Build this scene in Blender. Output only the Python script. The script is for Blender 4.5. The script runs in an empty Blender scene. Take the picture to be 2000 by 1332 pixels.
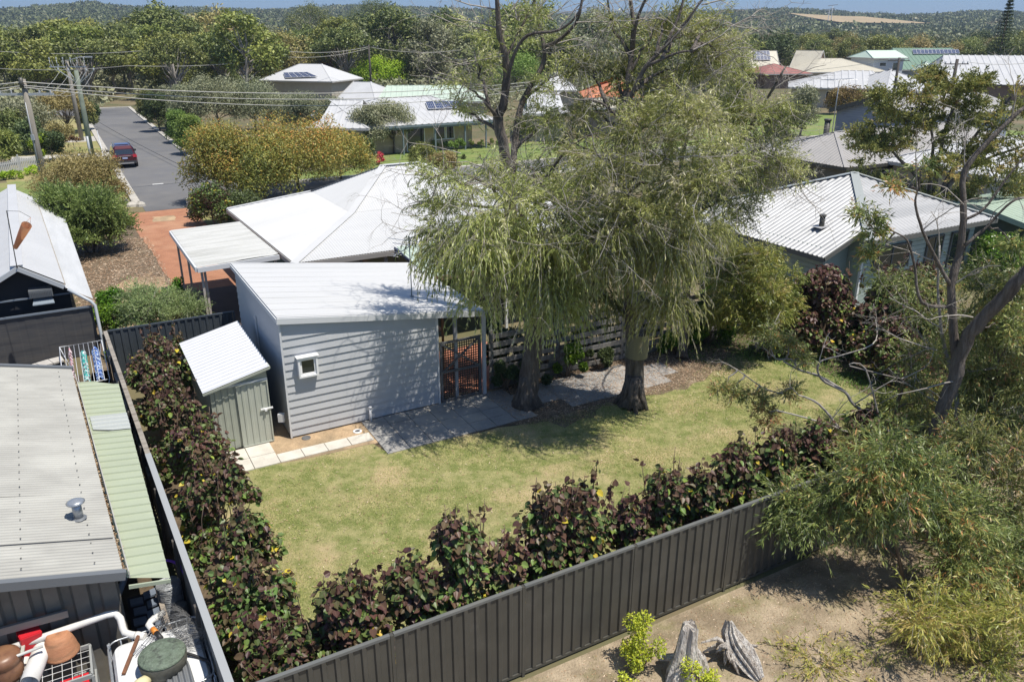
import bpy, math, random
import numpy as np
from mathutils import Vector, Matrix
random.seed(7)
RNG = np.random.default_rng(11)
scene = bpy.context.scene
COL = scene.collection

# ------------------------------------------------------------ camera
CAM_H = 9.84
F_PX = 1556.0                       # focal length in units of a 2000 px wide frame
PITCH = math.atan((666 - 60) / F_PX)
cam_d = bpy.data.cameras.new('camera')
cam_d.sensor_width = 36.0
cam_d.lens = F_PX / 2000 * 36.0
cam_d.clip_start = 0.1
cam_d.clip_end = 20000
cam = bpy.data.objects.new('camera', cam_d)
cam.location = (0, 0, CAM_H)
cam.rotation_euler = (math.radians(90) - PITCH, 0, 0)
COL.objects.link(cam)
scene.camera = cam

# ------------------------------------------------------------ light
SUN_EL = math.radians(68)
SUN_DIR = Vector((0.90, -0.42, 0)).normalized()          # horizontal direction towards the sun
to_sun = Vector((SUN_DIR.x * math.cos(SUN_EL), SUN_DIR.y * math.cos(SUN_EL), math.sin(SUN_EL)))
sd = bpy.data.lights.new('sun', 'SUN')
sd.energy = 4.3
sd.angle = math.radians(0.5)
sd.color = (1.0, 0.945, 0.85)
sun = bpy.data.objects.new('sun', sd)
sun.rotation_euler = to_sun.to_track_quat('Z', 'Y').to_euler()
sun.location = (20, -10, 60)
COL.objects.link(sun)
world = bpy.data.worlds.new("World")
scene.world = world
world.use_nodes = True
wn = world.node_tree
wn.nodes.clear()
sky = wn.nodes.new('ShaderNodeTexSky')
sky.sky_type = 'NISHITA'
sky.sun_disc = False
sky.sun_elevation = SUN_EL
sky.sun_rotation = math.atan2(SUN_DIR.x, SUN_DIR.y)
sky.air_density = 1.0
sky.dust_density = 0.0
sky.ozone_density = 1.5
sky.altitude = 1500
bg = wn.nodes.new('ShaderNodeBackground')
bg.inputs['Strength'].default_value = 0.105
wo = wn.nodes.new('ShaderNodeOutputWorld')
tc = wn.nodes.new('ShaderNodeTexCoord'); sx = wn.nodes.new('ShaderNodeSeparateXYZ'); mr = wn.nodes.new('ShaderNodeMapRange')
mr.inputs[1].default_value = -0.02; mr.inputs[2].default_value = 0.45
tint = wn.nodes.new('ShaderNodeMix'); tint.data_type = 'RGBA'
tint.inputs[6].default_value = (0.23, 0.38, 0.66, 1); tint.inputs[7].default_value = (1.0, 1.0, 1.0, 1)
mul = wn.nodes.new('ShaderNodeMix'); mul.data_type = 'RGBA'; mul.blend_type = 'MULTIPLY'; mul.inputs[0].default_value = 1.0
wn.links.new(tc.outputs['Generated'], sx.inputs[0]); wn.links.new(sx.outputs[2], mr.inputs[0]); wn.links.new(mr.outputs[0], tint.inputs[0])
wn.links.new(sky.outputs[0], mul.inputs[6]); wn.links.new(tint.outputs[2], mul.inputs[7]); wn.links.new(mul.outputs[2], bg.inputs[0])
wn.links.new(bg.outputs[0], wo.inputs[0])
scene.view_settings.view_transform = 'Standard'
scene.view_settings.look = 'None'
scene.view_settings.gamma = 1.0
scene.view_settings.exposure = 0.46
scene.render.engine = 'CYCLES'
scene.cycles.max_bounces = 6
scene.cycles.transparent_max_bounces = 8

# ------------------------------------------------------------ coordinates
YAW = math.radians(29.2)            # the yards are turned 29.2 degrees from the view
CY, SY = math.cos(YAW), math.sin(YAW)
def A(a, b, z=0.0):                 # yard coordinates -> world
    return Vector((a * CY - b * SY, a * SY + b * CY, z))
def ray(px, py):
    u = (px - 1000) / F_PX; v = -(py - 666) / F_PX
    c, s = math.cos(PITCH), math.sin(PITCH)
    return Vector((u, c + v * s, -s + v * c))
CAM = Vector((0, 0, CAM_H))
def G(px, py, z=0.0):               # survey: the point of height z seen at px,py
    d = ray(px, py); t = (z - CAM_H) / d.z
    return CAM + d * t
def D(px, py, y):                   # survey: the point at distance y seen at px,py
    d = ray(px, py)
    return CAM + d * (y / d.y)
def OB(px, py, b):                  # survey: the point on the yard line b seen at px,py
    d = ray(px, py); db = -d.x * SY + d.y * CY
    return CAM + d * (b / db)
def ab(p): return (p.x * CY + p.y * SY, -p.x * SY + p.y * CY)

# ------------------------------------------------------------ materials
MATS = {}
def nd(nt, t, **k):
    n = nt.nodes.new(t)
    for a, v in k.items(): setattr(n, a, v)
    return n
def M(name, col, rough=0.6, col2=None, vscale=3.0, vdetail=6.0, col3=None, v3scale=0.4, bump=0.0, bscale=30.0,
      metal=0.0, spec=0.5, stretch=None, lo=0.35, hi=0.65, lo3=0.5, hi3=0.7, coat=0.0):
    if name in MATS: return MATS[name]
    m = bpy.data.materials.new(name); m.use_nodes = True
    nt = m.node_tree; p = nt.nodes['Principled BSDF']
    p.inputs['Roughness'].default_value = rough
    p.inputs['Metallic'].default_value = metal
    p.inputs['Specular IOR Level'].default_value = spec
    p.inputs['Coat Weight'].default_value = coat
    p.inputs['Base Color'].default_value = (*col, 1)
    geo = nd(nt, 'ShaderNodeNewGeometry')
    src = geo.outputs['Position']
    if stretch:
        mp = nd(nt, 'ShaderNodeMapping'); mp.inputs['Scale'].default_value = stretch
        mp.inputs['Rotation'].default_value = (0, 0, -YAW)
        mp.vector_type = 'TEXTURE'
        mp.inputs['Rotation'].default_value = (0, 0, YAW)
        mp.inputs['Scale'].default_value = tuple(1 / s for s in stretch)
        nt.links.new(src, mp.inputs[0]); src = mp.outputs[0]
    last = None
    def noise(scale, detail, a, b):
        n = nd(nt, 'ShaderNodeTexNoise'); n.inputs['Scale'].default_value = scale
        n.inputs['Detail'].default_value = detail; n.inputs['Roughness'].default_value = 0.62
        nt.links.new(src, n.inputs['Vector'])
        r = nd(nt, 'ShaderNodeMapRange'); r.inputs[1].default_value = a; r.inputs[2].default_value = b
        nt.links.new(n.outputs[0], r.inputs[0]); return r.outputs[0]
    def mix(fac, c1, c2):
        x = nd(nt, 'ShaderNodeMix', data_type='RGBA')
        nt.links.new(fac, x.inputs[0])
        if isinstance(c1, tuple): x.inputs[6].default_value = (*c1, 1)
        else: nt.links.new(c1, x.inputs[6])
        x.inputs[7].default_value = (*c2, 1)
        return x.outputs[2]
    c = col
    if col2: c = mix(noise(vscale, vdetail, lo, hi), c, col2)
    if col3: c = mix(noise(v3scale, 4, lo3, hi3), c, col3)
    if not isinstance(c, tuple): nt.links.new(c, p.inputs['Base Color'])
    if bump:
        n = nd(nt, 'ShaderNodeTexNoise'); n.inputs['Scale'].default_value = bscale; n.inputs['Detail'].default_value = 5
        nt.links.new(src, n.inputs['Vector'])
        bm = nd(nt, 'ShaderNodeBump'); bm.inputs['Strength'].default_value = bump; bm.inputs['Distance'].default_value = 0.05
        nt.links.new(n.outputs[0], bm.inputs['Height']); nt.links.new(bm.outputs[0], p.inputs['Normal'])
    MATS[name] = m
    return m
LEAFK = 1.55
def LEAF(name, cols, rough=0.5, trans=0.3, spec=0.4, big=None):
    """leaf colours spread over the leaves by their own random value"""
    if name in MATS: return MATS[name]
    m = bpy.data.materials.new(name); m.use_nodes = True
    nt = m.node_tree; p = nt.nodes['Principled BSDF']; out = nt.nodes['Material Output']
    at = nd(nt, 'ShaderNodeAttribute'); at.attribute_name = 'rnd'
    rp = nd(nt, 'ShaderNodeValToRGB')
    e = rp.color_ramp.elements
    cols = [(q, tuple(min(.8, x * LEAFK) for x in c)) for q, c in cols]
    n = len(cols)
    e[0].position = 0; e[0].color = (*cols[0][1], 1)
    e[1].position = 1; e[1].color = (*cols[-1][1], 1)
    for pos, c in cols[1:-1]:
        x = e.new(pos); x.color = (*c, 1)
    oi = nd(nt, 'ShaderNodeObjectInfo')
    hs = nd(nt, 'ShaderNodeHueSaturation')
    mr = nd(nt, 'ShaderNodeMapRange'); mr.inputs[3].default_value = 0.84; mr.inputs[4].default_value = 1.14
    mh = nd(nt, 'ShaderNodeMapRange'); mh.inputs[3].default_value = 0.485; mh.inputs[4].default_value = 0.515
    ms = nd(nt, 'ShaderNodeMath', operation='FRACT'); mm = nd(nt, 'ShaderNodeMath', operation='MULTIPLY'); mm.inputs[1].default_value = 7.31
    nt.links.new(oi.outputs['Random'], mm.inputs[0]); nt.links.new(mm.outputs[0], ms.inputs[0])
    nt.links.new(ms.outputs[0], mh.inputs[0]); nt.links.new(mh.outputs[0], hs.inputs['Hue'])
    nt.links.new(oi.outputs['Random'], mr.inputs[0]); nt.links.new(mr.outputs[0], hs.inputs['Value'])
    nt.links.new(at.outputs['Fac'], rp.inputs[0]); nt.links.new(rp.outputs[0], hs.inputs['Color'])
    nt.links.new(hs.outputs[0], p.inputs['Base Color'])
    p.inputs['Roughness'].default_value = rough
    p.inputs['Specular IOR Level'].default_value = spec
    tr = nd(nt, 'ShaderNodeBsdfTranslucent'); mx = nd(nt, 'ShaderNodeMixShader'); mx.inputs[0].default_value = trans
    nt.links.new(hs.outputs[0], tr.inputs[0]); nt.links.new(p.outputs[0], mx.inputs[1]); nt.links.new(tr.outputs[0], mx.inputs[2])
    nt.links.new(mx.outputs[0], out.inputs['Surface'])
    MATS[name] = m
    return m

# ------------------------------------------------------------ mesh builder
def V3(p): return np.array((p[0], p[1], p[2]), float)
class MB:
    def __init__(s): s.v = []; s.f = []; s.n = 0
    def add(s, verts, faces, rnd=None, mat=0, smooth=False):
        verts = np.asarray(verts, float).reshape(-1, 3)
        if isinstance(faces, list):
            by = {}
            for f in faces: by.setdefault(len(f), []).append(f)
            arrs = [np.array(x, int) for x in by.values()]
        else: arrs = [faces]
        for a in arrs:
            r = rnd if (rnd is not None and np.ndim(rnd) and len(rnd) == len(a)) else np.full(len(a), 0.5 if rnd is None or np.ndim(rnd) else rnd)
            s.f.append((a + s.n, r, mat, smooth))
        s.v.append(verts); s.n += len(verts)
        return s
    def quad(s, a, b, c, d, mat=0): return s.add([V3(a), V3(b), V3(c), V3(d)], [[0, 1, 2, 3]], mat=mat)
    def poly(s, pts, mat=0): return s.add([V3(p) for p in pts], [list(range(len(pts)))], mat=mat)
    def prism(s, pts, vec, mat=0):          # polygon swept along vec
        n = len(pts); P = np.array([V3(p) for p in pts]); Q = P + V3(vec)
        f = [list(range(n))[::-1], list(range(n, 2 * n))] + [[i, (i + 1) % n, n + (i + 1) % n, n + i] for i in range(n)]
        return s.add(np.vstack([P, Q]), f, mat=mat)
    def slab(s, pts, t, mat=0): return s.prism(pts, (0, 0, -t), mat)
    def abox(s, a0, a1, b0, b1, z0, z1, mat=0):   # box in yard coordinates
        return s.prism([A(a0, b0, z0), A(a1, b0, z0), A(a1, b1, z0), A(a0, b1, z0)], (0, 0, z1 - z0), mat)
    def wbox(s, x0, x1, y0, y1, z0, z1, mat=0):
        return s.prism([(x0, y0, z0), (x1, y0, z0), (x1, y1, z0), (x0, y1, z0)], (0, 0, z1 - z0), mat)
    def beam(s, p, q, w, h=None, up=(0, 0, 1), mat=0):
        h = h or w; p = V3(p); q = V3(q); d = q - p; d = d / (np.linalg.norm(d) + 1e-9)
        u = np.array(up, float)
        if abs(np.dot(u, d)) > 0.95: u = np.array([0.87, 0.49, 0.0])
        sd = np.cross(d, u); sd /= np.linalg.norm(sd); u = np.cross(sd, d)
        c = [p + sd * w / 2 * i + u * h / 2 * j for i, j in ((-1, -1), (1, -1), (1, 1), (-1, 1))]
        return s.prism(c, q - p, mat)
    def tube(s, pts, rad, seg=8, mat=0, caps=True, smooth=True, rnd=None):
        P = np.array([V3(p) for p in pts]); n = len(P)
        R = np.full(n, rad, float) if np.isscalar(rad) else np.array(rad, float)
        T = np.gradient(P, axis=0); T /= (np.linalg.norm(T, axis=1)[:, None] + 1e-9)
        ref = np.array([0, 0, 1.0]) if abs(T[0][2]) < 0.9 else np.array([1.0, 0, 0])
        nrm = np.cross(T[0], ref); nrm /= np.linalg.norm(nrm)
        ang = np.arange(seg) / seg * 2 * math.pi; ca, sa = np.cos(ang), np.sin(ang)
        vs = []
        for i in range(n):
            nrm = nrm - T[i] * np.dot(nrm, T[i]); nrm /= (np.linalg.norm(nrm) + 1e-9)
            bi = np.cross(T[i], nrm)
            vs.append(P[i] + R[i] * (ca[:, None] * nrm + sa[:, None] * bi))
        i = np.arange(n - 1)[:, None] * seg; j = np.arange(seg)[None, :]; j2 = (j + 1) % seg
        f = np.stack([i + j, i + j2, i + seg + j2, i + seg + j], -1).reshape(-1, 4)
        r = None if rnd is None else np.full(len(f), rnd)
        s.add(np.vstack(vs), f, rnd=r, mat=mat, smooth=smooth)
        if caps and seg > 3:
            s.f.append((np.array([list(range(seg))[::-1]]) + s.n - n * seg, np.array([.5]), mat, False))
            s.f.append((np.array([list(range((n - 1) * seg, n * seg))]) + s.n - n * seg, np.array([.5]), mat, False))
        return s
    def lathe(s, c, prof, seg=24, mat=0, axis=(0, 0, 1), smooth=True):    # prof [(r,h)...] about axis
        ax = V3(axis); ax /= np.linalg.norm(ax)
        ref = np.array([1.0, 0, 0]) if abs(ax[0]) < 0.9 else np.array([0, 1.0, 0])
        u = np.cross(ax, ref); u /= np.linalg.norm(u); w = np.cross(ax, u)
        ang = np.arange(seg) / seg * 2 * math.pi
        vs = [V3(c) + ax * h + r * (np.cos(ang)[:, None] * u + np.sin(ang)[:, None] * w) for r, h in prof]
        n = len(prof); i = np.arange(n - 1)[:, None] * seg; j = np.arange(seg)[None, :]; j2 = (j + 1) % seg
        f = np.stack([i + j, i + j2, i + seg + j2, i + seg + j], -1).reshape(-1, 4)
        return s.add(np.vstack(vs), f, mat=mat, smooth=smooth)
    def sheet(s, poly, rib, pitch=0.076, amp=0.009, kind='sine', mat=0, seg=None, thick=0):
        """profiled metal sheet: a convex planar polygon with ribs running along 'rib'"""
        P = np.array([V3(p) for p in poly]); nrm = np.cross(P[1] - P[0], P[2] - P[0]); nrm /= np.linalg.norm(nrm)
        if kind != 'wall' and nrm[2] < 0: nrm = -nrm
        t = V3(rib); t = t - nrm * np.dot(t, nrm); t /= np.linalg.norm(t); x = np.cross(nrm, t)
        o = P.mean(0); X = (P - o) @ x; Tt = (P - o) @ t
        x0, x1 = X.min(), X.max()
        if kind == 'sine': rel = [(i / 10, math.cos(i / 10 * 6.2832)) for i in range(10)] if (seg or 6) == 6 else [(0, 1), (.25, 0), (.5, -1), (.75, 0)]
        elif kind == 'trap': rel = [(0, 0), (.62, 0), (.70, 1), (.90, 1), (.98, 0)]
        elif kind == 'deck': rel = [(0, 0), (.84, 0), (.88, 1), (.95, 1), (.99, 0)]
        else: rel = [(0, 0), (.30, 0), (.40, 1), (.70, 1), (.80, 0)]
        xs = [];
        k0 = math.floor(x0 / pitch) - 1
        while k0 * pitch < x1 + pitch:
            for r, h in rel: xs.append(((k0 + r) * pitch, h * amp))
            k0 += 1
        xs = [q for q in xs if x0 + 1e-4 < q[0] < x1 - 1e-4]
        if not xs: return s
        xs = [(x0 + 1e-4, xs[0][1])] + xs + [(x1 - 1e-4, xs[-1][1])]
        vs = []
        n = len(P)
        for xx, h in xs:
            ts = []
            for i in range(n):
                a, b = i, (i + 1) % n
                if (X[a] - xx) * (X[b] - xx) <= 0 and abs(X[a] - X[b]) > 1e-9:
                    f = (xx - X[a]) / (X[b] - X[a]); ts.append(Tt[a] + f * (Tt[b] - Tt[a]))
            if len(ts) < 2: ts = [0, 0]
            for tt in (min(ts), max(ts)): vs.append(o + x * xx + t * tt + nrm * h)
        m = len(xs); i = np.arange(m - 1) * 2
        f = np.stack([i, i + 2, i + 3, i + 1], -1)
        return s.add(np.array(vs), f, mat=mat)
    def leaves(s, P, Dn, L, Wd, rnd, shape='diamond', mat=0, up=None, fold=0.25):
        P = np.asarray(P); n = len(P); Dn = Dn / (np.linalg.norm(Dn, axis=1)[:, None] + 1e-9)
        if up is None: up = RNG.normal(size=(n, 3))
        S = np.cross(Dn, up); S /= (np.linalg.norm(S, axis=1)[:, None] + 1e-9)
        N = np.cross(S, Dn)
        L = np.broadcast_to(L, (n,))[:, None]; Wd = np.broadcast_to(Wd, (n,))[:, None]
        if shape == 'diamond':
            v = np.stack([P, P + Dn * L * .45 + S * Wd / 2, P + Dn * L, P + Dn * L * .45 - S * Wd / 2], 1)
            f = np.arange(n * 4).reshape(n, 4)
            return s.add(v.reshape(-1, 3), f, rnd=rnd, mat=mat)
        if shape == 'blade':
            v = np.stack([P - S * Wd / 2, P + S * Wd / 2, P + Dn * L], 1)
            return s.add(v.reshape(-1, 3), np.arange(n * 3).reshape(n, 3), rnd=rnd, mat=mat)
        if shape == 'heart':
            k = fold * Wd
            b = P; t = P + Dn * L - N * L * .12
            def q(a, w, lift, sg): return P + Dn * L * a + sg * S * Wd * w + N * k * lift
            v = np.stack([b, q(-.08, .28, .5, 1), q(.25, .52, .9, 1), q(.65, .38, .6, 1), t,
                          q(.65, .38, .6, -1), q(.25, .52, .9, -1), q(-.08, .28, .5, -1)], 1)
            base = (np.arange(n) * 8)[:, None]
            f1 = base + np.array([[0, 1, 2, 3, 4]]); f2 = base + np.array([[0, 4, 5, 6, 7]])
            return s.add(v.reshape(-1, 3), np.vstack([f1, f2]), rnd=np.concatenate([rnd, rnd]), mat=mat)
    def build(s, name, mats, parent=None, loc=None, rz=0.0):
        if not isinstance(mats, (list, tuple)): mats = [mats]
        V = np.vstack(s.v)
        if parent is not None:
            chain = []
            p = parent
            Mx = WORLD[p.name]
        else:
            if loc is None: loc = (V[:, 0].mean(), V[:, 1].mean(), V[:, 2].min())
            Mx = Matrix.Translation(Vector(loc)) @ Matrix.Rotation(rz, 4, 'Z')
        Mi = np.array(Mx.inverted())
        V = V @ Mi[:3, :3].T + Mi[:3, 3]
        me = bpy.data.meshes.new(name)
        me.vertices.add(len(V)); me.vertices.foreach_set('co', V.astype(np.float32).ravel())
        nl = sum(a.size for a, *_ in s.f); nf = sum(len(a) for a, *_ in s.f)
        me.loops.add(nl); me.polygons.add(nf)
        me.loops.foreach_set('vertex_index', np.concatenate([a.ravel() for a, *_ in s.f]).astype(np.int32))
        tot = np.concatenate([np.full(len(a), a.shape[1]) for a, *_ in s.f]).astype(np.int32)
        st = np.concatenate([[0], np.cumsum(tot)[:-1]]).astype(np.int32)
        me.polygons.foreach_set('loop_start', st)
        me.polygons.foreach_set('material_index', np.concatenate([np.full(len(a), m) for a, _, m, _ in s.f]).astype(np.int32))
        me.polygons.foreach_set('use_smooth', np.concatenate([np.full(len(a), sm) for a, _, _, sm in s.f]).astype(bool))
        at = me.attributes.new('rnd', 'FLOAT', 'FACE')
        at.data.foreach_set('value', np.concatenate([r for _, r, _, _ in s.f]).astype(np.float32))
        me.update(calc_edges=True)
        for m in mats: me.materials.append(m)
        o = bpy.data.objects.new(name, me); COL.objects.link(o)
        if parent is not None:
            o.parent = parent; WORLD[o.name] = WORLD[parent.name]
        else:
            o.matrix_world = Mx; o.location = Vector(loc); o.rotation_euler = (0, 0, rz)
            WORLD[o.name] = Mx
        return o
WORLD = {}
def thing(name, label, cat, loc, rz=YAW, group=None):
    o = bpy.data.objects.new(name, None); COL.objects.link(o)
    o.empty_display_size = 0.3
    o.location = Vector(loc); o.rotation_euler = (0, 0, rz)
    WORLD[o.name] = Matrix.Translation(Vector(loc)) @ Matrix.Rotation(rz, 4, 'Z')
    return tag(o, label, cat, group)
def tag(o, label, cat, group=None):
    o['label'] = label; o['category'] = cat
    if group: o['group'] = group
    return o
def struct(o): o['kind'] = 'structure'; return o
def stuff(o, label, cat): o['kind'] = 'stuff'; return tag(o, label, cat)
KIDS = {}
def kids(o):
    return [c for c in bpy.data.objects if c.parent == o]
def dup(root, loc, rz, scale=(1, 1, 1), label=None, group=None, children=None):
    r = root.copy(); COL.objects.link(r)
    r.location = Vector(loc); r.rotation_euler = (0, 0, rz); r.scale = scale
    if label: r['label'] = label
    if group: r['group'] = group
    for ch in (children if children is not None else kids(root)):
        c = ch.copy(); COL.objects.link(c); c.parent = r
    return r
def plane_at(px, py, p0, p1, p2):   # survey: where the sight line meets a roof plane
    n = (p1 - p0).cross(p2 - p0); d = ray(px, py)
    return CAM + d * ((p0 - CAM).dot(n) / d.dot(n))
# ------------------------------------------------------------ materials in use
m_ground = M('dry_bush_ground', (0.17, 0.13, 0.075), 0.95, (0.09, 0.10, 0.04), 0.25, 8, (0.22, 0.17, 0.10), 0.06, bump=.4, bscale=6)
m_bare = M('bare_sandy_ground', (0.40, 0.32, 0.22), 0.95, (0.22, 0.17, 0.11), 1.6, 14, (0.20, 0.18, 0.08), 0.9, bump=.9, bscale=22, lo=.38, hi=.6, lo3=.52, hi3=.68)
m_lawn = M('patchy_lawn', (0.215, 0.245, 0.068), 0.9, (0.42, 0.385, 0.17), 3.0, 14, (0.54, 0.43, 0.235), 0.5, bump=1.0, bscale=60, lo=.40, hi=.62, lo3=.50, hi3=.64)
m_lawn2 = M('green_lawn', (0.13, 0.21, 0.04), 0.9, (0.21, 0.23, 0.07), 0.8, 10, (0.30, 0.25, 0.11), 0.12, bump=.8, bscale=14, lo3=.55, hi3=.72)
m_verge = M('dry_verge', (0.22, 0.22, 0.07), 0.9, (0.36, 0.29, 0.14), 0.6, 10, (0.15, 0.21, 0.05), 0.2, bump=.6, bscale=14)
m_asphalt = M('asphalt', (0.135, 0.135, 0.14), 0.9, (0.165, 0.16, 0.155), 0.5, 10, (0.10, 0.10, 0.105), 0.08, bump=.2, bscale=40)
m_concrete = M('concrete', (0.50, 0.47, 0.42), 0.85, (0.38, 0.36, 0.32), 1.2, 8, bump=.15, bscale=30)
m_gravel = M('red_gravel', (0.42, 0.195, 0.11), 0.95, (0.33, 0.15, 0.085), 1.6, 12, (0.46, 0.25, 0.15), 0.3, bump=.8, bscale=30)
m_sand = M('yellow_sand', (0.50, 0.36, 0.22), 0.95, (0.40, 0.28, 0.17), 1.6, 10, (0.24, 0.18, 0.11), 0.5, bump=.8, bscale=12, lo3=.45, hi3=.6)
m_mulch = M('leaf_mulch', (0.19, 0.14, 0.09), 0.95, (0.11, 0.08, 0.05), 5, 10, (0.33, 0.26, 0.18), 1.2, bump=1, bscale=18, lo3=.55, hi3=.7)
m_paver_pale = M('pale_paver', (0.62, 0.59, 0.52), 0.85, (0.50, 0.47, 0.41), 2.5, 8, bump=.1, bscale=60)
m_paver_grey = M('grey_paver', (0.36, 0.35, 0.33), 0.9, (0.25, 0.245, 0.235), 1.5, 10, (0.42, 0.38, 0.33), 0.7, bump=.2, bscale=50)
m_soil = M('dark_soil', (0.075, 0.055, 0.035), 0.95, (0.14, 0.10, 0.06), 3, 10, bump=1, bscale=12)
m_redpave = M('red_brick_paving', (0.48, 0.20, 0.12), 0.85, (0.38, 0.15, 0.09), 3, 8, bump=.3, bscale=20)
m_forest = M('far_forest_floor', (0.055, 0.065, 0.028), 0.95, (0.085, 0.085, 0.04), 0.02, 10, (0.04, 0.05, 0.025), 0.004)
m_field = M('straw_field', (0.40, 0.30, 0.17), 0.95, (0.33, 0.25, 0.14), 0.02, 8)

# ------------------------------------------------------------ ground
g = MB()
N = 24
gx = np.linspace(-1400, 1400, N); gy = np.linspace(-60, 700, N)
vv = [(x, y, 0) for y in gy for x in gx]
ff = [[j * N + i, j * N + i + 1, (j + 1) * N + i + 1, (j + 1) * N + i] for j in range(N - 1) for i in range(N - 1)]
g.add(vv, ff)
struct(g.build('ground', m_ground, loc=(0, 0, 0)))

def hill_h(x, y):
    """height of the far hills: a wooded ridge across the left and middle, a lower one to the right"""
    az = x / np.maximum(y, 1)
    px = 1000 + az * F_PX * .93
    r = np.hypot(x, y)
    prof = np.interp(px, [-900, -300, 0, 90, 180, 250, 295, 340, 420, 600, 760, 900, 1000, 1150, 1320, 1450, 1560, 1700, 1800, 1950, 2300, 2900],
                     [22, 26, 22, 24, 27, 34, 40, 35, 33, 33, 36, 33, 30, 24, 28, 33, 27, 22, 24, 21, 22, 20])
    k = np.clip((r - 450) / 1150, 0, 1); k = k * k * (3 - 2 * k)
    und = 3.5 * np.sin(x / 97 + y / 210) * np.sin(y / 133 - x / 320) + 2.5 * np.sin(x / 43 + 2) * np.sin(y / 71)
    return k * (prof / F_PX * 1650 * 1.04 + 4 + und * 0.9) - .3 * (1 - k)
h = MB()
xs = np.linspace(-2300, 2300, 150); ys = np.linspace(430, 2500, 60)
X, Y = np.meshgrid(xs, ys); Z = hill_h(X, Y)
vv = np.stack([X, Y, Z], -1).reshape(-1, 3)
n1, n2 = 60, 150
i, j = np.meshgrid(np.arange(n1 - 1), np.arange(n2 - 1), indexing='ij')
b0 = (i * n2 + j).ravel()
h.add(vv, np.stack([b0, b0 + 1, b0 + n2 + 1, b0 + n2], -1), smooth=True)
struct(h.build('hills', m_forest, loc=(0, 900, 0)))
h = MB()                                      # the bluish range far behind
xs = np.linspace(-4500, 5200, 160)
for k, (yy, base) in enumerate(((5200, 0),)):
    top = 96 + 14 * np.sin(xs / 900 + 1) + 9 * np.sin(xs / 340) + 4 * np.sin(xs / 120)
    n = len(xs)
    rows = []
    for f, yo in ((0, -900), (.6, -420), (1, 0), (.7, 500)):
        rows.append(np.stack([xs, np.full(n, yy + yo), top * f], -1))
    vv = np.vstack(rows)
    i, j = np.meshgrid(np.arange(3), np.arange(n - 1), indexing='ij'); b0 = (i * n + j).ravel()
    h.add(vv, np.stack([b0, b0 + 1, b0 + n + 1, b0 + n], -1), smooth=True)
struct(h.build('far_range', m_forest, loc=(0, 5200, 0)))

def sheet_ab(name, pts, z, mat, kind='structure'):
    m = MB(); m.poly([A(a, b, z) for a, b in pts])
    o = m.build(name, mat, loc=tuple(A(*pts[0], z)), rz=YAW); o['kind'] = kind; return o
def wobble(pts, amp=.15, step=.6, seed=1):
    r = random.Random(seed); out = []
    for (a0, b0), (a1, b1) in zip(pts, pts[1:] + pts[:1]):
        d = math.hypot(a1 - a0, b1 - b0); n = max(1, int(d / step))
        for i in range(n):
            f = i / n
            out.append((a0 + (a1 - a0) * f + r.uniform(-amp, amp), b0 + (b1 - b0) * f + r.uniform(-amp, amp)))
    return out
sheet_ab('bare_ground', [(-6, -6), (24, -6), (24, 8.7), (-6, 8.7)], .004, m_bare)
sheet_ab('yard_soil', [(0.6, 8.85), (24, 8.85), (24, 18.9), (0.6, 18.9)], .004, m_soil)
sheet_ab('lawn', wobble([(1.6, 9.3), (16.5, 9.3), (19.2, 12.5), (19.5, 16.5), (17.2, 17.6), (14.8, 16.6), (10, 16.6), (5.9, 16.9), (5.7, 17.5), (2.6, 17.8), (1.6, 16)], .12, .5), .008, m_lawn)
sheet_ab('dirt_strip', wobble([(3.3, 17.6), (6.2, 17.4), (10.2, 18.2), (10.2, 18.8), (3.2, 21), (2.8, 18.9)], .05), .012, m_sand)
sheet_ab('leaf_litter', wobble([(8.9, 16.9), (10.6, 16.0), (13.4, 16.4), (15.0, 16.2), (17.6, 17.2), (18.6, 18.6), (10.6, 18.8)], .2, .4), .012, m_mulch)
# yard sand, gravel drive
sheet_ab('neighbour_ground', [(-9, 8.9), (0.4, 8.9), (0.2, 26), (-9, 26)], .004, m_soil)
sheet_ab('front_garden_ground', wobble([(-.3, 24.6), (3.6, 24.6), (3.4, 40), (2.6, 50.4), (-14, 50.4), (-14, 44), (-.3, 44)], .1, 1), .004, m_mulch)
sheet_ab('sand_patch', wobble([(0.6, 25.5), (3.3, 25.5), (3.0, 33), (2.6, 37), (1.2, 36), (0.4, 31)], .3), .008, m_sand)
sheet_ab('driveway', wobble([(3.5, 24.6), (9.5, 24.6), (9.5, 28), (6.4, 36), (6.3, 50.5), (2.7, 50.5), (3.0, 41), (3.2, 33)], .07, .5), .012, m_gravel)
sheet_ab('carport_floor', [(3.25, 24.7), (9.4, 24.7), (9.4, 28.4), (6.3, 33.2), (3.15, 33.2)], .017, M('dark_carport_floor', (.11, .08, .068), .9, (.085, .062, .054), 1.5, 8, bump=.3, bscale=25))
sheet_ab('drive_patch', wobble([(3.9, 47.4), (5.0, 47.2), (5.1, 48.6), (4.0, 48.8)], .08, .3), .017, m_sand)
sheet_ab('red_paving', [(8.2, 18.95), (9.9, 18.95), (11.6, 22.4), (8.2, 22.4)], .010, m_redpave)
sheet_ab('drive_verge', wobble([(6.3, 44.5), (8.8, 44.5), (8.8, 50.3), (6.3, 50.3)], .12), .008, m_verge)
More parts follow.
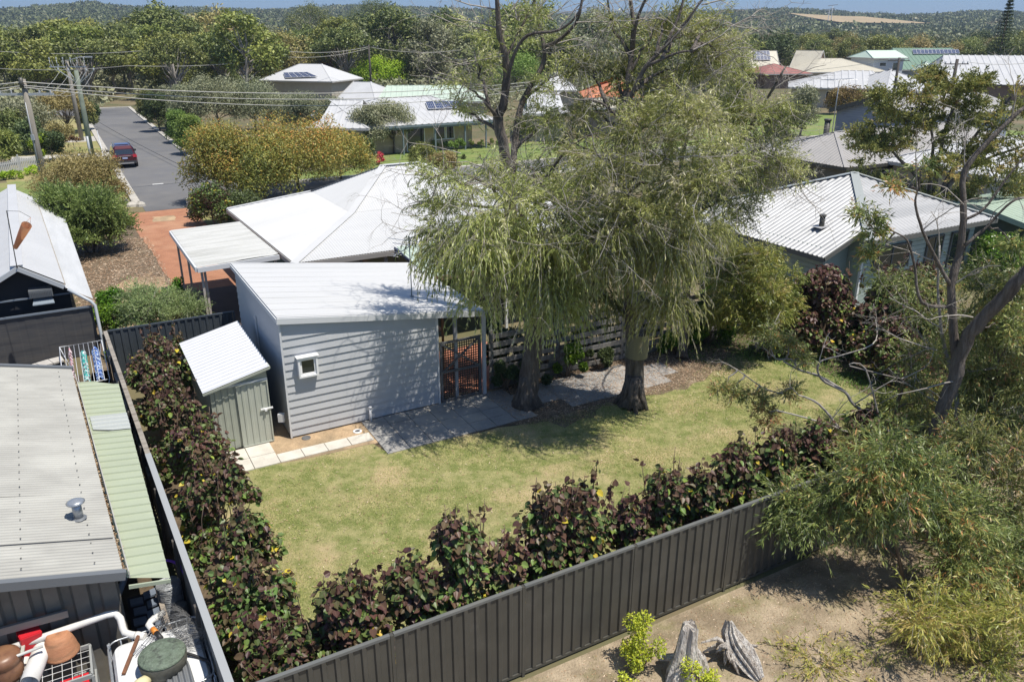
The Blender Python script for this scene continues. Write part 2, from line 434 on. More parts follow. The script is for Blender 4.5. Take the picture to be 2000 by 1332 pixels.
# roads
m = MB()
m.poly([A(a, b, .016) for a, b in [(3.8, 50.5), (80, 50.5), (80, 55.8), (13.2, 55.8), (11.0, 56.6), (9.8, 58.5), (9.3, 61.5), (9.3, 124), (-.5, 124), (-.5, 118), (3.6, 114), (3.8, 108)]])
struct(m.build('road', m_asphalt, loc=tuple(A(6, 60))))
m = MB()
m.abox(3.35, 3.8, 53.5, 112, 0, .12); m.abox(9.3, 9.7, 62, 124, 0, .12); m.abox(-.5, 9.7, 124, 124.6, 0, .14)
m.abox(13.2, 80, 55.8, 56.2, 0, .12); m.abox(9, 80, 50.1, 50.5, 0, .12)
struct(m.build('kerb', m_concrete, loc=tuple(A(6, 60))))
m = MB(); m.abox(5.3, 6.0, 60.4, 60.52, .016, .022); m.abox(5.9, 6.5, 59.6, 59.72, .016, .022)
sheet_ab('road_patch', [(5.2, 59.7), (5.9, 59.7), (5.9, 59.9), (5.2, 59.9)], .020, M('white_paint', (0.75, 0.75, 0.72), 0.7))
sheet_ab('street_verge', wobble([(-3.5, 52), (3.3, 52), (3.3, 111), (-3.5, 111)], .1, 2), .006, m_verge)
sheet_ab('neighbour_lawn', wobble([(-26, 50.4), (-.5, 50.4), (.6, 53), (.6, 59), (-3, 65.5), (-26, 66)], .15, 1), .009, m_lawn2)
sheet_ab('verge_lawn', wobble([(-.5, 62), (3.3, 60), (3.3, 71), (-.5, 72)], .1, 1), .010, m_lawn2)
sheet_ab('footpath', [(-3.5, 76.5), (3.35, 75.8), (3.35, 78.6), (-3.5, 79.3)], .012, m_concrete)
sheet_ab('crossover', [(-5, 88), (3.35, 87.2), (3.35, 91.5), (-5, 92.2)], .012, m_concrete)
sheet_ab('red_crossover', [(9.7, 77), (14, 77), (14, 83), (9.7, 83)], .012, M('maroon_paving', (0.21, 0.10, 0.08), .9, (0.16, .08, .06), 1))
sheet_ab('opposite_verge', wobble([(9.7, 56.2), (80, 56.2), (80, 60), (9.7, 60)], .05, 2), .006, m_lawn2)
sheet_ab('opposite_lawn', wobble([(20, 60), (46, 60), (46, 66.2), (20, 66.5)], .2, 1), .010, m_lawn2)
sheet_ab('corner_lawn', wobble([(52, 38), (88, 38), (88, 49.8), (52, 49.8)], .3, 2), .010, m_lawn2)
sheet_ab('corner_lawn_far', wobble([(56, 57), (95, 57), (95, 72), (56, 72)], .3, 2), .010, m_lawn2)
# straw coloured paddock on the right hand hillside
m = MB()
xs = np.linspace(345, 440, 20); ys = np.linspace(900, 1080, 14)
X, Y = np.meshgrid(xs, ys); Z = hill_h(X, Y) + 4.5
n1, n2 = X.shape; i, j = np.meshgrid(np.arange(n1 - 1), np.arange(n2 - 1), indexing='ij'); b0 = (i * n2 + j).ravel()
m.add(np.stack([X, Y, Z], -1).reshape(-1, 3), np.stack([b0, b0 + 1, b0 + n2 + 1, b0 + n2], -1), smooth=True)
struct(m.build('paddock', m_field, loc=(390, 1000, 15)))

# ------------------------------------------------------------ paving slabs
def slabs(name, cells, zt, mat, rot=0):
    m = MB(); r = random.Random(5)
    for (a0, a1, b0, b1) in cells:
        dz = r.uniform(-.003, .003)
        m.abox(a0 + .008, a1 - .008, b0 + .008, b1 - .008, 0, zt + dz)
    return struct(m.build(name, mat, loc=tuple(A(cells[0][0], cells[0][2])), rz=YAW))
cells = [(2.15 + .62 * i, 2.77 + .62 * i, 17.62 + .58 * j, 18.2 + .58 * j) for i in range(2) for j in range(2)]
cells += [(3.39 + .6 * i, 3.99 + .6 * i, 17.62, 18.07) for i in range(4)]
slabs('pale_paving', cells, .035, m_paver_pale)
cells = []
for i in range(7):
    for j in range(4):
        a0 = 5.82 + .62 * i; b0 = 16.75 + .5 * j
        if b0 > 18.5: continue
        cells.append((a0, a0 + .62, b0, b0 + .5))
for i in range(9):
    for j in range(4):
        a0 = 10.1 + .6 * i; b0 = 16.75 + .45 * j + (.15 if i < 2 else 0)
        if (i, j) in ((0, 0), (8, 3), (8, 0), (0, 3), (7, 3), (1, 0)): continue
        cells.append((a0, a0 + .6, b0, b0 + .45))
slabs('grey_paving', cells, .03, m_paver_grey)
# ------------------------------------------------------------ fences
m_char = M('charcoal_steel', (0.060, 0.058, 0.050), 0.45, (0.082, 0.078, 0.066), 1.5, 8, (0.10, 0.095, 0.085), 3.0, spec=.5, lo3=.62, hi3=.8)
m_capg = M('grey_steel_cap', (0.125, 0.13, 0.125), 0.45, (.15, .15, .14), 3)
m_khaki = M('khaki_steel', (0.20, 0.19, 0.14), 0.5, (0.26, 0.24, 0.18), 2, 6)
m_weather = M('weathered_timber', (0.23, 0.20, 0.17), 0.85, (0.36, 0.33, 0.28), 4, 8, (0.13, 0.11, 0.09), 1, bump=.3, stretch=(1, 8, 1))
m_darkf = M('dark_blue_grey_steel', (0.045, 0.055, 0.065), 0.45, (0.06, 0.07, 0.08), 2, 6)

def steel_fence(label, p0, p1, nb, mat, matcap, h=1.78, name='steel_fence', offset=0, face=1, pitch=.193, amp=.03):
    (a0, b0), (a1, b1) = p0, p1
    t = thing(name, label, 'fence', A(a0, b0), YAW)
    for k in range(nb):
        f0, f1 = k / nb, (k + 1) / nb
        P = A(a0 + (a1 - a0) * f0, b0 + (b1 - b0) * f0); Q = A(a0 + (a1 - a0) * f1, b0 + (b1 - b0) * f1)
        d = (Q - P).normalized()
        P2 = P + d * .03; Q2 = Q - d * .03; up = Vector((0, 0, 1))
        m = MB(); m.sheet([P2 + up * .1, Q2 + up * .1, Q2 + up * (h - .03), P2 + up * (h - .03)], up, pitch=pitch, amp=amp, kind='wall')
        m.build('panel', mat, t)
        m = MB(); m.beam(P2 + up * (h - .01), Q2 + up * (h - .01), .062, .045); m.build('top_rail', matcap, t)
        m = MB(); m.beam(P2 + up * .07, Q2 + up * .07, .05, .05); m.build('bottom_rail', mat, t)
        m = MB(); m.beam(P - up * .1, P + up * (h + .004), .075, .05, up=d); m.build('post', mat, t)
    m = MB(); m.beam(Q - up * .1, Q + up * (h + .004), .075, .05, up=d); m.build('post', mat, t)
    return t
steel_fence('long charcoal steel panel fence along the front of the lawn and dark shrubs', (0.78 - .02, 8.8), (13.82, 8.8), 6, m_char, m_capg)
steel_fence('khaki steel panel fence continuing behind the leaning gum trees at right', (13.9, 8.8), (27.0, 8.8), 5, m_khaki, M('khaki_cap', (0.33, .32, .27), .5), name='steel_fence')
steel_fence('short dark steel fence behind the purple hedge, ending at the grey studio', (.3, 24.45), (3.82, 24.45), 2, m_darkf, m_darkf, pitch=.2)
t = thing('boundary_fence', 'long side fence, grey capped then weathered timber, between hedge and grey roofed shed', 'fence', A(.74, 8.8), YAW)
def lf(b): return np.interp(b, [8.8, 15.5, 24.4], [.74, .52, .25])
m = MB()
for k in range(8):
    b0 = 8.85 + k * 1.94; b1 = b0 + 1.94
    m.sheet([A(lf(b0), b0, .03), A(lf(b1), b1, .03), A(lf(b1), b1, 1.72), A(lf(b0), b0, 1.72)], (0, 0, 1), pitch=.146, amp=.02, kind='wall' if False else 'sine')
m.build('sheeting', M('grey_fibre_cement', (0.30, 0.30, 0.28), .9, (0.18, .18, .165), 2, 8, bump=.2), t)
m = MB(); m.beam(A(lf(8.75), 8.75, 1.75), A(lf(16.2), 16.2, 1.75), .11, .04); m.build('metal_cap', M('pale_grey_cap', (0.33, .34, .34), .45), t)
m = MB(); m.beam(A(lf(16.2), 16.2, 1.74), A(lf(24.4), 24.4, 1.78), .10, .05); m.beam(A(lf(16.2) - .05, 16.2, 1.2), A(lf(24.4) - .05, 24.4, 1.2), .05, .09); m.build('timber_rail', m_weather, t)
for k in range(9):
    m = MB(); b = 9 + k * 1.93; m.beam(A(lf(b) - .07, b, 0), A(lf(b) - .07, b, 1.7), .08, .06); m.build('post', M('dark_post', (0.09, .08, .07), .8), t)
# weathered slat fence behind the big trees
t = thing('timber_slat_fence', 'weathered grey horizontal board fence behind the two big weeping trees', 'fence', A(9.75, 18.95), YAW)
m = MB()
for k in range(7):
    z = .12 + k * .255
    for a0, a1 in ((9.8, 12.2), (12.22, 14.6), (14.62, 17), (17.02, 19.5)):
        m.beam(A(a0, 18.9, z + random.uniform(-.02, .02)), A(a1, 18.9, z + random.uniform(-.02, .02)), .025, .15)
m.build('boards', M('sun_bleached_board', (0.25, .24, .225), .85, (0.15, .145, .135), 3, 8, bump=.2, stretch=(8, 1, 1)), t)
for a in (9.9, 12.2, 14.6, 17, 19.4):
    m = MB(); m.beam(A(a, 18.96, 0), A(a, 18.96, 1.85), .09, .09); m.build('post', m_weather, t)

# ------------------------------------------------------------ grey studio
m_white = M('white_roof_sheet', (0.565, 0.565, 0.56), 0.5, (0.54, .54, .535), .9, 8, (.515, .515, .505), .35, stretch=(.35, 2, 1))
m_board = M('grey_painted_board', (0.50, 0.51, 0.525), 0.6, (0.47, 0.48, 0.495), 1.2, 8, bump=.12, bscale=60)
m_trim = M('pale_grey_trim', (0.62, .63, .64), .5)
m_glass = M('dark_glass', (0.03, 0.035, 0.04), 0.08, spec=.8)
m_upvc = M('white_window_frame', (0.82, .82, .82), .4)
m_gateg = M('dark_grey_paint', (0.10, .10, .105), .6, (0.14, .14, .14), 3)
st = thing('studio_shed', 'grey weatherboard studio with flat white skillion roof and lattice side gate', 'shed', A(3.95, 18.8))
RA0, RA1, RB0, RB1 = 3.9, 9.55, 18.68, 24.25
def rz_(a): return 3.36 + (a - RA0) / (RA1 - RA0) * (2.60 - 3.36)
m = MB(); m.slab([A(RA0, RB0, rz_(RA0)), A(RA1, RB0, rz_(RA1)), A(RA1, RB1, rz_(RA1)), A(RA0, RB1, rz_(RA0))], .05)
# low standing ribs of the insulated roof panel run along the fall
roof = m.build('roof', m_white, st)
m = MB()
for k in range(11):
    b = RB0 + .1 + k * .533
    m.prism([A(RA0 + .02, b, rz_(RA0) + .001), A(RA0 + .02, b + .03, rz_(RA0) + .001), A(RA1 - .02, b + .03, rz_(RA1) + .001), A(RA1 - .02, b, rz_(RA1) + .001)], (0, 0, .002))
m.build('panel_rib', m_white, roof)
m = MB()
def fas(p, q, hh=.15):
    m.beam(p - Vector((0, 0, .10)), q - Vector((0, 0, .10)), .03, hh)
fas(A(RA0 - .02, RB0 - .018, rz_(RA0)), A(RA1, RB0 - .018, rz_(RA1)))
fas(A(RA0 - .018, RB0, rz_(RA0)), A(RA0 - .018, RB1, rz_(RA0)), .12)
m.build('fascia', m_trim, st)
m = MB(); m.tube([A(RA1 + .05, RB0, rz_(RA1) - .06), A(RA1 + .05, RB1, rz_(RA1) - .06)], .06, 8); m.build('gutter', m_trim, st)
# front wall: lapped boards
m = MB()
aL, aR, bF = 3.98, 8.12, 18.77
nb, pitch = 17, .205
for k in range(nb):
    z0 = .06 + k * pitch
    # the sloping roof line cuts the board: right end where roof under z
    zt_ = lambda a: rz_(a) - .06
    z1 = z0 + pitch + .012
    a_r = aR
    if z0 > zt_(aR): a_r = RA0 + (3.30 - z0) / (3.30 - 2.54) * (RA1 - RA0)
    if a_r <= aL + .05: continue
    top = lambda a: min(z1, max(z0 + .004, zt_(a)))
    n = 14; pts = [aL + (a_r - aL) * i / n for i in range(n + 1)]
    for p, q in zip(pts[:-1], pts[1:]):
        def off(z): return .030 * (z1 - z) / (z1 - z0)
        P = [A(p, bF - .030, z0), A(q, bF - .030, z0), A(q, bF - off(top(q)), top(q)), A(p, bF - off(top(p)), top(p))]
        m.poly(P)
        m.poly([A(p, bF, z0), A(q, bF, z0), A(q, bF - .030, z0), A(p, bF - .030, z0)])
m.build('weatherboard_wall', m_board, st)
m = MB()       # wall core and the remaining walls
m.prism([A(aL, 18.79, .02), A(aR, 18.79, .02), A(aR, 18.79, rz_(aR) - .07), A(aL, 18.79, rz_(aL) - .07)], A(0, .08) - A(0, 0))
m.prism([A(aR - .07, 18.88, .02), A(aR - .07, 24.1, .02), A(aR - .07, 24.1, rz_(aR) - .07), A(aR - .07, 18.88, rz_(aR) - .07)], A(.07, 0) - A(0, 0))
m.prism([A(aL, 24.1, .02), A(9.45, 24.1, .02), A(9.45, 24.1, rz_(9.45) - .07), A(aL, 24.1, rz_(aL) - .07)], A(0, .07) - A(0, 0))
m.build('wall', m_board, st)
m = MB()
for k in range(16):
    z0 = .04 + k * .203
    m.prism([A(3.955, 18.80, z0), A(3.955, 24.15, z0), A(3.975, 24.15, z0 + .2), A(3.975, 18.80, z0 + .2)], A(.02, 0) - A(0, 0))
m.build('side_boarding', m_board, st)
m = MB(); m.beam(A(3.95, 18.745, .03), A(3.95, 18.745, 3.27), .045, .045, up=(0.87, .49, 0)); m.build('corner_trim', m_trim, st)
m = MB(); m.beam(A(8.14, 18.745, .03), A(8.14, 18.745, 2.75), .05, .05, up=(0.87, .49, 0)); m.build('corner_trim', m_trim, st)
m = MB(); m.beam(A(3.93, 21.6, 1.1), A(3.93, 21.6, 2.5), .05, .03, up=(0.87, .49, 0)); m.build('side_conduit', m_trim, st)
w = MB()
for (a0, a1, z0, z1) in ((4.28, 4.33, 1.68, 2.22), (4.73, 4.78, 1.68, 2.22), (4.33, 4.73, 1.68, 1.73), (4.33, 4.73, 2.17, 2.22)):
    w.abox(a0, a1, 18.60, 18.76, z0, z1)
win = w.build('window', m_upvc, st)
w = MB()
for (a0, a1, z0, z1) in ((4.335, 4.375, 1.735, 2.165), (4.685, 4.725, 1.735, 2.165), (4.375, 4.685, 1.735, 1.775), (4.375, 4.685, 2.125, 2.165)):
    w.abox(a0, a1, 18.64, 18.70, z0, z1)
w.build('sash', m_upvc, win)
w = MB(); w.abox(4.375, 4.685, 18.67, 18.68, 1.775, 2.125); w.build('pane', m_glass, win)
w = MB(); w.abox(4.25, 4.81, 18.57, 18.76, 2.222, 2.24); w.build('window_hood', m_upvc, win)
m = MB(); m.tube([A(6.07, 18.66, -.02), A(6.07, 18.66, .40)], .035, 10); m.tube([A(6.07, 18.66, .40), A(6.07, 18.66, .45)], .045, 10); m.build('drain_pipe', m_upvc, st)
# gate
gt = MB()
for (p, q) in ((A(8.2, 18.75, .08), A(9.45, 18.75, .08)), (A(8.2, 18.75, 1.82), A(9.45, 18.75, 1.82)), (A(8.23, 18.75, .08), A(8.23, 18.75, 1.86)), (A(9.43, 18.75, .08), A(9.43, 18.75, 1.86))):
    gt.beam(p, q, .07, .05, up=(0.49, -.87, 0))
gt.beam(A(8.25, 18.73, 1.8), A(9.4, 18.73, .95), .05, .04, up=(0.49, -.87, 0)); gt.beam(A(9.4, 18.73, 1.8), A(8.25, 18.73, .95), .05, .04, up=(0.49, -.87, 0))
gt.beam(A(8.2, 18.74, .95), A(9.45, 18.74, .95), .06, .05, up=(0.49, -.87, 0))
gate = gt.build('gate', m_gateg, st)
lt = MB()
for k in range(17):
    a = 8.24 + k * .072; lt.beam(A(a, 18.775, .1), A(a, 18.775, 1.82), .028, .008, up=(0.49, -.87, 0))
for k in range(24):
    z = .13 + k * .072; lt.beam(A(8.2, 18.785, z), A(9.45, 18.785, z), .028, .008, up=(0.49, -.87, 0))
lt.build('lattice', M('brown_lattice', (.085, .058, .042), .8), gate)
m = MB(); m.beam(A(8.7, 18.80, 0), A(8.7, 18.80, 2.5), .09, .09, up=(.49, -.87, 0)); m.build('post', M('mid_grey_paint', (.33, .33, .34), .6), st)
m = MB(); m.beam(A(9.55, 18.72, 0), A(9.55, 18.72, 2.45), .09, .09, up=(.49, -.87, 0)); m.build('post', m_trim, st)
m = MB(); m.beam(A(9.55, 24.1, 0), A(9.55, 24.1, 2.5), .09, .09, up=(.49, -.87, 0)); m.build('post', m_trim, st)
m = MB(); m.abox(8.2, 9.3, 20.9, 21.3, 1.9, 1.94); m.abox(8.2, 9.3, 20.9, 21.3, 1.3, 1.34); m.abox(8.2, 8.26, 20.9, 20.96, 0, 1.94); m.abox(9.24, 9.3, 20.9, 20.96, 0, 1.94)
m.build('timber_shelf', M('raw_pine', (.45, .25, .12), .7), st)
# TV aerial on studio roof
aer = thing('tv_aerial', 'thin television aerial on a mast standing on the white studio roof', 'aerial', A(8.02, 20.18, rz_(8.02)))
m = MB(); z0 = rz_(8.02); m.tube([A(8.02, 20.18, z0), A(8.02, 20.18, z0 + 1.75)], .016, 8); m.tube([A(8.02, 20.18, z0 + .001), A(8.02, 20.18, z0 + .03)], .06, 8); m.build('mast', M('galvanised_tube', (.35, .36, .36), .4, metal=.6), aer)
m = MB()
c = A(8.02, 20.18, 0)
dx = A(.55, .83) .normalized() if False else Vector((-.45, -.85, 0)).normalized()
sx = Vector((dx.y, -dx.x, 0))
b0 = c + Vector((0, 0, z0 + 1.50)) - dx * .35
b1 = c + Vector((0, 0, z0 + 1.36)) + dx * .75
m.beam(b0, b1, .02)
for k in range(9):
    f = k / 8; p = b0.lerp(b1, f); l = .16 + .03 * (8 - k) * .4
    m.tube([p - sx * l, p + sx * l], .005, 5)
b2 = c + Vector((0, 0, z0 + 1.68)); e = Vector((-1, .03, .0)).normalized()
m.beam(b2 - dx * .3, b2 + dx * .25, .02)
for k, (l, dz) in enumerate(((.62, .0), (.55, -.16), (.6, -.20), (.5, -.24))):
    p = b2 + dx * (.22 - .13 * k) + Vector((0, 0, dz)); m.tube([p - sx * l * .9, p + sx * l * .9], .010, 6)
m.beam(b2 + Vector((0, 0, -.25)), b2 + Vector((0, 0, .04)), .05)
m.build('aerial_elements', M('aluminium', (.62, .62, .62), .35, metal=.5), aer)

# ------------------------------------------------------------ small garden shed
m_zinc = M('pale_corrugated_steel', (0.70, .705, .715), .40, (0.65, .655, .665), 3, 5, metal=.35, spec=.5)
m_sage = M('sage_steel', (0.36, 0.38, 0.32), .5, (0.32, 0.34, 0.285), 2, 6)
sh = thing('garden_shed', 'small sage steel garden shed with corrugated white roof beside the studio', 'shed', A(2.3, 18.95))
SA0, SA1, SB0, SB1 = 1.98, 3.60, 18.72, 22.5
m = MB(); m.sheet([A(SA0, SB0, 1.74), A(SA1, SB0, 2.12), A(SA1, SB1, 2.12), A(SA0, SB1, 1.74)], A(1, 0), pitch=.205, amp=.022); m.build('roof', m_zinc, sh)
m = MB(); m.beam(A(SA0, SB0 - .01, 1.70), A(SA1, SB0 - .01, 2.08), .02, .05); m.beam(A(SA1 + .01, SB0, 2.09), A(SA1 + .01, SB1, 2.09), .02, .05); m.build('barge', m_sage, sh)
m = MB()
m.sheet([A(2.15, 18.86, .04), A(3.52, 18.86, .04), A(3.52, 18.86, 1.78), A(2.15, 18.86, 1.78)], (0, 0, 1), pitch=.155, amp=.018, kind='wall')
m.sheet([A(3.52, 18.86, .04), A(3.52, 22.4, .04), A(3.52, 22.4, 2.05), A(3.52, 18.86, 2.05)], (0, 0, 1), pitch=.155, amp=.018, kind='wall')
m.sheet([A(2.15, 18.86, .04), A(2.15, 22.4, .04), A(2.15, 22.4, 1.74), A(2.15, 18.86, 1.74)], (0, 0, 1), pitch=.155, amp=.018, kind='wall')
m.poly([A(2.15, 22.4, 0), A(3.52, 22.4, 0), A(3.52, 22.4, 2.05), A(2.15, 22.4, 1.74)])
m.poly([A(2.15, 18.85, 1.76), A(3.52, 18.85, 1.76), A(3.52, 18.85, 2.04), A(2.15, 18.85, 1.76)][:3])
m.build('wall', m_sage, sh)
m = MB(); m.sheet([A(2.78, 18.83, .06), A(3.50, 18.83, .06), A(3.50, 18.83, 1.72), A(2.78, 18.83, 1.72)], (0, 0, 1), pitch=.155, amp=.018, kind='wall')
m.beam(A(2.77, 18.81, .05), A(2.77, 18.81, 1.74), .03, .03); m.beam(A(3.51, 18.81, .05), A(3.51, 18.81, 1.74), .03, .03); m.beam(A(2.77, 18.81, 1.73), A(3.51, 18.81, 1.73), .03, .03); m.beam(A(2.77, 18.81, .05), A(3.51, 18.81, .05), .03, .03)
dr = m.build('door', M('pale_sage_steel', (0.43, .45, .39), .5, (.39, .41, .35), 2), sh)
m = MB(); m.beam(A(3.28, 18.79, .98), A(3.58, 18.79, .98), .03, .04); m.tube([A(3.4, 18.78, .96), A(3.4, 18.74, .96)], .035, 8); m.build('handle', m_upvc, dr)
m = MB(); m.beam(A(2.15, 18.83, 1.755), A(3.53, 18.83, 1.755), .04, .05); m.build('head_rail', m_trim, sh)
m = MB(); m.wbox(0, .16, 0, .12, 0, .22); 
dg = m.v[0]; m.v[0] = dg + V3(A(3.7, 18.95, .45)); tag(m.build('tap_box', m_trim), 'small pale box fixed low between garden shed and studio', 'box')
for (px, py, lab) in ((698, 842, 'white round drain lid with dark grate in the sand near the pavers'), (598, 855, 'dark round drain grate in the sand at the studio corner')):
    c = G(px, py, .02); dt = thing('drain_cover', lab, 'drain cover', c)
    m = MB(); m.lathe(c, [(.07, 0), (.07, .012), (.115, .012), (.115, -.01)], 20); m.build('rim', m_upvc if px == 698 else m_gateg, dt)
    m = MB(); m.lathe(c, [(0.001, .008), (.07, .008)], 20); m.build('grate', m_gateg, dt)
# ------------------------------------------------------------ houses
m_eave = M('pale_eave', (0.45, .44, .42), .7)
m_cwall = M('cream_wall', (0.50, .46, .38), .8, (.45, .41, .34), 2)
m_wroof = M('off_white_roof', (0.52, .52, .52), .5, (0.46, .46, .46), .7, 6)
m_solar = M('solar_cell', (0.03, 0.045, 0.10), .2, (0.045, .06, .13), 3, spec=.7)
m_alu = M('frame_aluminium', (.6, .6, .6), .4)
def house(name, label, F0, F1, depth, ze, rise, hip=(3, 3), roofm=None, wallm=None, windows=(), fascia=None, pitch=0, amp=.03, kind='sine', inset=.55, cat='house', over=None, wintag=m_glass, ridge_off=None, group=None, sub=True):
    roofm = roofm or m_wroof; wallm = wallm or m_cwall; fascia = fascia or m_eave
    F0 = Vector((F0[0], F0[1], 0)); F1 = Vector((F1[0], F1[1], 0))
    u = (F1 - F0); Ln = u.length; u = u / Ln; v = Vector((-u.y, u.x, 0)); up = Vector((0, 0, 1))
    t = thing(name, label, cat, F0, math.atan2(u.y, u.x), group)
    P = lambda x, y, z: F0 + u * x + v * y + up * z
    d2 = ridge_off or depth / 2; zr = ze + rise
    e = [P(0, 0, ze), P(Ln, 0, ze), P(Ln, depth, ze), P(0, depth, ze)]
    r0 = P(hip[0], d2, zr); r1 = P(Ln - hip[1], d2, zr)
    faces = [([e[0], e[1], r1, r0], v), ([e[2], e[3], r0, r1], v)]
    if hip[0] > .05: faces.append(([e[3], e[0], r0], u))
    if hip[1] > .05: faces.append(([e[1], e[2], r1], u))
    m = MB()
    for pl, rb in faces:
        if pitch: m.sheet(pl, rb, pitch=pitch, amp=amp, kind=kind)
        else: m.poly(pl)
    for i in range(4):
        pass
    rf = m.build('roof', roofm, t)
    m = MB()
    segs = [(r0, r1)] + ([(e[0], r0), (e[3], r0)] if hip[0] > .05 else []) + ([(e[1], r1), (e[2], r1)] if hip[1] > .05 else [])
    for p, q in segs: m.beam(p + up * .02, q + up * .02, .2, .012)
    m.build('ridge_cap', roofm, rf)
    m = MB()
    for p, q in ((e[0], e[1]), (e[1], e[2]), (e[2], e[3]), (e[3], e[0])):
        if hip[0] <= .05 and p in (e[3],): continue
        if hip[1] <= .05 and p in (e[1],): continue
        m.beam(p - up * .10, q - up * .10, .06, .18)
    for k, (a_, b_, rr) in enumerate(((e[0], e[3], r0), (e[1], e[2], r1))):
        if hip[k] <= .05:
            m.beam(a_ - up * .05, rr - up * .05, .06, .22); m.beam(b_ - up * .05, rr - up * .05, .06, .22)
    m.build('fascia', fascia, t)
    i = inset; m = MB()
    c = [P(i, i, 0), P(Ln - i, i, 0), P(Ln - i, depth - i, 0), P(i, depth - i, 0)]
    m.prism(c, up * (ze - .06))
    for k, (x, s) in enumerate(((i, 1), (Ln - i, -1))):
        if hip[k] <= .05: m.prism([P(x, i, ze - .06), P(x, depth - i, ze - .06), P(x, d2, zr - .25)], u * .1 * s)
    wl = m.build('wall', wallm, t)
    for w in windows:
        side, x0, x1, z0, z1 = w
        if side == 'F': pp = lambda x, z, o: P(x, i - o, z)
        elif side == 'L': pp = lambda x, z, o: P(i - o, depth - x, z)
        elif side == 'R': pp = lambda x, z, o: P(Ln - i + o, x, z)
        m = MB()
        for (xa, xb, za, zb) in ((x0 - .06, x0, z0 - .06, z1 + .06), (x1, x1 + .06, z0 - .06, z1 + .06), (x0, x1, z0 - .06, z0), (x0, x1, z1, z1 + .06)):
            m.prism([pp(xa, za, .0), pp(xb, za, .0), pp(xb, zb, .0), pp(xa, zb, .0)], pp(0, 0, .05) - pp(0, 0, 0))
        wn_ = m.build('window', m_upvc if w[-1] != 99 else m_gateg, t)
        m = MB(); m.prism([pp(x0, z0, .0), pp(x1, z0, .0), pp(x1, z1, .0), pp(x0, z1, .0)], pp(0, 0, .02) - pp(0, 0, 0)); m.build('pane', m_glass, wn_)
    return t, P, Ln, (e, r0, r1)
def solar(t, quad, nx, ny, off=.12):
    o = (quad[1] - quad[0]).cross(quad[3] - quad[0]).normalized()
    if o.z < 0: o = -o
    for i in range(nx):
        for j in range(ny):
            def q(a, b): return quad[0].lerp(quad[1], a).lerp(quad[3].lerp(quad[2], a), b) + o * off
            f = .97
            m = MB(); m.prism([q(i / nx, j / ny), q((i + f) / nx, j / ny), q((i + f) / nx, (j + f) / ny), q(i / nx, (j + f) / ny)], o * .04)
            pn = m.build('solar_panel', m_alu, t)
            m = MB(); nn = 4
            for k in range(nn):
                a0 = (i + .04 + k * (f - .06) / nn) / nx; a1 = (i + .04 + (k + .92) * (f - .06) / nn) / nx
                for l in range(3):
                    b0 = (j + .03 + l * (f - .05) / 3) / ny; b1 = (j + .03 + (l + .95) * (f - .05) / 3) / ny
                    z = o * .044; m.poly([q(a0, b0) + z, q(a1, b0) + z, q(a1, b1) + z, q(a0, b1) + z])
            m.build('cells', m_solar, pn)

# --- the white roofed house in front of the big trees (skirt roof, then a steeper hip)
hs = thing('white_roofed_house', 'big house with white corrugated broken-back hip roof just behind the grey studio', 'house', A(6.3, 26.3))
ze, zc, zr = 2.55, 3.2, 4.5
E_ = [A(6.25, 26.2, ze), A(19.2, 26.2, ze), A(19.2, 36.4, ze), A(6.0, 36.4, ze)]
C_ = [A(9.55, 30.0, zc), A(16.0, 30.0, zc), A(16.0, 35.2, zc), A(9.45, 35.2, zc)]
R_ = [A(11.95, 32.6, zr), A(13.6, 32.6, zr)]
u_, v_ = A(1, 0), A(0, 1)
m = MB()
for pl, rb in (([E_[0], E_[1], C_[1], C_[0]], v_), ([E_[1], E_[2], C_[2], C_[1]], u_), ([E_[2], E_[3], C_[3], C_[2]], v_), ([E_[3], E_[0], C_[0], C_[3]], u_),
               ([C_[0], C_[1], R_[1], R_[0]], v_), ([C_[1], C_[2], R_[1]], u_), ([C_[2], C_[3], R_[0], R_[1]], v_), ([C_[3], C_[0], R_[0]], u_)):
    m.sheet(pl, rb, pitch=.10, amp=.011, seg=4)
rf = m.build('roof', m_white, hs)
m = MB()
for p, q in ((E_[0], C_[0]), (C_[0], R_[0]), (E_[3], C_[3]), (C_[3], R_[0]), (R_[0], R_[1]), (R_[1], C_[1]), (C_[1], E_[1]), (R_[1], C_[2]), (C_[2], E_[2])):
    m.beam(p + Vector((0, 0, .018)), q + Vector((0, 0, .018)), .30, .006)
m.build('hip_cap', m_white, rf)
m = MB()
for i in range(4): m.beam(E_[i] - Vector((0, 0, .11)), E_[(i + 1) % 4] - Vector((0, 0, .11)), .08, .16)
m.build('gutter', M('dark_gutter', (.30, .28, .26), .5), hs)
m = MB(); m.abox(8.5, 18.6, 28.3, 35.8, 0, 2.5); m.build('wall', M('taupe_wall', (.36, .33, .30), .8, (.32, .29, .27), 2), hs)
for k, (a0, a1) in enumerate(((9.2, 11.2), (12.4, 14))):
    m = MB(); m.abox(a0, a1, 28.24, 28.29, .2, 2.1); w_ = m.build('door', m_gateg, hs)
    m = MB(); m.abox(a0 + .1, a1 - .1, 28.20, 28.235, .3, 2.0); m.build('pane', m_glass, w_)
for a in (6.6, 9.6, 12.6, 15.6, 18.6):
    m = MB(); m.beam(A(a, 26.5, 0), A(a, 26.5, 2.45), .1); m.build('verandah_post', M('grey_post', (.36, .35, .35), .6), hs)
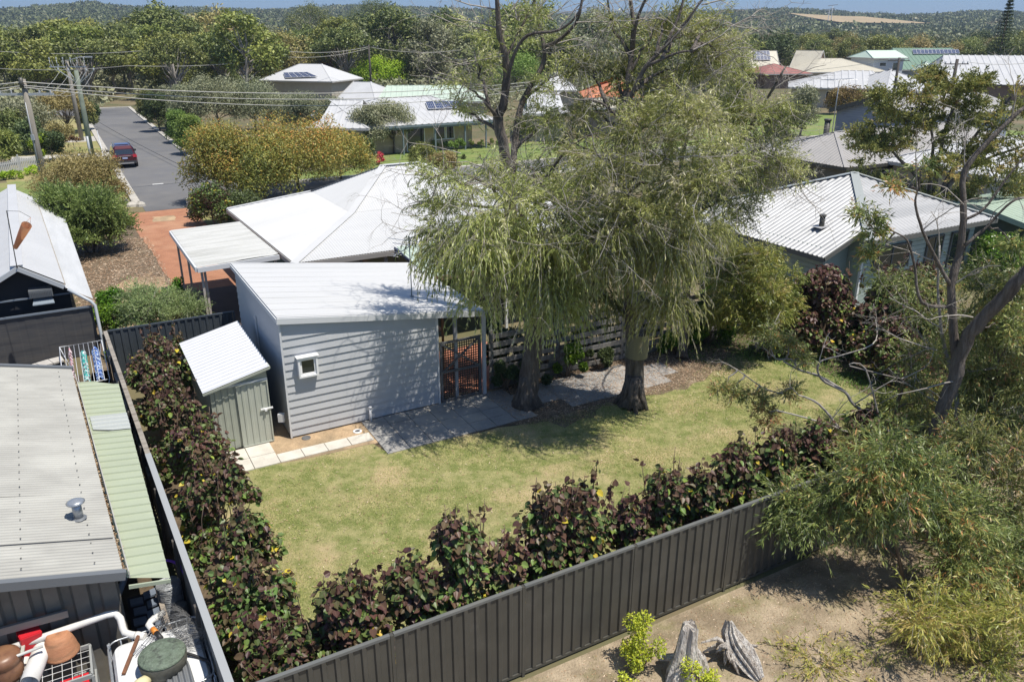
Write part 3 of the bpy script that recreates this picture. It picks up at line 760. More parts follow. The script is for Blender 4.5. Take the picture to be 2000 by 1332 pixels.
# --- carport
cp = thing('carport', 'flat white sheet carport on slim posts over red gravel beside white roofed house', 'carport', A(3.35, 27.6))
m_streak = M('streaky_white_sheet', (0.52, .52, .50), .5, (0.38, .38, .355), 1.6, 6, stretch=(.25, 3, 1), lo=.45, hi=.7)
m = MB(); m.sheet([A(3.35, 27.6, 2.46), A(6.12, 27.75, 2.52), A(5.95, 33.5, 2.56), A(3.3, 33.5, 2.48)], A(1, 0), pitch=.19, amp=.025, kind='trap'); m.build('roof', m_streak, cp)
m = MB()
for p, q in ((A(3.35, 27.58, 2.36), A(6.12, 27.72, 2.42)), (A(3.32, 27.6, 2.38), A(3.27, 33.5, 2.40)), (A(3.3, 33.52, 2.40), A(5.95, 33.52, 2.46))): m.beam(p, q, .07, .16)
m.build('edge_beam', m_trim, cp)
for a, b in ((3.5, 27.8), (3.62, 27.95), (3.45, 30.6), (3.45, 33.3), (6.0, 27.85)):
    m = MB(); m.beam(A(a, b, 0), A(a, b, 2.38), .075); m.build('post', M('cream_grey_post', (.42, .38, .35), .6), cp)
# --- pale green patio roof behind studio
pt = thing('patio_roof', 'pale green sheet patio roof with a dark translucent panel, behind the studio', 'patio roof', A(9.9, 23))
m_pg = M('pale_green_roof', (0.50, .58, .49), .55, (.43, .51, .42), 1.5)
m = MB(); m.sheet([A(9.75, 22.9, 2.40), A(12.0, 22.9, 2.40), A(12.0, 26.3, 2.62), A(9.9, 26.3, 2.62)], A(0, 1), pitch=.19, amp=.02, kind='trap'); m.build('roof', m_pg, pt)
m = MB(); m.sheet([A(12.0, 22.9, 2.395), A(15.5, 22.9, 2.395), A(15.5, 26.3, 2.615), A(12.0, 26.3, 2.615)], A(0, 1), pitch=.15, amp=.02); m.build('translucent_panel', M('smoky_sheet', (.10, .12, .15), .25, (.16, .18, .20), 2), pt)
m = MB(); m.beam(A(9.75, 22.88, 2.33), A(15.5, 22.88, 2.33), .05, .14); m.build('beam', M('pink_brown_beam', (.36, .22, .17), .7), pt)
m = MB(); m.beam(A(9.78, 22.9, 2.36), A(9.88, 26.3, 2.58), .05, .1); m.build('barge', M('dark_navy', (.05, .06, .09), .5), pt)
for a in (9.85, 12.6, 15.4):
    m = MB(); m.beam(A(a, 22.95, 0), A(a, 22.95, 2.3), .09); m.build('post', m_trim, pt)

# --- pale green weatherboard house at right, pyramid roof of grey corrugated sheet
gh = thing('pale_green_house', 'pale green house with silver corrugated pyramid roof and dark framed windows at right', 'house', A(24.8, 18.1))
m_gal = M('zincalume', (0.43, .43, .43), .55, (0.33, .335, .34), 1.3, 3, (0.47, .47, .47), 2.2, metal=.2, stretch=(.05, 1.0, 1), spec=.3)
m_gwall = M('pale_green_board', (0.40, .46, .42), .7, (.36, .42, .38), 2)
ap = A(28.65, 22.15, 4.34)
c0, c1, c2, c3 = A(24.8, 18.1, 2.80), A(32.5, 18.1, 2.80), A(32.5, 26.3, 2.80), A(23.4, 27.6, 2.27)
n_ = (c0 - ap).cross(A(24.8, 26.2, 2.80) - ap)
def onl(a, b):
    p = A(a, b); return Vector((p.x, p.y, ap.z - (n_.x * (p.x - ap.x) + n_.y * (p.y - ap.y)) / n_.z))
bcut = 18.75
hipf = (18.1 - 22.15); k_ = (bcut - 22.15) / hipf
hp = ap.lerp(c0, k_)
m = MB()
lz = onl(23.35, bcut); lb = onl(23.35, 27.6)
m.sheet([ap, hp, lz, lb, ap.lerp(lb, .02)][:4], A(1, 0), pitch=.21, amp=.024)
m.sheet([ap, c0, c1], A(0, 1), pitch=.21, amp=.024)
m.sheet([ap, c1, c2], A(1, 0), pitch=.15, amp=.014, seg=4)
m.sheet([ap, c2, lb], A(0, 1), pitch=.15, amp=.014, seg=4)
rf = m.build('roof', m_gal, gh)
m = MB(); up = Vector((0, 0, .035))
for p in (c0, c1, c2, lb): m.beam(ap + up, p + up, .32, .02)
m.build('hip_cap', M('grey_capping', (.40, .42, .40), .4, metal=.2), rf)
m = MB()
dn = Vector((0, 0, .09))
m.beam(c0 - dn, c1 - dn, .07, .17); m.beam(c1 - dn, c2 - dn, .07, .17); m.beam(lz - dn, lb - dn, .07, .17); m.beam(hp - dn * .6, lz - dn * .6, .06, .16); m.beam(hp - dn, c0 - dn, .06, .15)
m.build('gutter', M('dark_slate_gutter', (.12, .12, .11), .5), gh)
m = MB()
m.prism([A(25.3, 18.7, 0), A(32.0, 18.7, 0), A(32.0, 25.7, 0), A(25.3, 25.7, 0)], (0, 0, 2.72))
m.prism([A(23.9, 19.3, 0), A(25.28, 19.3, 0), A(25.28, 27.0, 0), A(23.9, 27.0, 0)], (0, 0, 2.32))
m.prism([A(23.9, 19.3, 2.33), A(25.28, 19.3, 2.33), A(25.28, 19.3, 2.85), A(23.9, 19.3, 2.36)], A(0, .1) - A(0, 0))
m.build('wall', m_gwall, gh)
m = MB()
for k in range(15):
    z = .1 + k * .18; m.abox(25.27, 32.03, 18.66, 18.69, z, z + .165)
for k in range(13):
    z = .1 + k * .18; m.abox(23.86, 23.89, 19.3, 27.0, z, z + .165)
m.build('boarding', m_gwall, gh)
for k, (a0, a1, z0, z1) in enumerate(((25.9, 28.0, 1.35, 2.3), (29.0, 30.0, .9, 2.35), (30.5, 31.6, .9, 2.35))):
    m = MB()
    for (x0, x1, y0, y1) in ((a0, a0 + .06, z0, z1), (a1 - .06, a1, z0, z1), (a0, a1, z0, z0 + .06), (a0, a1, z1 - .06, z1), ((a0 + a1) / 2 - .03, (a0 + a1) / 2 + .03, z0, z1)):
        m.abox(x0, x1, 18.58, 18.655, y0, y1)
    w_ = m.build('window', m_gateg, gh); m = MB(); m.abox(a0 + .061, a1 - .061, 18.60, 18.63, z0 + .061, z1 - .061); m.build('pane', m_glass, w_)
m = MB(); m.beam(A(25.25, 18.62, 0), A(25.25, 18.62, 2.7), .09); m.build('corner_board', m_upvc, gh)
p = onl(24.9, 20.35)
vp = thing('roof_vent', 'short black vent pipe on silver corrugated roof of the pale green house', 'roof vent', p)
m = MB(); m.tube([p - Vector((0, 0, .05)), p + Vector((0, 0, .42))], .10, 12); m.tube([p + Vector((0, 0, .42)), p + Vector((0, 0, .5))], .13, 12); m.build('pipe', m_char, vp)
m = MB(); m.beam(p + Vector((0, 0, .03)) - A(.3, 0), p + Vector((0, 0, .08)) + A(.3, 0), .5, .01); m.build('flashing', m_gal, vp)

# --- grey tiled-colour house, its tall gabled neighbour, right hand sheds
m_tau = M('taupe_metal_roof', (0.36, .34, .32), .55, (.31, .295, .28), .6, 6)
house('grey_roofed_house', 'low house with taupe grey hip roof behind the silver corrugated roof', A(39.3, 31.0), A(58, 31.0), 7.4, 2.5, 1.45, (3.2, 3.2), m_tau, M('dark_khaki_wall', (.16, .15, .12), .8), pitch=.25, amp=.02, kind='trap', windows=(('F', 3, 5, .8, 2.0), ('F', 8, 10, .8, 2.0)), fascia=m_char)
m_bluew = M('blue_grey_board', (0.30, .33, .39), .7, (.27, .30, .36), 1.5)
gw = thing('gabled_grey_house', 'tall blue grey boarded gable wall with dark barge boards behind taupe roof', 'house', A(54, 38))
m = MB(); m.prism([A(54, 37.6, 0), A(54, 44.2, 0), A(54, 44.2, 4.1), A(54, 40.9, 5.05), A(54, 37.6, 4.1)], A(12, 0) - A(0, 0)); m.build('wall', m_bluew, gw)
m = MB()
for k in range(26):
    z = .2 + k * .18
    if z < 4.0: b0, b1 = 37.6, 44.2
    else:
        f = (z + .18 - 4.1) / .95; b0, b1 = 37.6 + 3.3 * f, 44.2 - 3.3 * f
    if b1 - b0 > .3: m.abox(53.95, 53.99, b0, b1, z, z + .165)
m.build('boarding', m_bluew, gw)
m = MB()
m.slab([A(53.6, 37.2, 4.05), A(67, 37.2, 4.05), A(67, 40.9, 5.15), A(53.6, 40.9, 5.15)], .05); m.slab([A(53.6, 40.9, 5.16), A(67, 40.9, 5.16), A(67, 44.6, 4.05), A(53.6, 44.6, 4.05)], .05)
m.build('roof', m_tau, gw)
m = MB(); m.beam(A(53.55, 37.2, 3.95), A(53.55, 40.9, 5.08), .08, .32); m.beam(A(53.55, 44.6, 3.95), A(53.55, 40.9, 5.08), .08, .32); m.build('barge_board', m_char, gw)
ae = thing('tv_aerial', 'tall television aerial in front of the blue grey gable wall', 'aerial', A(42.3, 34.7, 3.9))
m = MB(); p = A(42.2, 34.7, 3.9); m.tube([p, p + Vector((0, 0, 3.2))], .03, 6); m.build('mast', MATS['galvanised_tube'], ae)
m = MB(); q = p + Vector((0, 0, 3.15)); m.beam(q - Vector((.9, .5, 0)), q + Vector((1.0, .4, .05)), .04)
for k in range(8): c = q + Vector((-.8 + .22 * k, -.42 + .11 * k, 0)); m.tube([c - Vector((.30, -.45, 0)), c + Vector((.30, -.45, 0))], .014, 5)
m.build('aerial_elements', MATS['aluminium'], ae)
ch = thing('flue_pipe', 'dark flue pipe standing by green lawn left of the blue grey gable', 'flue', A(40.4, 38.2, 0))
m = MB(); p = G(1613, 265, 2.2); ch.location = p; WORLD[ch.name] = Matrix.Translation(p) @ Matrix.Rotation(YAW, 4, 'Z')
m.tube([p + Vector((0, 0, -2.2)), p + Vector((0, 0, 1.1))], .22, 10); m.build('pipe', m_char, ch); m = MB(); m.tube([p + Vector((0, 0, 1.1)), p + Vector((0, 0, 1.25))], .28, 10); m.build('cowl', m_char, ch)
house('white_roofed_house', 'white roofed house peeping out at the right edge behind tree branches', A(43.0, 24.6), A(60, 24.6), 7, 2.6, 1.3, (3, 3), m_wroof, pitch=.3, amp=.02, kind='trap')
m_sager = M('sage_roof', (0.36, .44, .35), .55, (.32, .40, .31), 1.2)
house('green_garden_shed', 'long sage green shed with dark green wall beyond the pale green house', A(34.4, 17.2), A(44, 17.2), 6.0, 2.2, .55, (0, 0), m_sager, M('dark_green_wall', (.07, .10, .085), .7, (.09, .12, .10), 2), pitch=.3, amp=.02, kind='trap', windows=(('F', 1.2, 2.2, .7, 1.8),), cat='shed', fascia=m_sager)

# --- far right group
def gp(px, py, z): return G(px, py, z)
def dp(px, y): return D(px, 200, y)
m_brick = M('brown_brick', (0.24, .17, .13), .85, (.19, .13, .10), 3)
m_creamr = M('cream_roof', (0.52, .48, .38), .55, (.46, .425, .34), .5)
m_redr = M('dull_red_roof', (0.33, .14, .12), .8, (.27, .11, .095), 1.2)
m_greenr = M('green_roof', (0.15, .25, .18), .5, (.13, .21, .15), .4)
house('long_white_roofed_house', 'long low house with white ribbed roof left of the far power poles', dp(1536, 114), dp(1735, 110), 13, 2.6, 2.0, (7, 2), pitch=.9, amp=.06, kind='trap', windows=(('F', 5, 8.5, .4, 2.1), ('F', 12, 14, .9, 2.0)))
house('hipped_white_house', 'white hip roofed house directly behind the two far power poles', dp(1729, 106), dp(1852, 107), 13, 2.6, 2.4, (4, 5), pitch=.9, amp=.06, kind='trap', windows=(('F', 1, 3, .6, 2.0), ('F', 5, 7, .6, 2.0)))
house('large_white_roofed_house', 'largest white ribbed roof at the far right beside a brown brick gable', dp(1820, 122), dp(2100, 117), 20, 2.6, 3.7, (2.5, 2), pitch=.9, amp=.06, kind='trap', fascia=m_char, wallm=m_brick)
tg, P, Ln, _ = house('green_roofed_house', 'green roofed house with a row of pale solar panels, far right', dp(1738, 166), dp(1890, 168), 14, 2.6, 3.9, (3.0, 1.0), m_greenr, pitch=.9, amp=.05, kind='trap', wallm=m_bluew)
e, r0, r1 = _
q0, q1 = plane_at(1783, 108, e[0], e[1], r1), plane_at(1874, 107, e[0], e[1], r1)
q3, q2 = plane_at(1781, 99, e[0], e[1], r1), plane_at(1871, 99, e[0], e[1], r1)
m_solar_old = m_solar
solar(tg, [q0, q1, q2, q3], 12, 1, off=.2)
house('mint_roofed_house', 'pale mint roofed upper storey with white boarded wall beside green roof', dp(1693, 162), dp(1760, 164), 8, 4.9, 1.3, (1.2, 0), M('mint_roof', (.55, .66, .55), .5), M('white_board', (.50, .53, .56), .7), windows=(('F', 2, 3.4, 3.4, 4.0), ('F', 5, 6, 2.6, 4.0)))
house('small_hip_roof_house', 'small pale grey-green pavilion roof in front of the big green roof', dp(1786, 158), dp(1824, 158), 4, 2.8, 1.6, (2, 2), M('grey_green_roof', (.45, .54, .48), .5), cat='house')
house('cream_roofed_house', 'cream hip roofed house behind the long white roof, shrub in front', dp(1570, 156), dp(1726, 158), 14, 2.6, 2.2, (6, 6), m_creamr)
house('flat_cream_house', 'low cream roofed house with flat ridge behind the cream hip roof', dp(1608, 185), dp(1700, 186), 8, 3.0, .8, (1, 1), m_creamr)
house('steep_gable_house', 'steep cream gable roof with brown brick end among trees, upper right', dp(1532, 165), dp(1584, 162), 8, 2.6, 3.6, (0, 0), m_creamr, m_brick, inset=.2)
tg, P, Ln, _ = house('cream_solar_house', 'steep cream roof carrying dark blue solar panels at the big tree\'s right edge', dp(1450, 160), dp(1518, 160), 8, 2.6, 3.6, (0, 0), m_creamr, m_brick, inset=.2)
e, r0, r1 = _
solar(tg, [plane_at(1472, 120, e[0], e[1], r1), plane_at(1505, 119, e[0], e[1], r1), plane_at(1502, 101, e[0], e[1], r1), plane_at(1470, 102, e[0], e[1], r1)], 5, 2, off=.2)
house('red_roofed_house', 'dull red roofed house in front of the steep brick gable, far right', dp(1485, 150), dp(1580, 151), 11, 2.6, 1.5, (4, 5), m_redr, m_brick)
# --- middle group across the street
m_lime = M('limestone_block', (0.50, .40, .27), .85, (.40, .32, .21), 2.5, 6, bump=.2)
F0, F1 = gp(700, 251, 2.45), gp(972, 234, 2.45)
tg, P, Ln, _ = house('limestone_house', 'limestone house across the street with verandah and solar panels on white roof', F0, F1, 12.5, 2.45, 1.75, (4.5, 3.5), m_wroof, m_lime, pitch=.6, amp=.03, kind='trap', inset=1.7, fascia=M('slate_blue_trim', (.16, .20, .22), .5),
    windows=(('F', 7.6, 8.6, .9, 2.0), ('F', 8.8, 9.5, .9, 2.0), ('F', 5.0, 6.6, .05, 2.1)))
e, r0, r1 = _
solar(tg, [plane_at(836, 217, e[0], e[1], r1), plane_at(915, 214, e[0], e[1], r1), plane_at(904, 200, e[0], e[1], r1), plane_at(830, 202, e[0], e[1], r1)], 5, 1, off=.15)
for x in (1.0, 4.0, 7.0, 9.9, 12):
    m = MB(); m.beam(P(x, .25, 0), P(x, .25, 2.4), .12); m.build('verandah_post', MATS['slate_blue_trim'], tg)
m = MB(); m.beam(P(0.2, .2, 2.22), P(Ln - .2, .2, 2.22), .1, .25); m.build('verandah_beam', MATS['slate_blue_trim'], tg)
house('white_wing_house', 'white roofed house half hidden by grey-green trees left of the limestone house', dp(590, 66), dp(716, 66), 10, 2.5, 1.8, (4, 4), m_wroof, pitch=.6, amp=.03, kind='trap')
house('bright_white_roofed_house', 'white hip roofed house seen between the two big tree trunks', dp(1016, 77), dp(1116, 77), 9, 2.6, 1.6, (4, 4), M('bright_white_roof', (.54, .54, .54), .5), M('beige_wall', (.42, .36, .28), .8), pitch=.6, amp=.03, kind='trap')
house('pale_green_roofed_house', 'pale green roofed house just behind the solar panelled white roof', dp(735, 90), dp(955, 91), 10, 2.6, 1.4, (1, 3), m_pg, pitch=.6, amp=.03, kind='trap')
house('pale_gable_house', 'small white gabled roofs beside lime green trees, behind the street trees', dp(655, 92), dp(735, 90), 8, 2.6, 1.8, (0, 3), m_wroof)
house('orange_tiled_house', 'orange terracotta tiled roof seen through the big weeping tree', dp(1140, 96), dp(1256, 96), 9, 2.6, 2.0, (5, 3), M('terracotta_tile', (.48, .17, .085), .8, (.58, .23, .12), 2, 8, bump=.5, bscale=4))
house('white_house_beyond', 'white roofs beyond the left fork of the big weeping tree', dp(1048, 108), dp(1130, 108), 10, 2.6, 2.0, (3, 3), MATS['bright_white_roof'])
house('sandy_roofed_house', 'sandy cream low roof under the orange tiled roof behind tree trunk', dp(1150, 83), dp(1226, 83), 7, 2.6, .9, (2, 2), m_creamr, M('dark_beige_wall', (.25, .22, .18), .8))
tg, P, Ln, _ = house('solar_roofed_house', 'far white hip roofed house with dark solar panels on the left, below brown tree', dp(510, 131), dp(652, 127), 10, 2.6, 2.3, (4.5, 4.5), MATS['bright_white_roof'])
e, r0, r1 = _
solar(tg, [plane_at(558, 155, e[0], e[1], r1), plane_at(622, 153, e[0], e[1], r1), plane_at(600, 143.5, e[0], e[1], r1), plane_at(554, 144.5, e[0], e[1], r1)], 5, 1, off=.2)
house('tiny_grey_roof', 'tiny pale roof among distant trees beyond the lime green tree', dp(814, 176), dp(842, 176), 6, 2.6, 2.2, (3, 3), MATS['bright_white_roof'])

# ------------------------------------------------------------ neighbour's buildings on the left
m_greyr = M('weathered_grey_roof', (0.34, .335, .305), .6, (0.285, .28, .255), 1.3, 10, (0.385, .38, .345), .5, stretch=(1, 2.5, 1))
ns = thing('grey_roofed_shed', 'low shed with weathered grey corrugated roof and dark ribbed wall, lower left', 'shed', A(-.3, 11.8))
zn = lambda a, b: 2.2 + (-.3 - a) * .25
m = MB()
m.sheet([A(-.27, 11.6, zn(-.27, 0)), A(-6, 11.6, zn(-6, 0)), A(-6.4, 20.45, zn(-6.4, 0)), A(-.66, 20.45, zn(-.5, 0))], A(1, 0), pitch=.085, amp=.009); m.build('roof', m_greyr, ns)
m = MB()
for k in range(6):
    b = 12.6 + 1.55 * k; p = A(-.3 - (b - 11.6) * .04, b, 0); p.z = zn(-.3, 0) + .015; q = A(-5.5, b, zn(-5.5, 0) + .015); m.beam(p, q, .012, .006)
for k in range(30):
    b = 11.9 + k * .286
    for a in (-.62 - (b - 11.6) * .035, -1.55 - (b - 11.6) * .02):
        c = A(a, b, zn(a, 0) + .012); m.lathe(c, [(.012, 0), (.012, .008), (.001, .010)], 6)
m.build('screws', M('dark_screw', (.09, .085, .08), .7), ns)
m = MB(); m.beam(A(-.25, 11.57, zn(-.25, 0) - .03), A(-6, 11.57, zn(-6, 0) - .03), .10, .14); m.build('barge', M('slate_barge', (.14, .15, .16), .5), ns)
m = MB(); m.beam(A(-.62, 20.5, zn(-.62, 0) + .0), A(-6, 20.5, zn(-6, 0) + .0), .1, .1); m.build('end_flashing', MATS['slate_barge'], ns)
m = MB()
m.sheet([A(-.42, 11.95, 0), A(-6, 11.95, 0), A(-6, 11.95, 3.5), A(-.42, 11.95, 2.12)], (0, 0, 1), pitch=.38, amp=.065, kind='wall')
m.sheet([A(-.42, 11.95, 0), A(-.8, 20.3, 0), A(-.8, 20.3, 2.12), A(-.42, 11.95, 2.12)], (0, 0, 1), pitch=.30, amp=.04, kind='wall')
m.poly([A(-.8, 20.3, 0), A(-6, 20.3, 0), A(-6, 20.3, 3.4), A(-.8, 20.3, 2.15)])
m.build('wall', M('dark_brown_grey_wall', (0.155, .145, .125), .5, (0.20, .185, .155), 2, 8, (.11, .108, .10), .8), ns)
m = MB()
m.beam(A(-.20, 11.6, 2.12), A(-.60, 20.4, 2.12), .015, .12); m.beam(A(-.32, 11.6, 2.08), A(-.72, 20.4, 2.08), .12, .015)
gt_ = m.build('gutter', M('dull_white_gutter', (.46, .45, .42), .6, (.34, .33, .30), 3), ns)
m = MB()
n = 2600; bb = RNG.uniform(11.65, 20.3, n); aa = -.27 - (bb - 11.6) * .0455 + RNG.normal(0, .025, n) - .01
P_ = np.array([A(a, b, 2.11) for a, b in zip(aa, bb)]); P_[:, 2] += RNG.uniform(0, .035, n)
m.leaves(P_, RNG.normal(size=(n, 3)) * [1, 1, .2], RNG.uniform(.03, .06, n), .02, RNG.random(n))
m.build('leaf_litter', LEAF('gutter_litter', [(0, (.30, .21, .12)), (.5, (.20, .13, .07)), (1, (.50, .42, .30))], trans=0), gt_)['kind'] = 'stuff'
fl = thing('roof_flue', 'short galvanised flue with round cap on the weathered grey roof', 'flue', A(-.78, 13.3, zn(-.78, 0)))
p = A(-.78, 13.3, zn(-.78, 0))
m_galv = M('galvanised', (.45, .47, .49), .35, (.36, .38, .40), 12, 4, metal=.6)
m = MB(); m.tube([p, p + Vector((0, 0, .30))], .075, 16); m.build('pipe', m_galv, fl)
m = MB(); m.lathe(p + Vector((0, 0, .30)), [(.14, 0), (.145, .012), (.10, .04), (.04, .06), (.001, .065)], 24); m.lathe(p + Vector((0, 0, .31)), [(.001, -.01), (.14, -.012)], 24); m.build('cap', m_galv, fl)
m = MB(); m.lathe(p, [(.12, .004), (.085, .03), (.076, .03)], 16); m.build('flashing', MATS['slate_barge'], fl)
gl = thing('green_lean_to', 'narrow pale green lean-to roof between grey roofed shed and side fence', 'lean-to roof', A(-.28, 11.6))
m = MB(); m.sheet([A(-.24, 11.55, 2.0), A(.34, 11.5, 1.93), A(.27, 20.0, 1.93), A(-.60, 20.2, 2.0)], A(1, -.03), pitch=.27, amp=.03, kind='deck'); m.build('roof', M('pale_green_sheet', (0.36, .40, .29), .6, (.33, .365, .265), 1, 8), gl)
m = MB(); m.beam(A(-.24, 11.53, 1.95), A(.34, 11.48, 1.88), .03, .06); m.build('edge', MATS['pale_green_sheet'], gl)
for k, b in enumerate((14.5, 17.3, 19.8)):
    m = MB(); m.beam(A(.2, b, 0), A(.2, b, 1.88), .07); m.build('post', m_weather, gl)
m = MB(); m.sheet([A(-.40, 17.2, 2.035), A(.30, 17.15, 1.965), A(.29, 17.95, 1.965), A(-.43, 18.0, 2.035)], A(1, -.03), pitch=.20, amp=.028, kind='trap'); m.build('clear_panel', M('translucent_grey_sheet', (.40, .42, .40), .4), gl)

# --- gabled patio with shade screen
pg = thing('gabled_patio', 'gabled white patio roof with dark shade screen wall and downpipe, upper left', 'patio', A(-1.75, 28))
n0, f0 = A(-1.75, 28.0, 3.1), A(-2.2, 44.0, 3.1)
n1_, f1_ = A(-.60, 27.9, 2.37), A(-1.38, 44.2, 2.37)
n2_, f2_ = A(.14, 27.7, 1.88), A(-.36, 44.2, 1.88)
l1, lf1 = A(-4.6, 28.0, 1.55), A(-5.2, 44.0, 1.55)
m_wsh = M('white_insulated_sheet', (0.53, .53, .53), .45, (0.49, .49, .49), .8)
m = MB(); m.sheet([n0, n1_, f1_, f0], n1_ - n0, pitch=.25, amp=.006, kind='deck'); m.sheet([n0, f0, lf1, l1], n0 - l1, pitch=.25, amp=.006, kind='deck'); m.build('roof', m_wsh, pg)
m = MB(); m.sheet([n1_ - Vector((0, 0, .06)), n2_, f2_, f1_ - Vector((0, 0, .06))], n2_ - n1_, pitch=.19, amp=.012, kind='trap'); m.build('lower_roof', M('grey_white_sheet', (.50, .51, .52), .5, (.43, .44, .45), 1.2, stretch=(3, .4, 1)), pg)
m = MB(); m.beam(n1_ + Vector((0, 0, .01)), f1_ + Vector((0, 0, .01)), .10, .03); m.build('valley_flashing', M('stained_flashing', (.38, .34, .27), .7, (.24, .20, .15), 5), pg)
m = MB(); m.beam(n0 + Vector((0, 0, .03)), f0 + Vector((0, 0, .03)), .34, .02); m.build('ridge_cap', m_wsh, pg)
m = MB(); dn = Vector((0, 0, .07)); m.beam(n0 - dn, n1_ - dn, .09, .13); m.beam(n0 - dn, l1 - dn, .09, .13); m.build('gable_trim', M('silver_trim', (.45, .47, .49), .4), pg)
m = MB(); m.prism([A(-.5, 28.35, 0), A(-5, 28.35, 0), A(-5, 28.35, 1.3), A(-1.76, 28.35, 2.95), A(-.5, 28.35, 2.2)], A(0, .05) - A(0, 0)); m.build('gable_shade_sheet', M('gable_shade_black', (.02, .021, .025), .8), pg)  # black sheet painted as the shade inside the open gable
m = MB()
m.sheet([A(.05, 27.62, .02), A(-4.5, 27.62, .02), A(-4.5, 27.62, 1.62), A(.05, 27.62, 1.62)], (0, 0, 1), pitch=.5, amp=.006, kind='wall'); m.build('shade_screen', M('dark_shade_mesh', (.055, .058, .066), .7, (.085, .08, .078), 3, 8, (.04, .042, .05), .8, stretch=(.5, 1, 5)), pg)
m = MB(); m.beam(A(.05, 27.6, 1.64), A(-4.5, 27.6, 1.64), .05, .06); m.beam(A(-.2, 28.2, 2.0), A(-4.5, 28.2, 2.0), .05, .05); m.build('rail', M('slate_rail', (.17, .20, .24), .5), pg)
m = MB()
dp = [A(-.52, 27.75, 2.25), A(.05, 27.55, 1.82), A(.14, 27.5, 1.68), A(.15, 27.4, .9), A(.18, 27.0, .05)]
m.tube(dp, .05, 10); m.build('downpipe', M('silver_grey_pipe', (.42, .45, .48), .4), pg)
m = MB(); m.abox(-1.6, -.95, 27.9, 28.33, 2.05, 2.3)
for k in range(14): m.abox(-1.57 + k * .045, -1.55 + k * .045, 27.87, 27.9, 2.08, 2.27)
m.build('vent_grille', M('grey_grille', (.13, .14, .15), .5), pg)
m = MB(); m.prism([A(-1.55, 27.75, 1.86), A(-.95, 27.75, 1.86), A(-1.0, 28.2, 1.98), A(-1.5, 28.2, 1.98)], (0, 0, .03)); m.build('bracket_shelf', M('blue_grey_shelf', (.22, .26, .30), .5), pg)
sc = thing('windsock', 'faded orange windsock hanging over the white patio roof ridge', 'windsock', A(-1.78, 27.95, 3.1))
p = D(34, 520, n0.y); tp = D(13, 412, n0.y - 1.2)
m = MB(); m.tube([n0 + Vector((0, 0, -.1)), tp], .014, 6); arm = D(60, 425, n0.y - 1.6); mid = D(38, 413, n0.y - 1.4)
m.tube([tp, mid, arm], .006, 5); m.build('pole', m_char, sc)
s0 = D(52, 440, n0.y - 1.6); s1 = D(30, 484, n0.y - 1.3)
ax = (s1 - s0); m = MB()
prof = [(.135, 0), (.128, .12), (.11, .4), (.085, .7), (.06, 1.0)]
m.lathe(s0, [(r, h * ax.length) for r, h in prof], 14, axis=ax); m.tube([arm, s0 + Vector((.1, 0, 0))], .004, 4); m.tube([arm, s0 - Vector((.1, 0, 0))], .004, 4)
m.build('sock', LEAF('windsock_cloth', [(0, (.62, .27, .15)), (1, (.62, .27, .15))], rough=.8, trans=.35), sc)
# ------------------------------------------------------------ vegetation tools
m_bark = M('dark_rough_bark', (0.11, 0.09, 0.075), .9, (0.21, 0.18, 0.155), 5, 10, (0.065, .055, .046), 1.2, bump=1.0, bscale=20, stretch=(2.5, 2.5, .45), lo=.38, hi=.62)
m_barkp = M('pale_grey_bark', (0.34, 0.31, 0.28), .85, (0.20, .175, .155), 4, 8, (0.45, .42, .38), 1.0, bump=.5, bscale=18)
m_deadw = M('bleached_twig', (0.42, 0.39, 0.35), .85, (0.27, .235, .20), 5, 6)
m_stem = M('brown_stem', (0.13, 0.09, 0.06), .85, (0.20, .15, .10), 6)

L_pep = LEAF('weeping_leaf', [(0, (.07, .085, .026)), (.3, (.19, .215, .06)), (.65, (.31, .335, .105)), (.88, (.40, .40, .165)), (1, (.45, .42, .28))], trans=.35, rough=.42, spec=.5)
L_pepy = LEAF('weeping_leaf_yellow', [(0, (.10, .125, .03)), (.4, (.19, .215, .045)), (.8, (.29, .28, .065)), (1, (.33, .25, .09))], trans=.35, rough=.42, spec=.5)
L_pepo = LEAF('fine_leaf_orange_tips', [(0, (.05, .07, .022)), (.45, (.15, .18, .05)), (.78, (.26, .26, .08)), (.92, (.33, .23, .08)), (1, (.36, .15, .07))], trans=.3, rough=.42, spec=.5)
L_purple = LEAF('purple_heart_leaf', [(0, (.050, .024, .024)), (.30, (.100, .055, .040)), (.46, (.088, .066, .034)), (.56, (.068, .092, .032)), (.84, (.115, .18, .045)), (.99, (.20, .27, .05)), (1, (.42, .33, .04))], trans=.30, rough=.42, spec=.35)
L_orange = LEAF('gum_orange_tips', [(0, (.06, .07, .022)), (.35, (.15, .16, .038)), (.62, (.22, .20, .045)), (.85, (.35, .22, .05)), (1, (.44, .20, .06))], trans=.25)
L_olive = LEAF('olive_gum_leaf', [(0, (.035, .048, .016)), (.5, (.10, .12, .036)), (1, (.20, .21, .062))], trans=.2)
L_olive2 = LEAF('yellow_green_gum_leaf', [(0, (.05, .065, .018)), (.5, (.14, .16, .038)), (1, (.25, .25, .06))], trans=.2)
L_grey = LEAF('grey_green_leaf', [(0, (.095, .105, .06)), (.5, (.17, .18, .10)), (1, (.25, .25, .155))], trans=.2)
L_dark = LEAF('dark_green_leaf', [(0, (.03, .045, .018)), (.5, (.06, .08, .028)), (1, (.10, .13, .04))], trans=.2)
L_brown = LEAF('rusty_brown_leaf', [(0, (.07, .045, .022)), (.5, (.14, .085, .035)), (1, (.20, .14, .05))], trans=.2)
L_lime = LEAF('lime_leaf', [(0, (.10, .16, .012)), (.5, (.22, .32, .02)), (1, (.36, .44, .035))], trans=.35)
L_green = LEAF('mid_green_leaf', [(0, (.05, .085, .02)), (.5, (.11, .17, .035)), (1, (.19, .26, .055))], trans=.3)
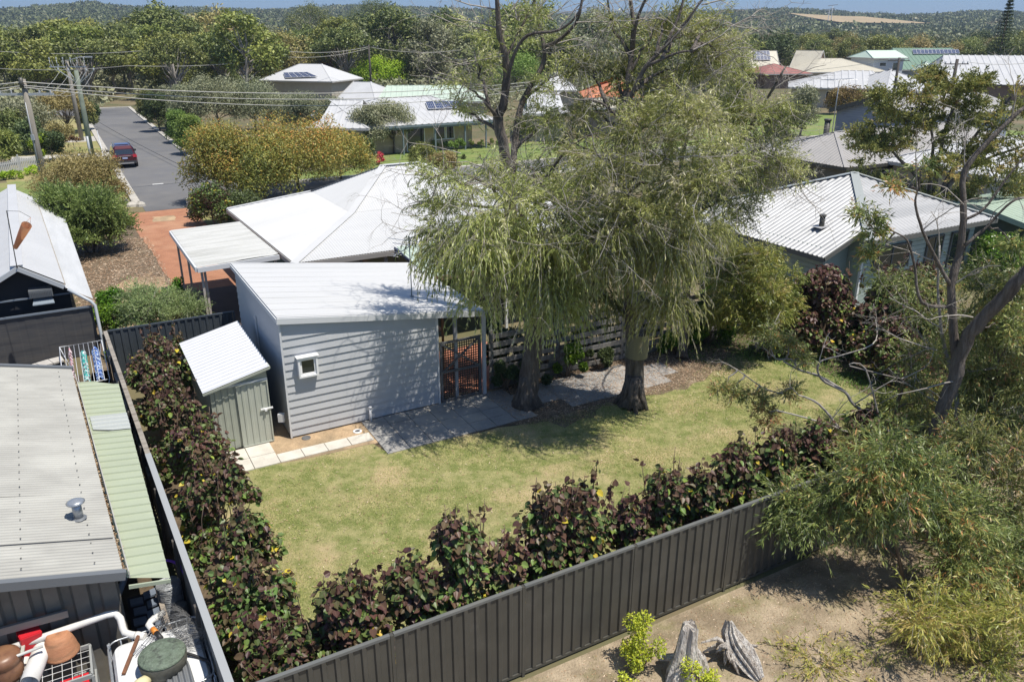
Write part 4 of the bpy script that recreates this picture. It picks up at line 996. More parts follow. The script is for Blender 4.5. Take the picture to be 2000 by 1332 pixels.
L_feather = LEAF('feathery_green_leaf', [(0, (.08, .12, .045)), (.5, (.16, .215, .085)), (1, (.25, .31, .13))], trans=.3)
L_tan = LEAF('golden_brown_leaf', [(0, (.11, .09, .035)), (.5, (.21, .175, .065)), (1, (.33, .27, .11))], trans=.25)
L_ivy = LEAF('ivy_leaf', [(0, (.04, .085, .012)), (.5, (.10, .20, .02)), (.9, (.20, .32, .03)), (1, (.42, .36, .04))], trans=.3, rough=.3)
L_pink = LEAF('red_flower', [(0, (.45, .04, .05)), (1, (.6, .12, .12))])
L_grass = LEAF('grass_blade', [(0, (.10, .145, .035)), (.40, (.23, .26, .085)), (.75, (.33, .32, .12)), (1, (.52, .45, .24))], trans=.3, rough=.7, spec=.2)

def unit(v): return v / (np.linalg.norm(v, axis=-1, keepdims=True) + 1e-9)
def strands(m, tw, centre, rad, n, steps=11, step=.10, droop=.22, leaf=(.12, .018), per=3, rb=0.0, out=.7, twig=.004, twf=.5, shell=.55, rr=None, jit=.35, hang=.55):
    """leafy strands growing out of a clump and bending down under their weight"""
    c = V3(centre); rad = np.array(rad, float)
    nt_ = max(3, n // 18); td = unit(RNG.normal(size=(nt_, 3))); tc = c + td * rad * RNG.random(nt_)[:, None] ** .5
    ti = RNG.integers(0, nt_, n); d = unit(RNG.normal(size=(n, 3)))
    p = tc[ti] + d * rad * .27 * RNG.random(n)[:, None]; ttone = RNG.normal(0, .20, nt_)[ti]
    d = unit(td[ti] * .9 + d)
    v = unit(d * [1, 1, .5] * out + RNG.normal(size=(n, 3)) * .45 + [0, 0, .25])
    rec = [p.copy()]
    Ls = RNG.uniform(.6, 1.25, n)[:, None] * step
    for k in range(steps):
        p = p + v * Ls; rec.append(p.copy())
        v = unit(v + [0, 0, -droop] + RNG.normal(size=(n, 3)) * .10)
    R = np.stack(rec, 1)                                  # n, steps+1, 3
    tone = np.clip(RNG.normal(.5 + rb, .10, n) + ttone, .02, .98)
    P, Dd, rn = [], [], []
    for k in range(1, steps + 1):
        seg = R[:, k] - R[:, k - 1]; sd = unit(seg)
        for q in range(per):
            f = RNG.random(n)[:, None]
            P.append(R[:, k - 1] + seg * f)
            Dd.append(unit(sd * .75 + RNG.normal(size=(n, 3)) * jit + [0, 0, -hang]))
            rn.append(np.clip(tone + RNG.normal(0, .16, n), 0, 1))
    P = np.vstack(P); Dd = np.vstack(Dd); rn = np.concatenate(rn)
    k = len(P)
    m.leaves(P, Dd, RNG.uniform(.7, 1.25, k) * leaf[0], RNG.uniform(.7, 1.2, k) * leaf[1], rn)
    if tw is not None:
        sel = RNG.random(n) < twf; Rt = R[sel]; nt = len(Rt)
        if nt:
            offs = unit(RNG.normal(size=(3, 3))) if False else np.array([[1, 0, 0], [-.5, .87, 0], [-.5, -.6, .6]])
            w = np.linspace(1, .45, steps + 1)[None, :, None, None] * twig
            Vt = Rt[:, :, None, :] + offs[None, None] * w
            Vt = Vt.reshape(-1, 3)
            base = (np.arange(nt) * (steps + 1) * 3)[:, None, None] + (np.arange(steps) * 3)[None, :, None]
            fs = []
            for a in range(3):
                b = (a + 1) % 3
                fs.append(np.stack([base + a, base + b, base + 3 + b, base + 3 + a], -1).reshape(-1, 4))
            tw.add(Vt, np.vstack(fs), smooth=False)
def limb(m, p, q, r0, r1, sag=.12, n=7, seg=7, wob=.05):
    p = V3(p); q = V3(q); L = np.linalg.norm(q - p); f = np.linspace(0, 1, n)[:, None]
    pts = p + (q - p) * f; pts[:, 2] += (np.sin(f[:, 0] * math.pi)) * sag * L
    nz = RNG.normal(0, wob * L / 3, (n, 3)); nz[0] = 0; nz[-1] = 0
    m.tube(pts + nz, np.linspace(r0, r1, n), seg)
    return pts + nz
def path(m, pts, r0, r1, seg=9, sub=3, wob=.03, fl=1.0, tp=.75):
    P = np.array([V3(p) for p in pts]); n = len(P)
    # Catmull-Rom through the points
    Q = np.vstack([2 * P[0] - P[1], P, 2 * P[-1] - P[-2]]); out = []
    for i in range(1, n):
        for k in range(sub):
            t = k / sub; a, b, c, d = Q[i - 1], Q[i], Q[i + 1], Q[i + 2]
            out.append(.5 * ((2 * b) + (-a + c) * t + (2 * a - 5 * b + 4 * c - d) * t * t + (-a + 3 * b - 3 * c + d) * t ** 3))
    out.append(P[-1]); out = np.array(out)
    N = len(out); r = r0 + (r1 - r0) * np.linspace(0, 1, N) ** tp
    nz = RNG.normal(0, wob, (N, 3)) * r[:, None] * 3; nz[0] = 0
    r = r * (1 + RNG.normal(0, .05, N)); r[0] *= fl
    m.tube(out + nz, r, seg); return out + nz
def dead(m, p, d, L, r, depth, curl=.35, seg=4):
    n = 6; pts = [V3(p)]; d = unit(V3(d)); bend = RNG.normal(size=3) * curl
    for k in range(n):
        d = unit(d + bend * .22 + RNG.normal(size=3) * .13); pts.append(pts[-1] + d * L / n)
    m.tube(pts, np.linspace(r, r * .45, n + 1), max(3, seg), caps=False)
    if depth > 0:
        for k in range(RNG.integers(2, 4)):
            i = RNG.integers(2, n + 1)
            dead(m, pts[i], unit(d + RNG.normal(size=3) * .75), L * RNG.uniform(.4, .7), r * .55, depth - 1, curl, 3)
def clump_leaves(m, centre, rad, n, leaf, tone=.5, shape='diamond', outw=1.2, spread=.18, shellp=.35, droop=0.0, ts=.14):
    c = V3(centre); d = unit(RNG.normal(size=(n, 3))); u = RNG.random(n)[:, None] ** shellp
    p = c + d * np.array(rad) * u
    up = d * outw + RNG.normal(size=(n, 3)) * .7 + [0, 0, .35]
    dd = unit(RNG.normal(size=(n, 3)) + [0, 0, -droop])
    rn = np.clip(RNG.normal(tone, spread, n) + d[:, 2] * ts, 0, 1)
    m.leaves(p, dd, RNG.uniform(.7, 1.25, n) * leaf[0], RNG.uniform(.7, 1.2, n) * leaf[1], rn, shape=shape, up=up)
def plant(name, label, base, h, r, mat, style='bush', nclump=14, nleaf=3000, leaf=(.2, .12), bark=None, group=None, cat='tree', shape='diamond', squash=1.0, low=.1, build=True, trunk_r=None, seed=0, droop=0, rz=0.0, tone=.5):
    """a tree or bush: trunk with limbs reaching each leaf clump; the clumps leave gaps"""
    base = Vector((base[0], base[1], base[2] if len(base) > 2 else 0)); bark = bark or m_bark
    t = thing(name, label, cat, base, rz, group)
    b = V3(base); tr = trunk_r or max(.03, h * .022)
    w = MB(); c = MB(); cl = []
    for k in range(nclump):
        if style == 'bush':
            a = RNG.uniform(0, 2 * math.pi); e = RNG.uniform(low, 1) ** .8
            rr_ = math.sqrt(max(0, 1 - (e * .95) ** 2 * .85)) * RNG.uniform(.45, .78)
            cc = b + [math.cos(a) * r * rr_, math.sin(a) * r * rr_ * squash, h * (.12 + .68 * e)]; cr = r * RNG.uniform(.28, .42)
            crz = min(cr, h * .24)
        elif style == 'gum':
            a = RNG.uniform(0, 2 * math.pi); e = RNG.uniform(0, 1)
            rr_ = math.sin(math.pi * (0.18 + .72 * e)) * RNG.uniform(.35, .85)
            cc = b + [math.cos(a) * r * rr_, math.sin(a) * r * rr_ * squash, h * (.38 + .52 * e)]; cr = r * RNG.uniform(.20, .36)
            crz = cr * .8
        elif style == 'umbrella':
            a = RNG.uniform(0, 2 * math.pi); q = math.sqrt(RNG.random())
            cc = b + [math.cos(a) * r * q * .85, math.sin(a) * r * q * .85 * squash, h * (.86 - .25 * q * q + RNG.uniform(-.1, .06))]; cr = r * RNG.uniform(.22, .34); crz = cr * .75
        elif style == 'cone':
            e = (k + .5) / nclump; a = k * 2.4; cr = r * (1 - e) * .5 + r * .12
            cc = b + [math.cos(a) * r * (1 - e) * .45, math.sin(a) * r * (1 - e) * .45, h * (.12 + .84 * e)]; crz = cr * 1.1
        cl.append((cc, cr, crz))
    wt = np.array([x[1] ** 2 for x in cl]); wt /= wt.sum()
    top = b + [r * RNG.normal(0, .06), r * RNG.normal(0, .06), h * (.55 if style != 'cone' else .95)]
    tp = limb(w, b - [0, 0, .1], top, tr, tr * .45, 0, 8, 8, .03)
    for (cc, cr, crz), f in zip(cl, wt):
        i = int(np.clip((cc[2] - b[2]) / (top[2] - b[2]) * 5, 1, 6)) if style != 'umbrella' else RNG.integers(2, 5)
        limb(w, tp[min(i, 7)], cc, tr * .4, tr * .12, .05, 6, 5, .06)
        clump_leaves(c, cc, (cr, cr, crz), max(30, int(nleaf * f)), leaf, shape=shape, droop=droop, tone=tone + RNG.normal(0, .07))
    w.build('trunk', bark, t); c.build('crown', mat, t)
    return t
def at(px, py): return G(px, py, 0)
def htop(px, py_base, py_top):
    g = G(px, py_base, 0); return D(px, py_top, g.y).z
def pl(px, pyb, pyt, hw, *a, **k):
    """plant at survey point with its top and half width read off the photograph"""
    g = G(px, pyb, 0); h = D(px, pyt, g.y).z; r = hw / F_PX * g.length * .98
    lab, mat = a[0], a[1]; nm = k.pop('name', 'tree')
    return plant(nm, lab, g, h, r, mat, **k)
# ------------------------------------------------------------ street furniture and wires
m_pole = M('weathered_pole', (0.29, .265, .22), .85, (.20, .18, .15), 2, 8, stretch=(5, 5, .4))
m_poleg = M('green_treated_pole', (0.20, .23, .18), .85, (.14, .165, .13), 2, 8)
m_poled = M('dark_pole', (0.07, .06, .055), .85)
m_ins = M('grey_insulator', (.38, .40, .42), .4)
def pole(label, base, h, r, mat, arms, name='power_pole', group=None):
    t = thing(name, label, 'power pole', base, 0, group)
    b = Vector(base); m = MB(); m.tube([b - Vector((0, 0, .1)), b + Vector((0, 0, h * .5)), b + Vector((0, 0, h))], [r * 1.15, r, r * .8], 10); m.build('pole', mat, t)
    for (dz, L, d, thick) in arms:
        m = MB(); c = b + Vector((0, 0, h - dz)); d = Vector(d).normalized(); m.beam(c - d * L / 2, c + d * L / 2, thick); am = m.build('crossarm', m_ins if thick > .09 else m_poled, t)
        for f in (-.45, -.25, .25, .45):
            m = MB(); q = c + d * L * f; m.lathe(q + Vector((0, 0, thick / 2)), [(.04, 0), (.055, .05), (.03, .09), (.05, .13), (.02, .17)], 8); m.build('insulator', m_ins, am)
    return t
p1 = G(95, 395, 0); h1 = D(35, 155, p1.y).z
t = pole('nearest power pole with long grey crossarm beside the white patio roof', p1, h1, .19, m_pole, [(.85, 3.1, (1, .12, 0), .13)])
m = MB(); q = Vector((p1.x, p1.y - .22, 0)); m.tube([q, q + Vector((0, 0, h1 * .55)), q + Vector((0, 0, h1 - 1.3))], .025, 6); m.build('cable', m_ins, t)
m = MB(); c = q + Vector((0, 0, h1 * .52)); m.prism([c + Vector((-.09, -.06, 0)), c + Vector((.09, -.06, 0)), c + Vector((.09, .04, 0)), c + Vector((-.09, .04, 0))], (0, 0, .32)); m.build('meter_box', m_ins, t)
m = MB(); c = Vector((p1.x, p1.y - .2, h1 - .12)); m.tube([c - Vector((0, 0, .35)), c + Vector((0, 0, .2))], .12, 8); m.build('clamp', m_char, t)
p2 = G(183, 322, 0); h2 = D(148, 138, p2.y).z
t = pole('green tinted power pole with splayed insulator arms beside the street verge', p2, h2, .19, m_poleg, [])
top = p2 + Vector((0, 0, h2))
for k, (dx, dy, dz) in enumerate(((-1.6, .2, .1), (-.75, .2, .05), (.75, .2, .05), (1.6, -.2, .1))):
    m = MB(); s0 = top + Vector((0, 0, -1.0)); s1 = top + Vector((dx * .9, dy, dz - .1)); m.beam(s0, s1, .05); m.lathe(s1, [(.05, 0), (.07, .08), (.04, .14), (.02, .2)], 8); m.build('insulator_arm', m_ins, t)
m = MB(); m.tube([p2 + Vector((0, -.2, 0)), p2 + Vector((0, -.2, 2.2))], .09, 8); m.build('cable_guard', m_ins, t)
p3 = G(160, 275, 0); h3 = D(138, 118, p3.y).z
t = pole('farther street power pole with a row of upright insulators, behind the green one', p3, h3, .18, m_pole, [(.6, 3.4, (1, 0, 0), .10)])
for f in (-1.6, -.95, -.35, .35, .95, 1.6):
    m = MB(); q = p3 + Vector((f, 0, h3 - .55)); m.tube([q, q + Vector((0, 0, .6))], .03, 5); m.lathe(q + Vector((0, 0, .6)), [(.04, 0), (.07, .1), (.03, .2)], 7); m.build('pin_insulator', m_ins, t)
lamp = thing('street_lamp', 'street lamp arm at the top of the farther street pole', 'street lamp', p3 + Vector((0, -.3, h3 - .2)), 0)
m = MB(); q = p3 + Vector((0, -.2, h3 - .1)); m.tube([q, q + Vector((1.3, 0, .35)), q + Vector((2.0, 0, .38))], .04, 6); m.build('arm', m_ins, lamp); m = MB(); m.prism([q + Vector((1.9, -.12, .32)), q + Vector((2.5, -.08, .32)), q + Vector((2.5, .08, .32)), q + Vector((1.9, .12, .32))], (0, 0, .12)); m.build('lamp_head', m_ins, lamp)
def fpole(px, pyt, pyb, Y, lab, arms, r=.16):
    tp = D(px, pyt, Y); return pole(lab, (tp.x, Y, 0), tp.z, r, m_poled, arms), tp
_, t5 = fpole(1757, 113, 180, 95, 'dark power pole in front of the white hip roofed house, left of the pair', [(.35, 2.6, (1, .1, 0), .08)])
_, t6 = fpole(1870, 116, 180, 72, 'dark power pole above the multi-stemmed tree, right of the pair', [(.4, 2.2, (1, .1, 0), .08)])
_, t7 = fpole(720, 88, 116, 130, 'distant dark power pole above the lime green trees', [(.3, 3.0, (1, 0, 0), .08)])
def wire(label, pts, r=.018, sag=.4, name='overhead_wire', mat=None):
    m = MB()
    for p, q in zip(pts[:-1], pts[1:]):
        p = Vector(p); q = Vector(q); n = 14; L = []
        for i in range(n + 1):
            f = i / n; x = p.lerp(q, f); x.z -= sag * 4 * f * (1 - f); L.append(x)
        m.tube(L, r, 5, caps=False)
    return tag(m.build(name, mat or M('pale_cable', (.42, .41, .38), .6)), label, 'wire', 'overhead wires')
a1 = p1 + Vector((0, 0, h1))
e1 = D(1120, 148, 74)
wire('upper of the pale overhead wires running right from the nearest pole', [a1 + Vector((-30, -9, .6)), a1 + Vector((.1, -.2, -.15)), D(1120, 150, 74)], .030, 1.0)
wire('middle pale overhead wire running right from the nearest pole', [a1 + Vector((-30, -9, .3)), a1 + Vector((.1, -.2, -.35)), D(1120, 153, 75)], .026, 1.25)
wire('lowest pale overhead wire running right from the nearest pole', [a1 + Vector((-30, -9, .1)), a1 + Vector((.1, -.2, -.45)), D(1120, 158, 75)], .026, 1.55)
for k, f in enumerate((-1.4, -.5, .5, 1.4)):
    wire(['outermost left', 'inner left', 'inner right', 'outermost right'][k] + ' slack wire from the nearest pole crossarm to the green pole', [p1 + Vector((f, 0, h1 - .75)), top + Vector((f * .9, 0, -.1))], .012, .8)
for k, f in enumerate((-1.4, -.5, .5, 1.4)):
    wire(['first', 'second', 'third', 'fourth'][k] + ' wire between the green pole and the farther street pole, counted from left', [top + Vector((f * .9, 0, .1)), p3 + Vector((f, 0, h3))], .012, .5)
wire('higher far wire crossing the forest from left to the distant pole', [D(-60, 96, 118), D(300, 98, 120), D(540, 98, 124), t7 + Vector((0, 0, -.3))], .035, .6)
wire('lower far wire crossing the forest at left', [D(-60, 130, 110), D(250, 129, 112), D(560, 112, 122), t7 + Vector((0, 0, -.5))], .030, .5)
wire('far wire leaving the distant pole to the right', [t7 + Vector((0, 0, -.3)), D(900, 98, 140)], .03, .6)
wire('wire leading left from the left of the two dark poles', [t5 + Vector((-1, 0, -.2)), D(1400, 142, 110)], .022, .6)
wire('wire between the two dark far poles', [t5 + Vector((1, 0, -.2)), t6 + Vector((-1, 0, -.25))], .020, .5)
wire('wire leading right off the frame from the right dark pole', [t6 + Vector((1, 0, -.25)), D(2080, 110, 74)], .020, .4)
wire('thin drooping service wire crossing the street over the red car to the street sign', [D(188, 236, 90), D(380, 336, 58), D(440, 372, 50)], .022, .15, mat=M('dark_cable', (.06, .06, .06), .6))
# street name post, letterbox, bins
sg = G(386, 362, 0); t = thing('street_sign_post', 'slim grey street sign post at the street corner beside the orange tipped gum', 'sign post', sg, 0)
m = MB(); m.tube([sg, sg + Vector((0, 0, 2.6))], .04, 8); m.build('post', m_ins, t); m = MB(); m.beam(sg + Vector((.05, 0, 2.5)), sg + Vector((.9, .4, 2.5)), .02, .15); m.build('sign_plate', m_upvc, t)
def bin_(label, p, rz):
    t = thing('wheelie_bin', label, 'bin', p, rz); u = Vector((math.cos(rz), math.sin(rz), 0)); v = Vector((-u.y, u.x, 0)); m = MB()
    q = lambda x, y, z: p + u * x + v * y + Vector((0, 0, z))
    V = [q(-.22, -.24, .05), q(.22, -.24, .05), q(.22, .24, .05), q(-.22, .24, .05), q(-.29, -.33, .98), q(.29, -.33, .98), q(.29, .33, .98), q(-.29, .33, .98)]
    m.add([V3(x) for x in V], [[0, 3, 2, 1], [4, 5, 6, 7], [0, 1, 5, 4], [1, 2, 6, 5], [2, 3, 7, 6], [3, 0, 4, 7]]); m.build('body', M('dark_green_plastic', (.03, .05, .035), .5), t)
    m = MB(); m.prism([q(-.31, -.35, .985), q(.31, -.35, .985), q(.31, .36, 1.03), q(-.31, .36, 1.03)], (0, 0, .05)); m.beam(q(-.2, .4, 1.0), q(.2, .4, 1.0), .03); m.build('lid', M('pale_green_lid', (.35, .42, .36), .5), t)
    for s in (-1, 1): m = MB(); m.lathe(q(s * .2, .26, .1), [(.001, -.03), (.1, -.03), (.1, .03), (.001, .03)], 12, axis=u); m.build('wheel', m_char, t)
bin_('dark wheelie bin standing by the kerb across the street from the verge', G(329, 256, 0), .5)
# letterbox stack by the drive
lb_ = G(375, 425, 0); t = thing('letterbox', 'white slatted letterbox pillar beside the red gravel drive under dark shrubs', 'letterbox', lb_, YAW)
m = MB()
for k in range(6): c = lb_ + Vector((0, 0, .12 + k * .17)); m.prism([c + Vector((-.15, -.12, 0)), c + Vector((.15, -.12, 0)), c + Vector((.15, .12, 0)), c + Vector((-.15, .12, 0))], (0, 0, .10))
m.build('slats', M('faded_white_slat', (.48, .47, .44), .8), t); m = MB(); m.beam(lb_, lb_ + Vector((0, 0, 1.12)), .2); m.build('core', m_weather, t)
m = MB(); r0 = A(3.3, 50.9, 0)
for k, (da, db, s) in enumerate(((0, 0, .35), (.5, -.2, .28), (.2, .4, .25), (-.3, 1.6, .3))):
    m = MB(); c = A(3.25 + da, 52.6 + db, .05); m.lathe(c, [(s, -.05), (s * .9, .1), (s * .5, .2), (.01, .24)], 8, smooth=False); tag(m.build('kerb_stone', m_concrete), ['largest', 'second', 'smallest', 'outlying'][k] + ' pale stone at the near end of the left kerb', 'stone', 'pale stones at the kerb end')
# picket fence left
t = thing('picket_fence', 'pale grey scalloped picket fence beyond the green lawn at far left', 'fence', G(0, 352, 0), 0)
P0, P1 = G(-60, 356, 0), G(92, 328, 0); m = MB(); L = (P1 - P0).length; n = int(L / .15); d = (P1 - P0).normalized()
for k in range(n):
    f = (k % 14) / 13; hh = .95 + .22 * (2 * f - 1) ** 2; c = P0 + d * k * .15; m.beam(c, c + Vector((0, 0, hh)), .025, .09, up=d)
m.build('pickets', M('grey_white_picket', (.42, .42, .42), .8), t)
m = MB(); m.beam(P0 + Vector((0, .03, .3)), P1 + Vector((0, .03, .3)), .04, .08); m.beam(P0 + Vector((0, .03, .8)), P1 + Vector((0, .03, .8)), .04, .08); m.build('rails', MATS['grey_white_picket'], t)
for k in range(0, n + 1, 14):
    m = MB(); c = P0 + d * k * .15; m.beam(c, c + Vector((0, 0, 1.3)), .12); m.build('post', MATS['grey_white_picket'], t)
m = MB(); q0, q1 = G(198, 302, 0), G(211, 342, 0); m.tube([q0 + Vector((0, 0, 2.0)), q1], .03, 6); tag(m.build('stay_wire', m_upvc), 'white sheathed stay wire slanting down to the verge left of the red car', 'stay wire')

# ------------------------------------------------------------ the parked red car
m_red = M('dark_red_car_paint', (.075, .006, .012), .25, metal=.3, spec=.6, coat=.7)
m_blk = M('black_plastic', (.02, .02, .022), .5)
m_tyre = M('tyre_rubber', (.025, .025, .027), .85)
m_chr = M('chrome', (.75, .75, .77), .15, metal=1)
m_carglass = M('car_glass', (.02, .025, .03), .03, spec=1.0, coat=1)
def car():
    rz = YAW + math.radians(90) * 0; org = G(248, 330, 0) + Vector((-SY, CY, 0)) * 2.3
    t = thing('parked_car', 'dark red family four wheel drive parked at the left kerb, seen from behind', 'car', org, YAW)
    u = Vector((CY, SY, 0)); v = Vector((-SY, CY, 0))
    q = lambda x, y, z: org + (u * x + v * y + Vector((0, 0, z))) * .93
    # cross sections from rear (-y) to front (+y): (y, half width, sill z, belt z, bonnet/top z)
    secs = [(-2.34, .70, .55, .80, .95), (-2.28, .84, .42, .90, 1.06), (-2.1, .92, .34, .95, 1.12), (-1.5, .95, .30, .98, 1.10), (0, .95, .28, .96, 1.06), (1.0, .95, .30, .94, 1.04), (1.6, .93, .32, .90, 1.02), (2.1, .88, .36, .82, .94), (2.36, .72, .45, .68, .78)]
    m = MB(); rings = []
    for (y, w, z0, zb, zt) in secs:
        pr = [(-w * .92, z0), (-w, z0 + .16), (-w, zb), (-w * .93, zt), (0, zt + .03), (w * .93, zt), (w, zb), (w, z0 + .16), (w * .92, z0)]
        rings.append([V3(q(x, y, z)) for x, z in pr])
    k = len(rings[0]); f = []
    for i in range(len(rings) - 1):
        for j in range(k): f.append([i * k + j, i * k + (j + 1) % k, (i + 1) * k + (j + 1) % k, (i + 1) * k + j])
    f += [list(range(k))[::-1], list(range((len(rings) - 1) * k, len(rings) * k))]
    m.add(np.vstack(rings), f, smooth=False); m.build('body', m_red, t)
    cab = [(-2.16, .86, .78, 1.05), (-1.98, .84, .72, 1.55), (-1.75, .84, .68, 1.76), (-.3, .85, .70, 1.80), (.45, .84, .68, 1.74), (1.25, .86, .80, 1.04)]
    m = MB(); rings = []
    for (y, wb, wt, zt) in cab:
        pr = [(-wb, 1.0), (-wt, max(1.02, zt - .07)), (-wt * .85, zt), (wt * .85, zt), (wt, max(1.02, zt - .07)), (wb, 1.0)]; rings.append([V3(q(x, y, z)) for x, z in pr])
    k = 6; f = []
    for i in range(len(rings) - 1):
        for j in range(k): f.append([i * k + j, i * k + (j + 1) % k, (i + 1) * k + (j + 1) % k, (i + 1) * k + j])
    f += [list(range(k))[::-1], list(range((len(rings) - 1) * k, len(rings) * k))]
    m.add(np.vstack(rings), f); m.build('cabin', m_red, t)
    m = MB(); m.prism([q(-.70, -2.18, 1.08), q(.70, -2.18, 1.08), q(.62, -2.0, 1.50), q(-.62, -2.0, 1.50)], -v * .03); m.build('rear_window', m_carglass, t)
    m = MB(); m.prism([q(-.68, 1.28, 1.06), q(.68, 1.28, 1.06), q(.6, .5, 1.68), q(-.6, .5, 1.68)], Vector((0, 0, .03))); m.build('windscreen', m_carglass, t)
    for s in (-1, 1):
        for (y0, y1, yt0, yt1) in ((-1.95, -1.25, -1.8, -1.25), (-1.18, -.2, -1.18, -.2), (-.12, .95, -.12, .5)):
            m = MB(); m.prism([q(s * .865, y0, 1.06), q(s * .865, y1, 1.06), q(s * .74, yt1, 1.62), q(s * .74, yt0, 1.62)], u * s * .02); m.build('side_window', m_carglass, t)
        m = MB(); m.prism([q(s * .62, -2.375, .88), q(s * .93, -2.30, .88), q(s * .90, -2.22, 1.10), q(s * .60, -2.30, 1.10)], -v * .02); m.build('tail_light', M('tail_light_red', (.30, .01, .01), .15, spec=.8), t)
        m = MB(); m.lathe(q(s * 1.06, .85, 1.08), [(.001, -.1), (.09, -.08), (.11, 0), (.09, .08), (.001, .1)], 10, axis=v); m.beam(q(s * .9, .85, 1.06), q(s * 1.05, .85, 1.06), .05); m.build('wing_mirror', m_blk, t)
        m = MB(); m.beam(q(s * .62, -1.6, 1.86), q(s * .62, .3, 1.86), .04); m.beam(q(s * .62, -1.6, 1.77), q(s * .62, -1.6, 1.87), .05); m.beam(q(s * .62, .3, 1.74), q(s * .62, .3, 1.87), .05); m.build('roof_rail', m_chr, t)
        for y in (-1.42, 1.45):
            m = MB(); c = q(s * .84, y, .38); m.lathe(c, [(.22, -.12), (.36, -.11), (.38, -.05), (.38, .05), (.36, .11), (.22, .12), (.22, -.12)], 20, axis=u); wh = m.build('wheel', m_tyre, t)
            m = MB(); m.lathe(c, [(.001, s * .07), (.08, s * .09), (.22, s * .10), (.22, -s * .1)], 14, axis=u); m.build('rim', m_ins, wh)
        m = MB(); m.prism([q(s * .45, 2.36, .62), q(s * .8, 2.22, .62), q(s * .82, 2.18, .78), q(s * .5, 2.32, .78)], v * .02); m.build('headlight', m_upvc, t)
    m = MB(); m.prism([q(-.80, -2.40, .40), q(.80, -2.40, .40), q(.84, -2.36, .62), q(-.84, -2.36, .62)], -v * -.1); m.build('rear_bumper', m_blk, t)
    m = MB(); m.beam(q(-.62, -2.42, .44), q(.62, -2.42, .44), .03, .10); m.build('bumper_guard', m_chr, t)
    m = MB(); m.beam(q(-.45, -2.385, 1.0), q(.45, -2.385, 1.0), .03, .04); m.build('chrome_strip', m_chr, t)
    m = MB(); m.beam(q(-.19, -2.385, .84), q(.19, -2.385, .84), .02, .12); m.build('number_plate', M('plate_blue_white', (.35, .40, .60), .4), t)
    m = MB(); m.prism([q(-.5, -1.2, 1.80), q(.5, -1.2, 1.80), q(.5, -.2, 1.815), q(-.5, -.2, 1.815)], (0, 0, .012)); m.build('sunroof', M('blue_sky_glass', (.05, .06, .16), .05, spec=1), t)
    return t
car()

# ------------------------------------------------------------ clothes airer and bits behind the grey shed
ai = thing('clothes_airer', 'folding white wire clothes airer hung with swimwear beside the side fence', 'clothes airer', A(-.4, 22.6))
m = MB(); Z = .95
ca, cb = (-1.0, .12), (22.8, 25.4)
m.tube([A(ca[0], cb[0], Z), A(ca[1], cb[0], Z), A(ca[1], cb[1], Z + .25), A(ca[0], cb[1], Z + .25), A(ca[0], cb[0], Z)], .014, 6)
for k in range(1, 9):
    a = ca[0] + (ca[1] - ca[0]) * k / 9; m.tube([A(a, cb[0], Z), A(a, cb[1], Z + .25)], .007, 5)
m.build('rack', M('white_wire', (.62, .64, .68), .4), ai)
for a, b in ((-1.0, 22.8), (.12, 22.8), (-1.0, 25.4), (.12, 25.4)):
    m = MB(); m.tube([A(a, b, Z + (.25 if b > 24 else 0)), A(a + (.3 if a < 0 else -.3), b, .02)], .012, 6); m.build('leg', MATS['white_wire'], ai)
def cloth(label, a, w, cols, b0=22.95, b1=25.0):
    n = 14; m = MB(); f = []; V = []
    for i in range(n + 1):
        for j in range(5):
            x = a + (j / 4 - .5) * w; b = b0 + (b1 - b0) * i / n; zz = Z + .25 * (b - cb[0]) / 2.6 + .02 - abs(j / 4 - .5) * .22 + .015 * math.sin(i * 1.3 + j)
            V.append(V3(A(x, b, zz)))
    for i in range(n):
        for j in range(4): f.append([i * 5 + j, i * 5 + j + 1, i * 5 + j + 6, i * 5 + j + 5])
    m.add(V, f, smooth=True)
    tag(m.build('garment', cols), label, 'garment')
def pat(name, c1, c2, c3): return M(name, c1, .8, c2, 9, 2, c3, 13, lo=.47, hi=.5, lo3=.55, hi3=.57)
cloth('black white and pink striped garment, leftmost on the airer', -.75, .10, pat('pattern_pink', (.03, .03, .03), (.7, .6, .62), (.45, .10, .14)), 23.3, 25.2)
cloth('black and turquoise patterned garment, middle of the airer', -.42, .16, pat('pattern_teal', (.03, .03, .035), (.02, .35, .32), (.7, .7, .7)))
cloth('dark blue patterned garment, rightmost on the airer', -.10, .20, pat('pattern_blue', (.02, .035, .12), (.06, .14, .42), (.55, .65, .75)))
t = thing('timber_trestle', 'pale timber trestle frame beside the airer, behind the grey shed roof', 'trestle', A(-1.1, 22.6))
m = MB(); m.beam(A(-1.45, 23.2, 1.15), A(-1.5, 24.4, .1), .05, .09); m.beam(A(-1.05, 23.0, 1.2), A(-1.0, 24.2, .1), .05, .09); m.beam(A(-1.45, 23.6, .98), A(-1.0, 23.5, 1.0), .05, .1); m.build('frame', M('pale_timber', (.50, .47, .42), .8, (.40, .37, .33), 4), t)
t = thing('curved_boards', 'curved bench of pale weathered boards in front of the dark shade screen', 'boards', A(-1.6, 24.5)); m = MB()
for k in range(14):
    th = math.radians(100 + k * 9) ; c0 = A(-.9, 22.6); r0_, r1_ = 2.0, 2.4
    p = lambda r, a_: A(-.6 + math.cos(a_) * r * .95, 22.9 + math.sin(a_) * r, .92)
    m.prism([p(r0_, th), p(r1_, th), p(r1_, th + .15), p(r0_, th + .15)], (0, 0, .05))
m.build('boards', MATS['pale_timber'], t)
m = MB(); m.tube([A(-.6 + math.cos(math.radians(100 + k * 9)) * 2.2 * .95, 22.9 + math.sin(math.radians(100 + k * 9)) * 2.2, .46) for k in range(15)], .45, 8); m.build('base', M('dark_skirt', (.05, .05, .05), .8), t)

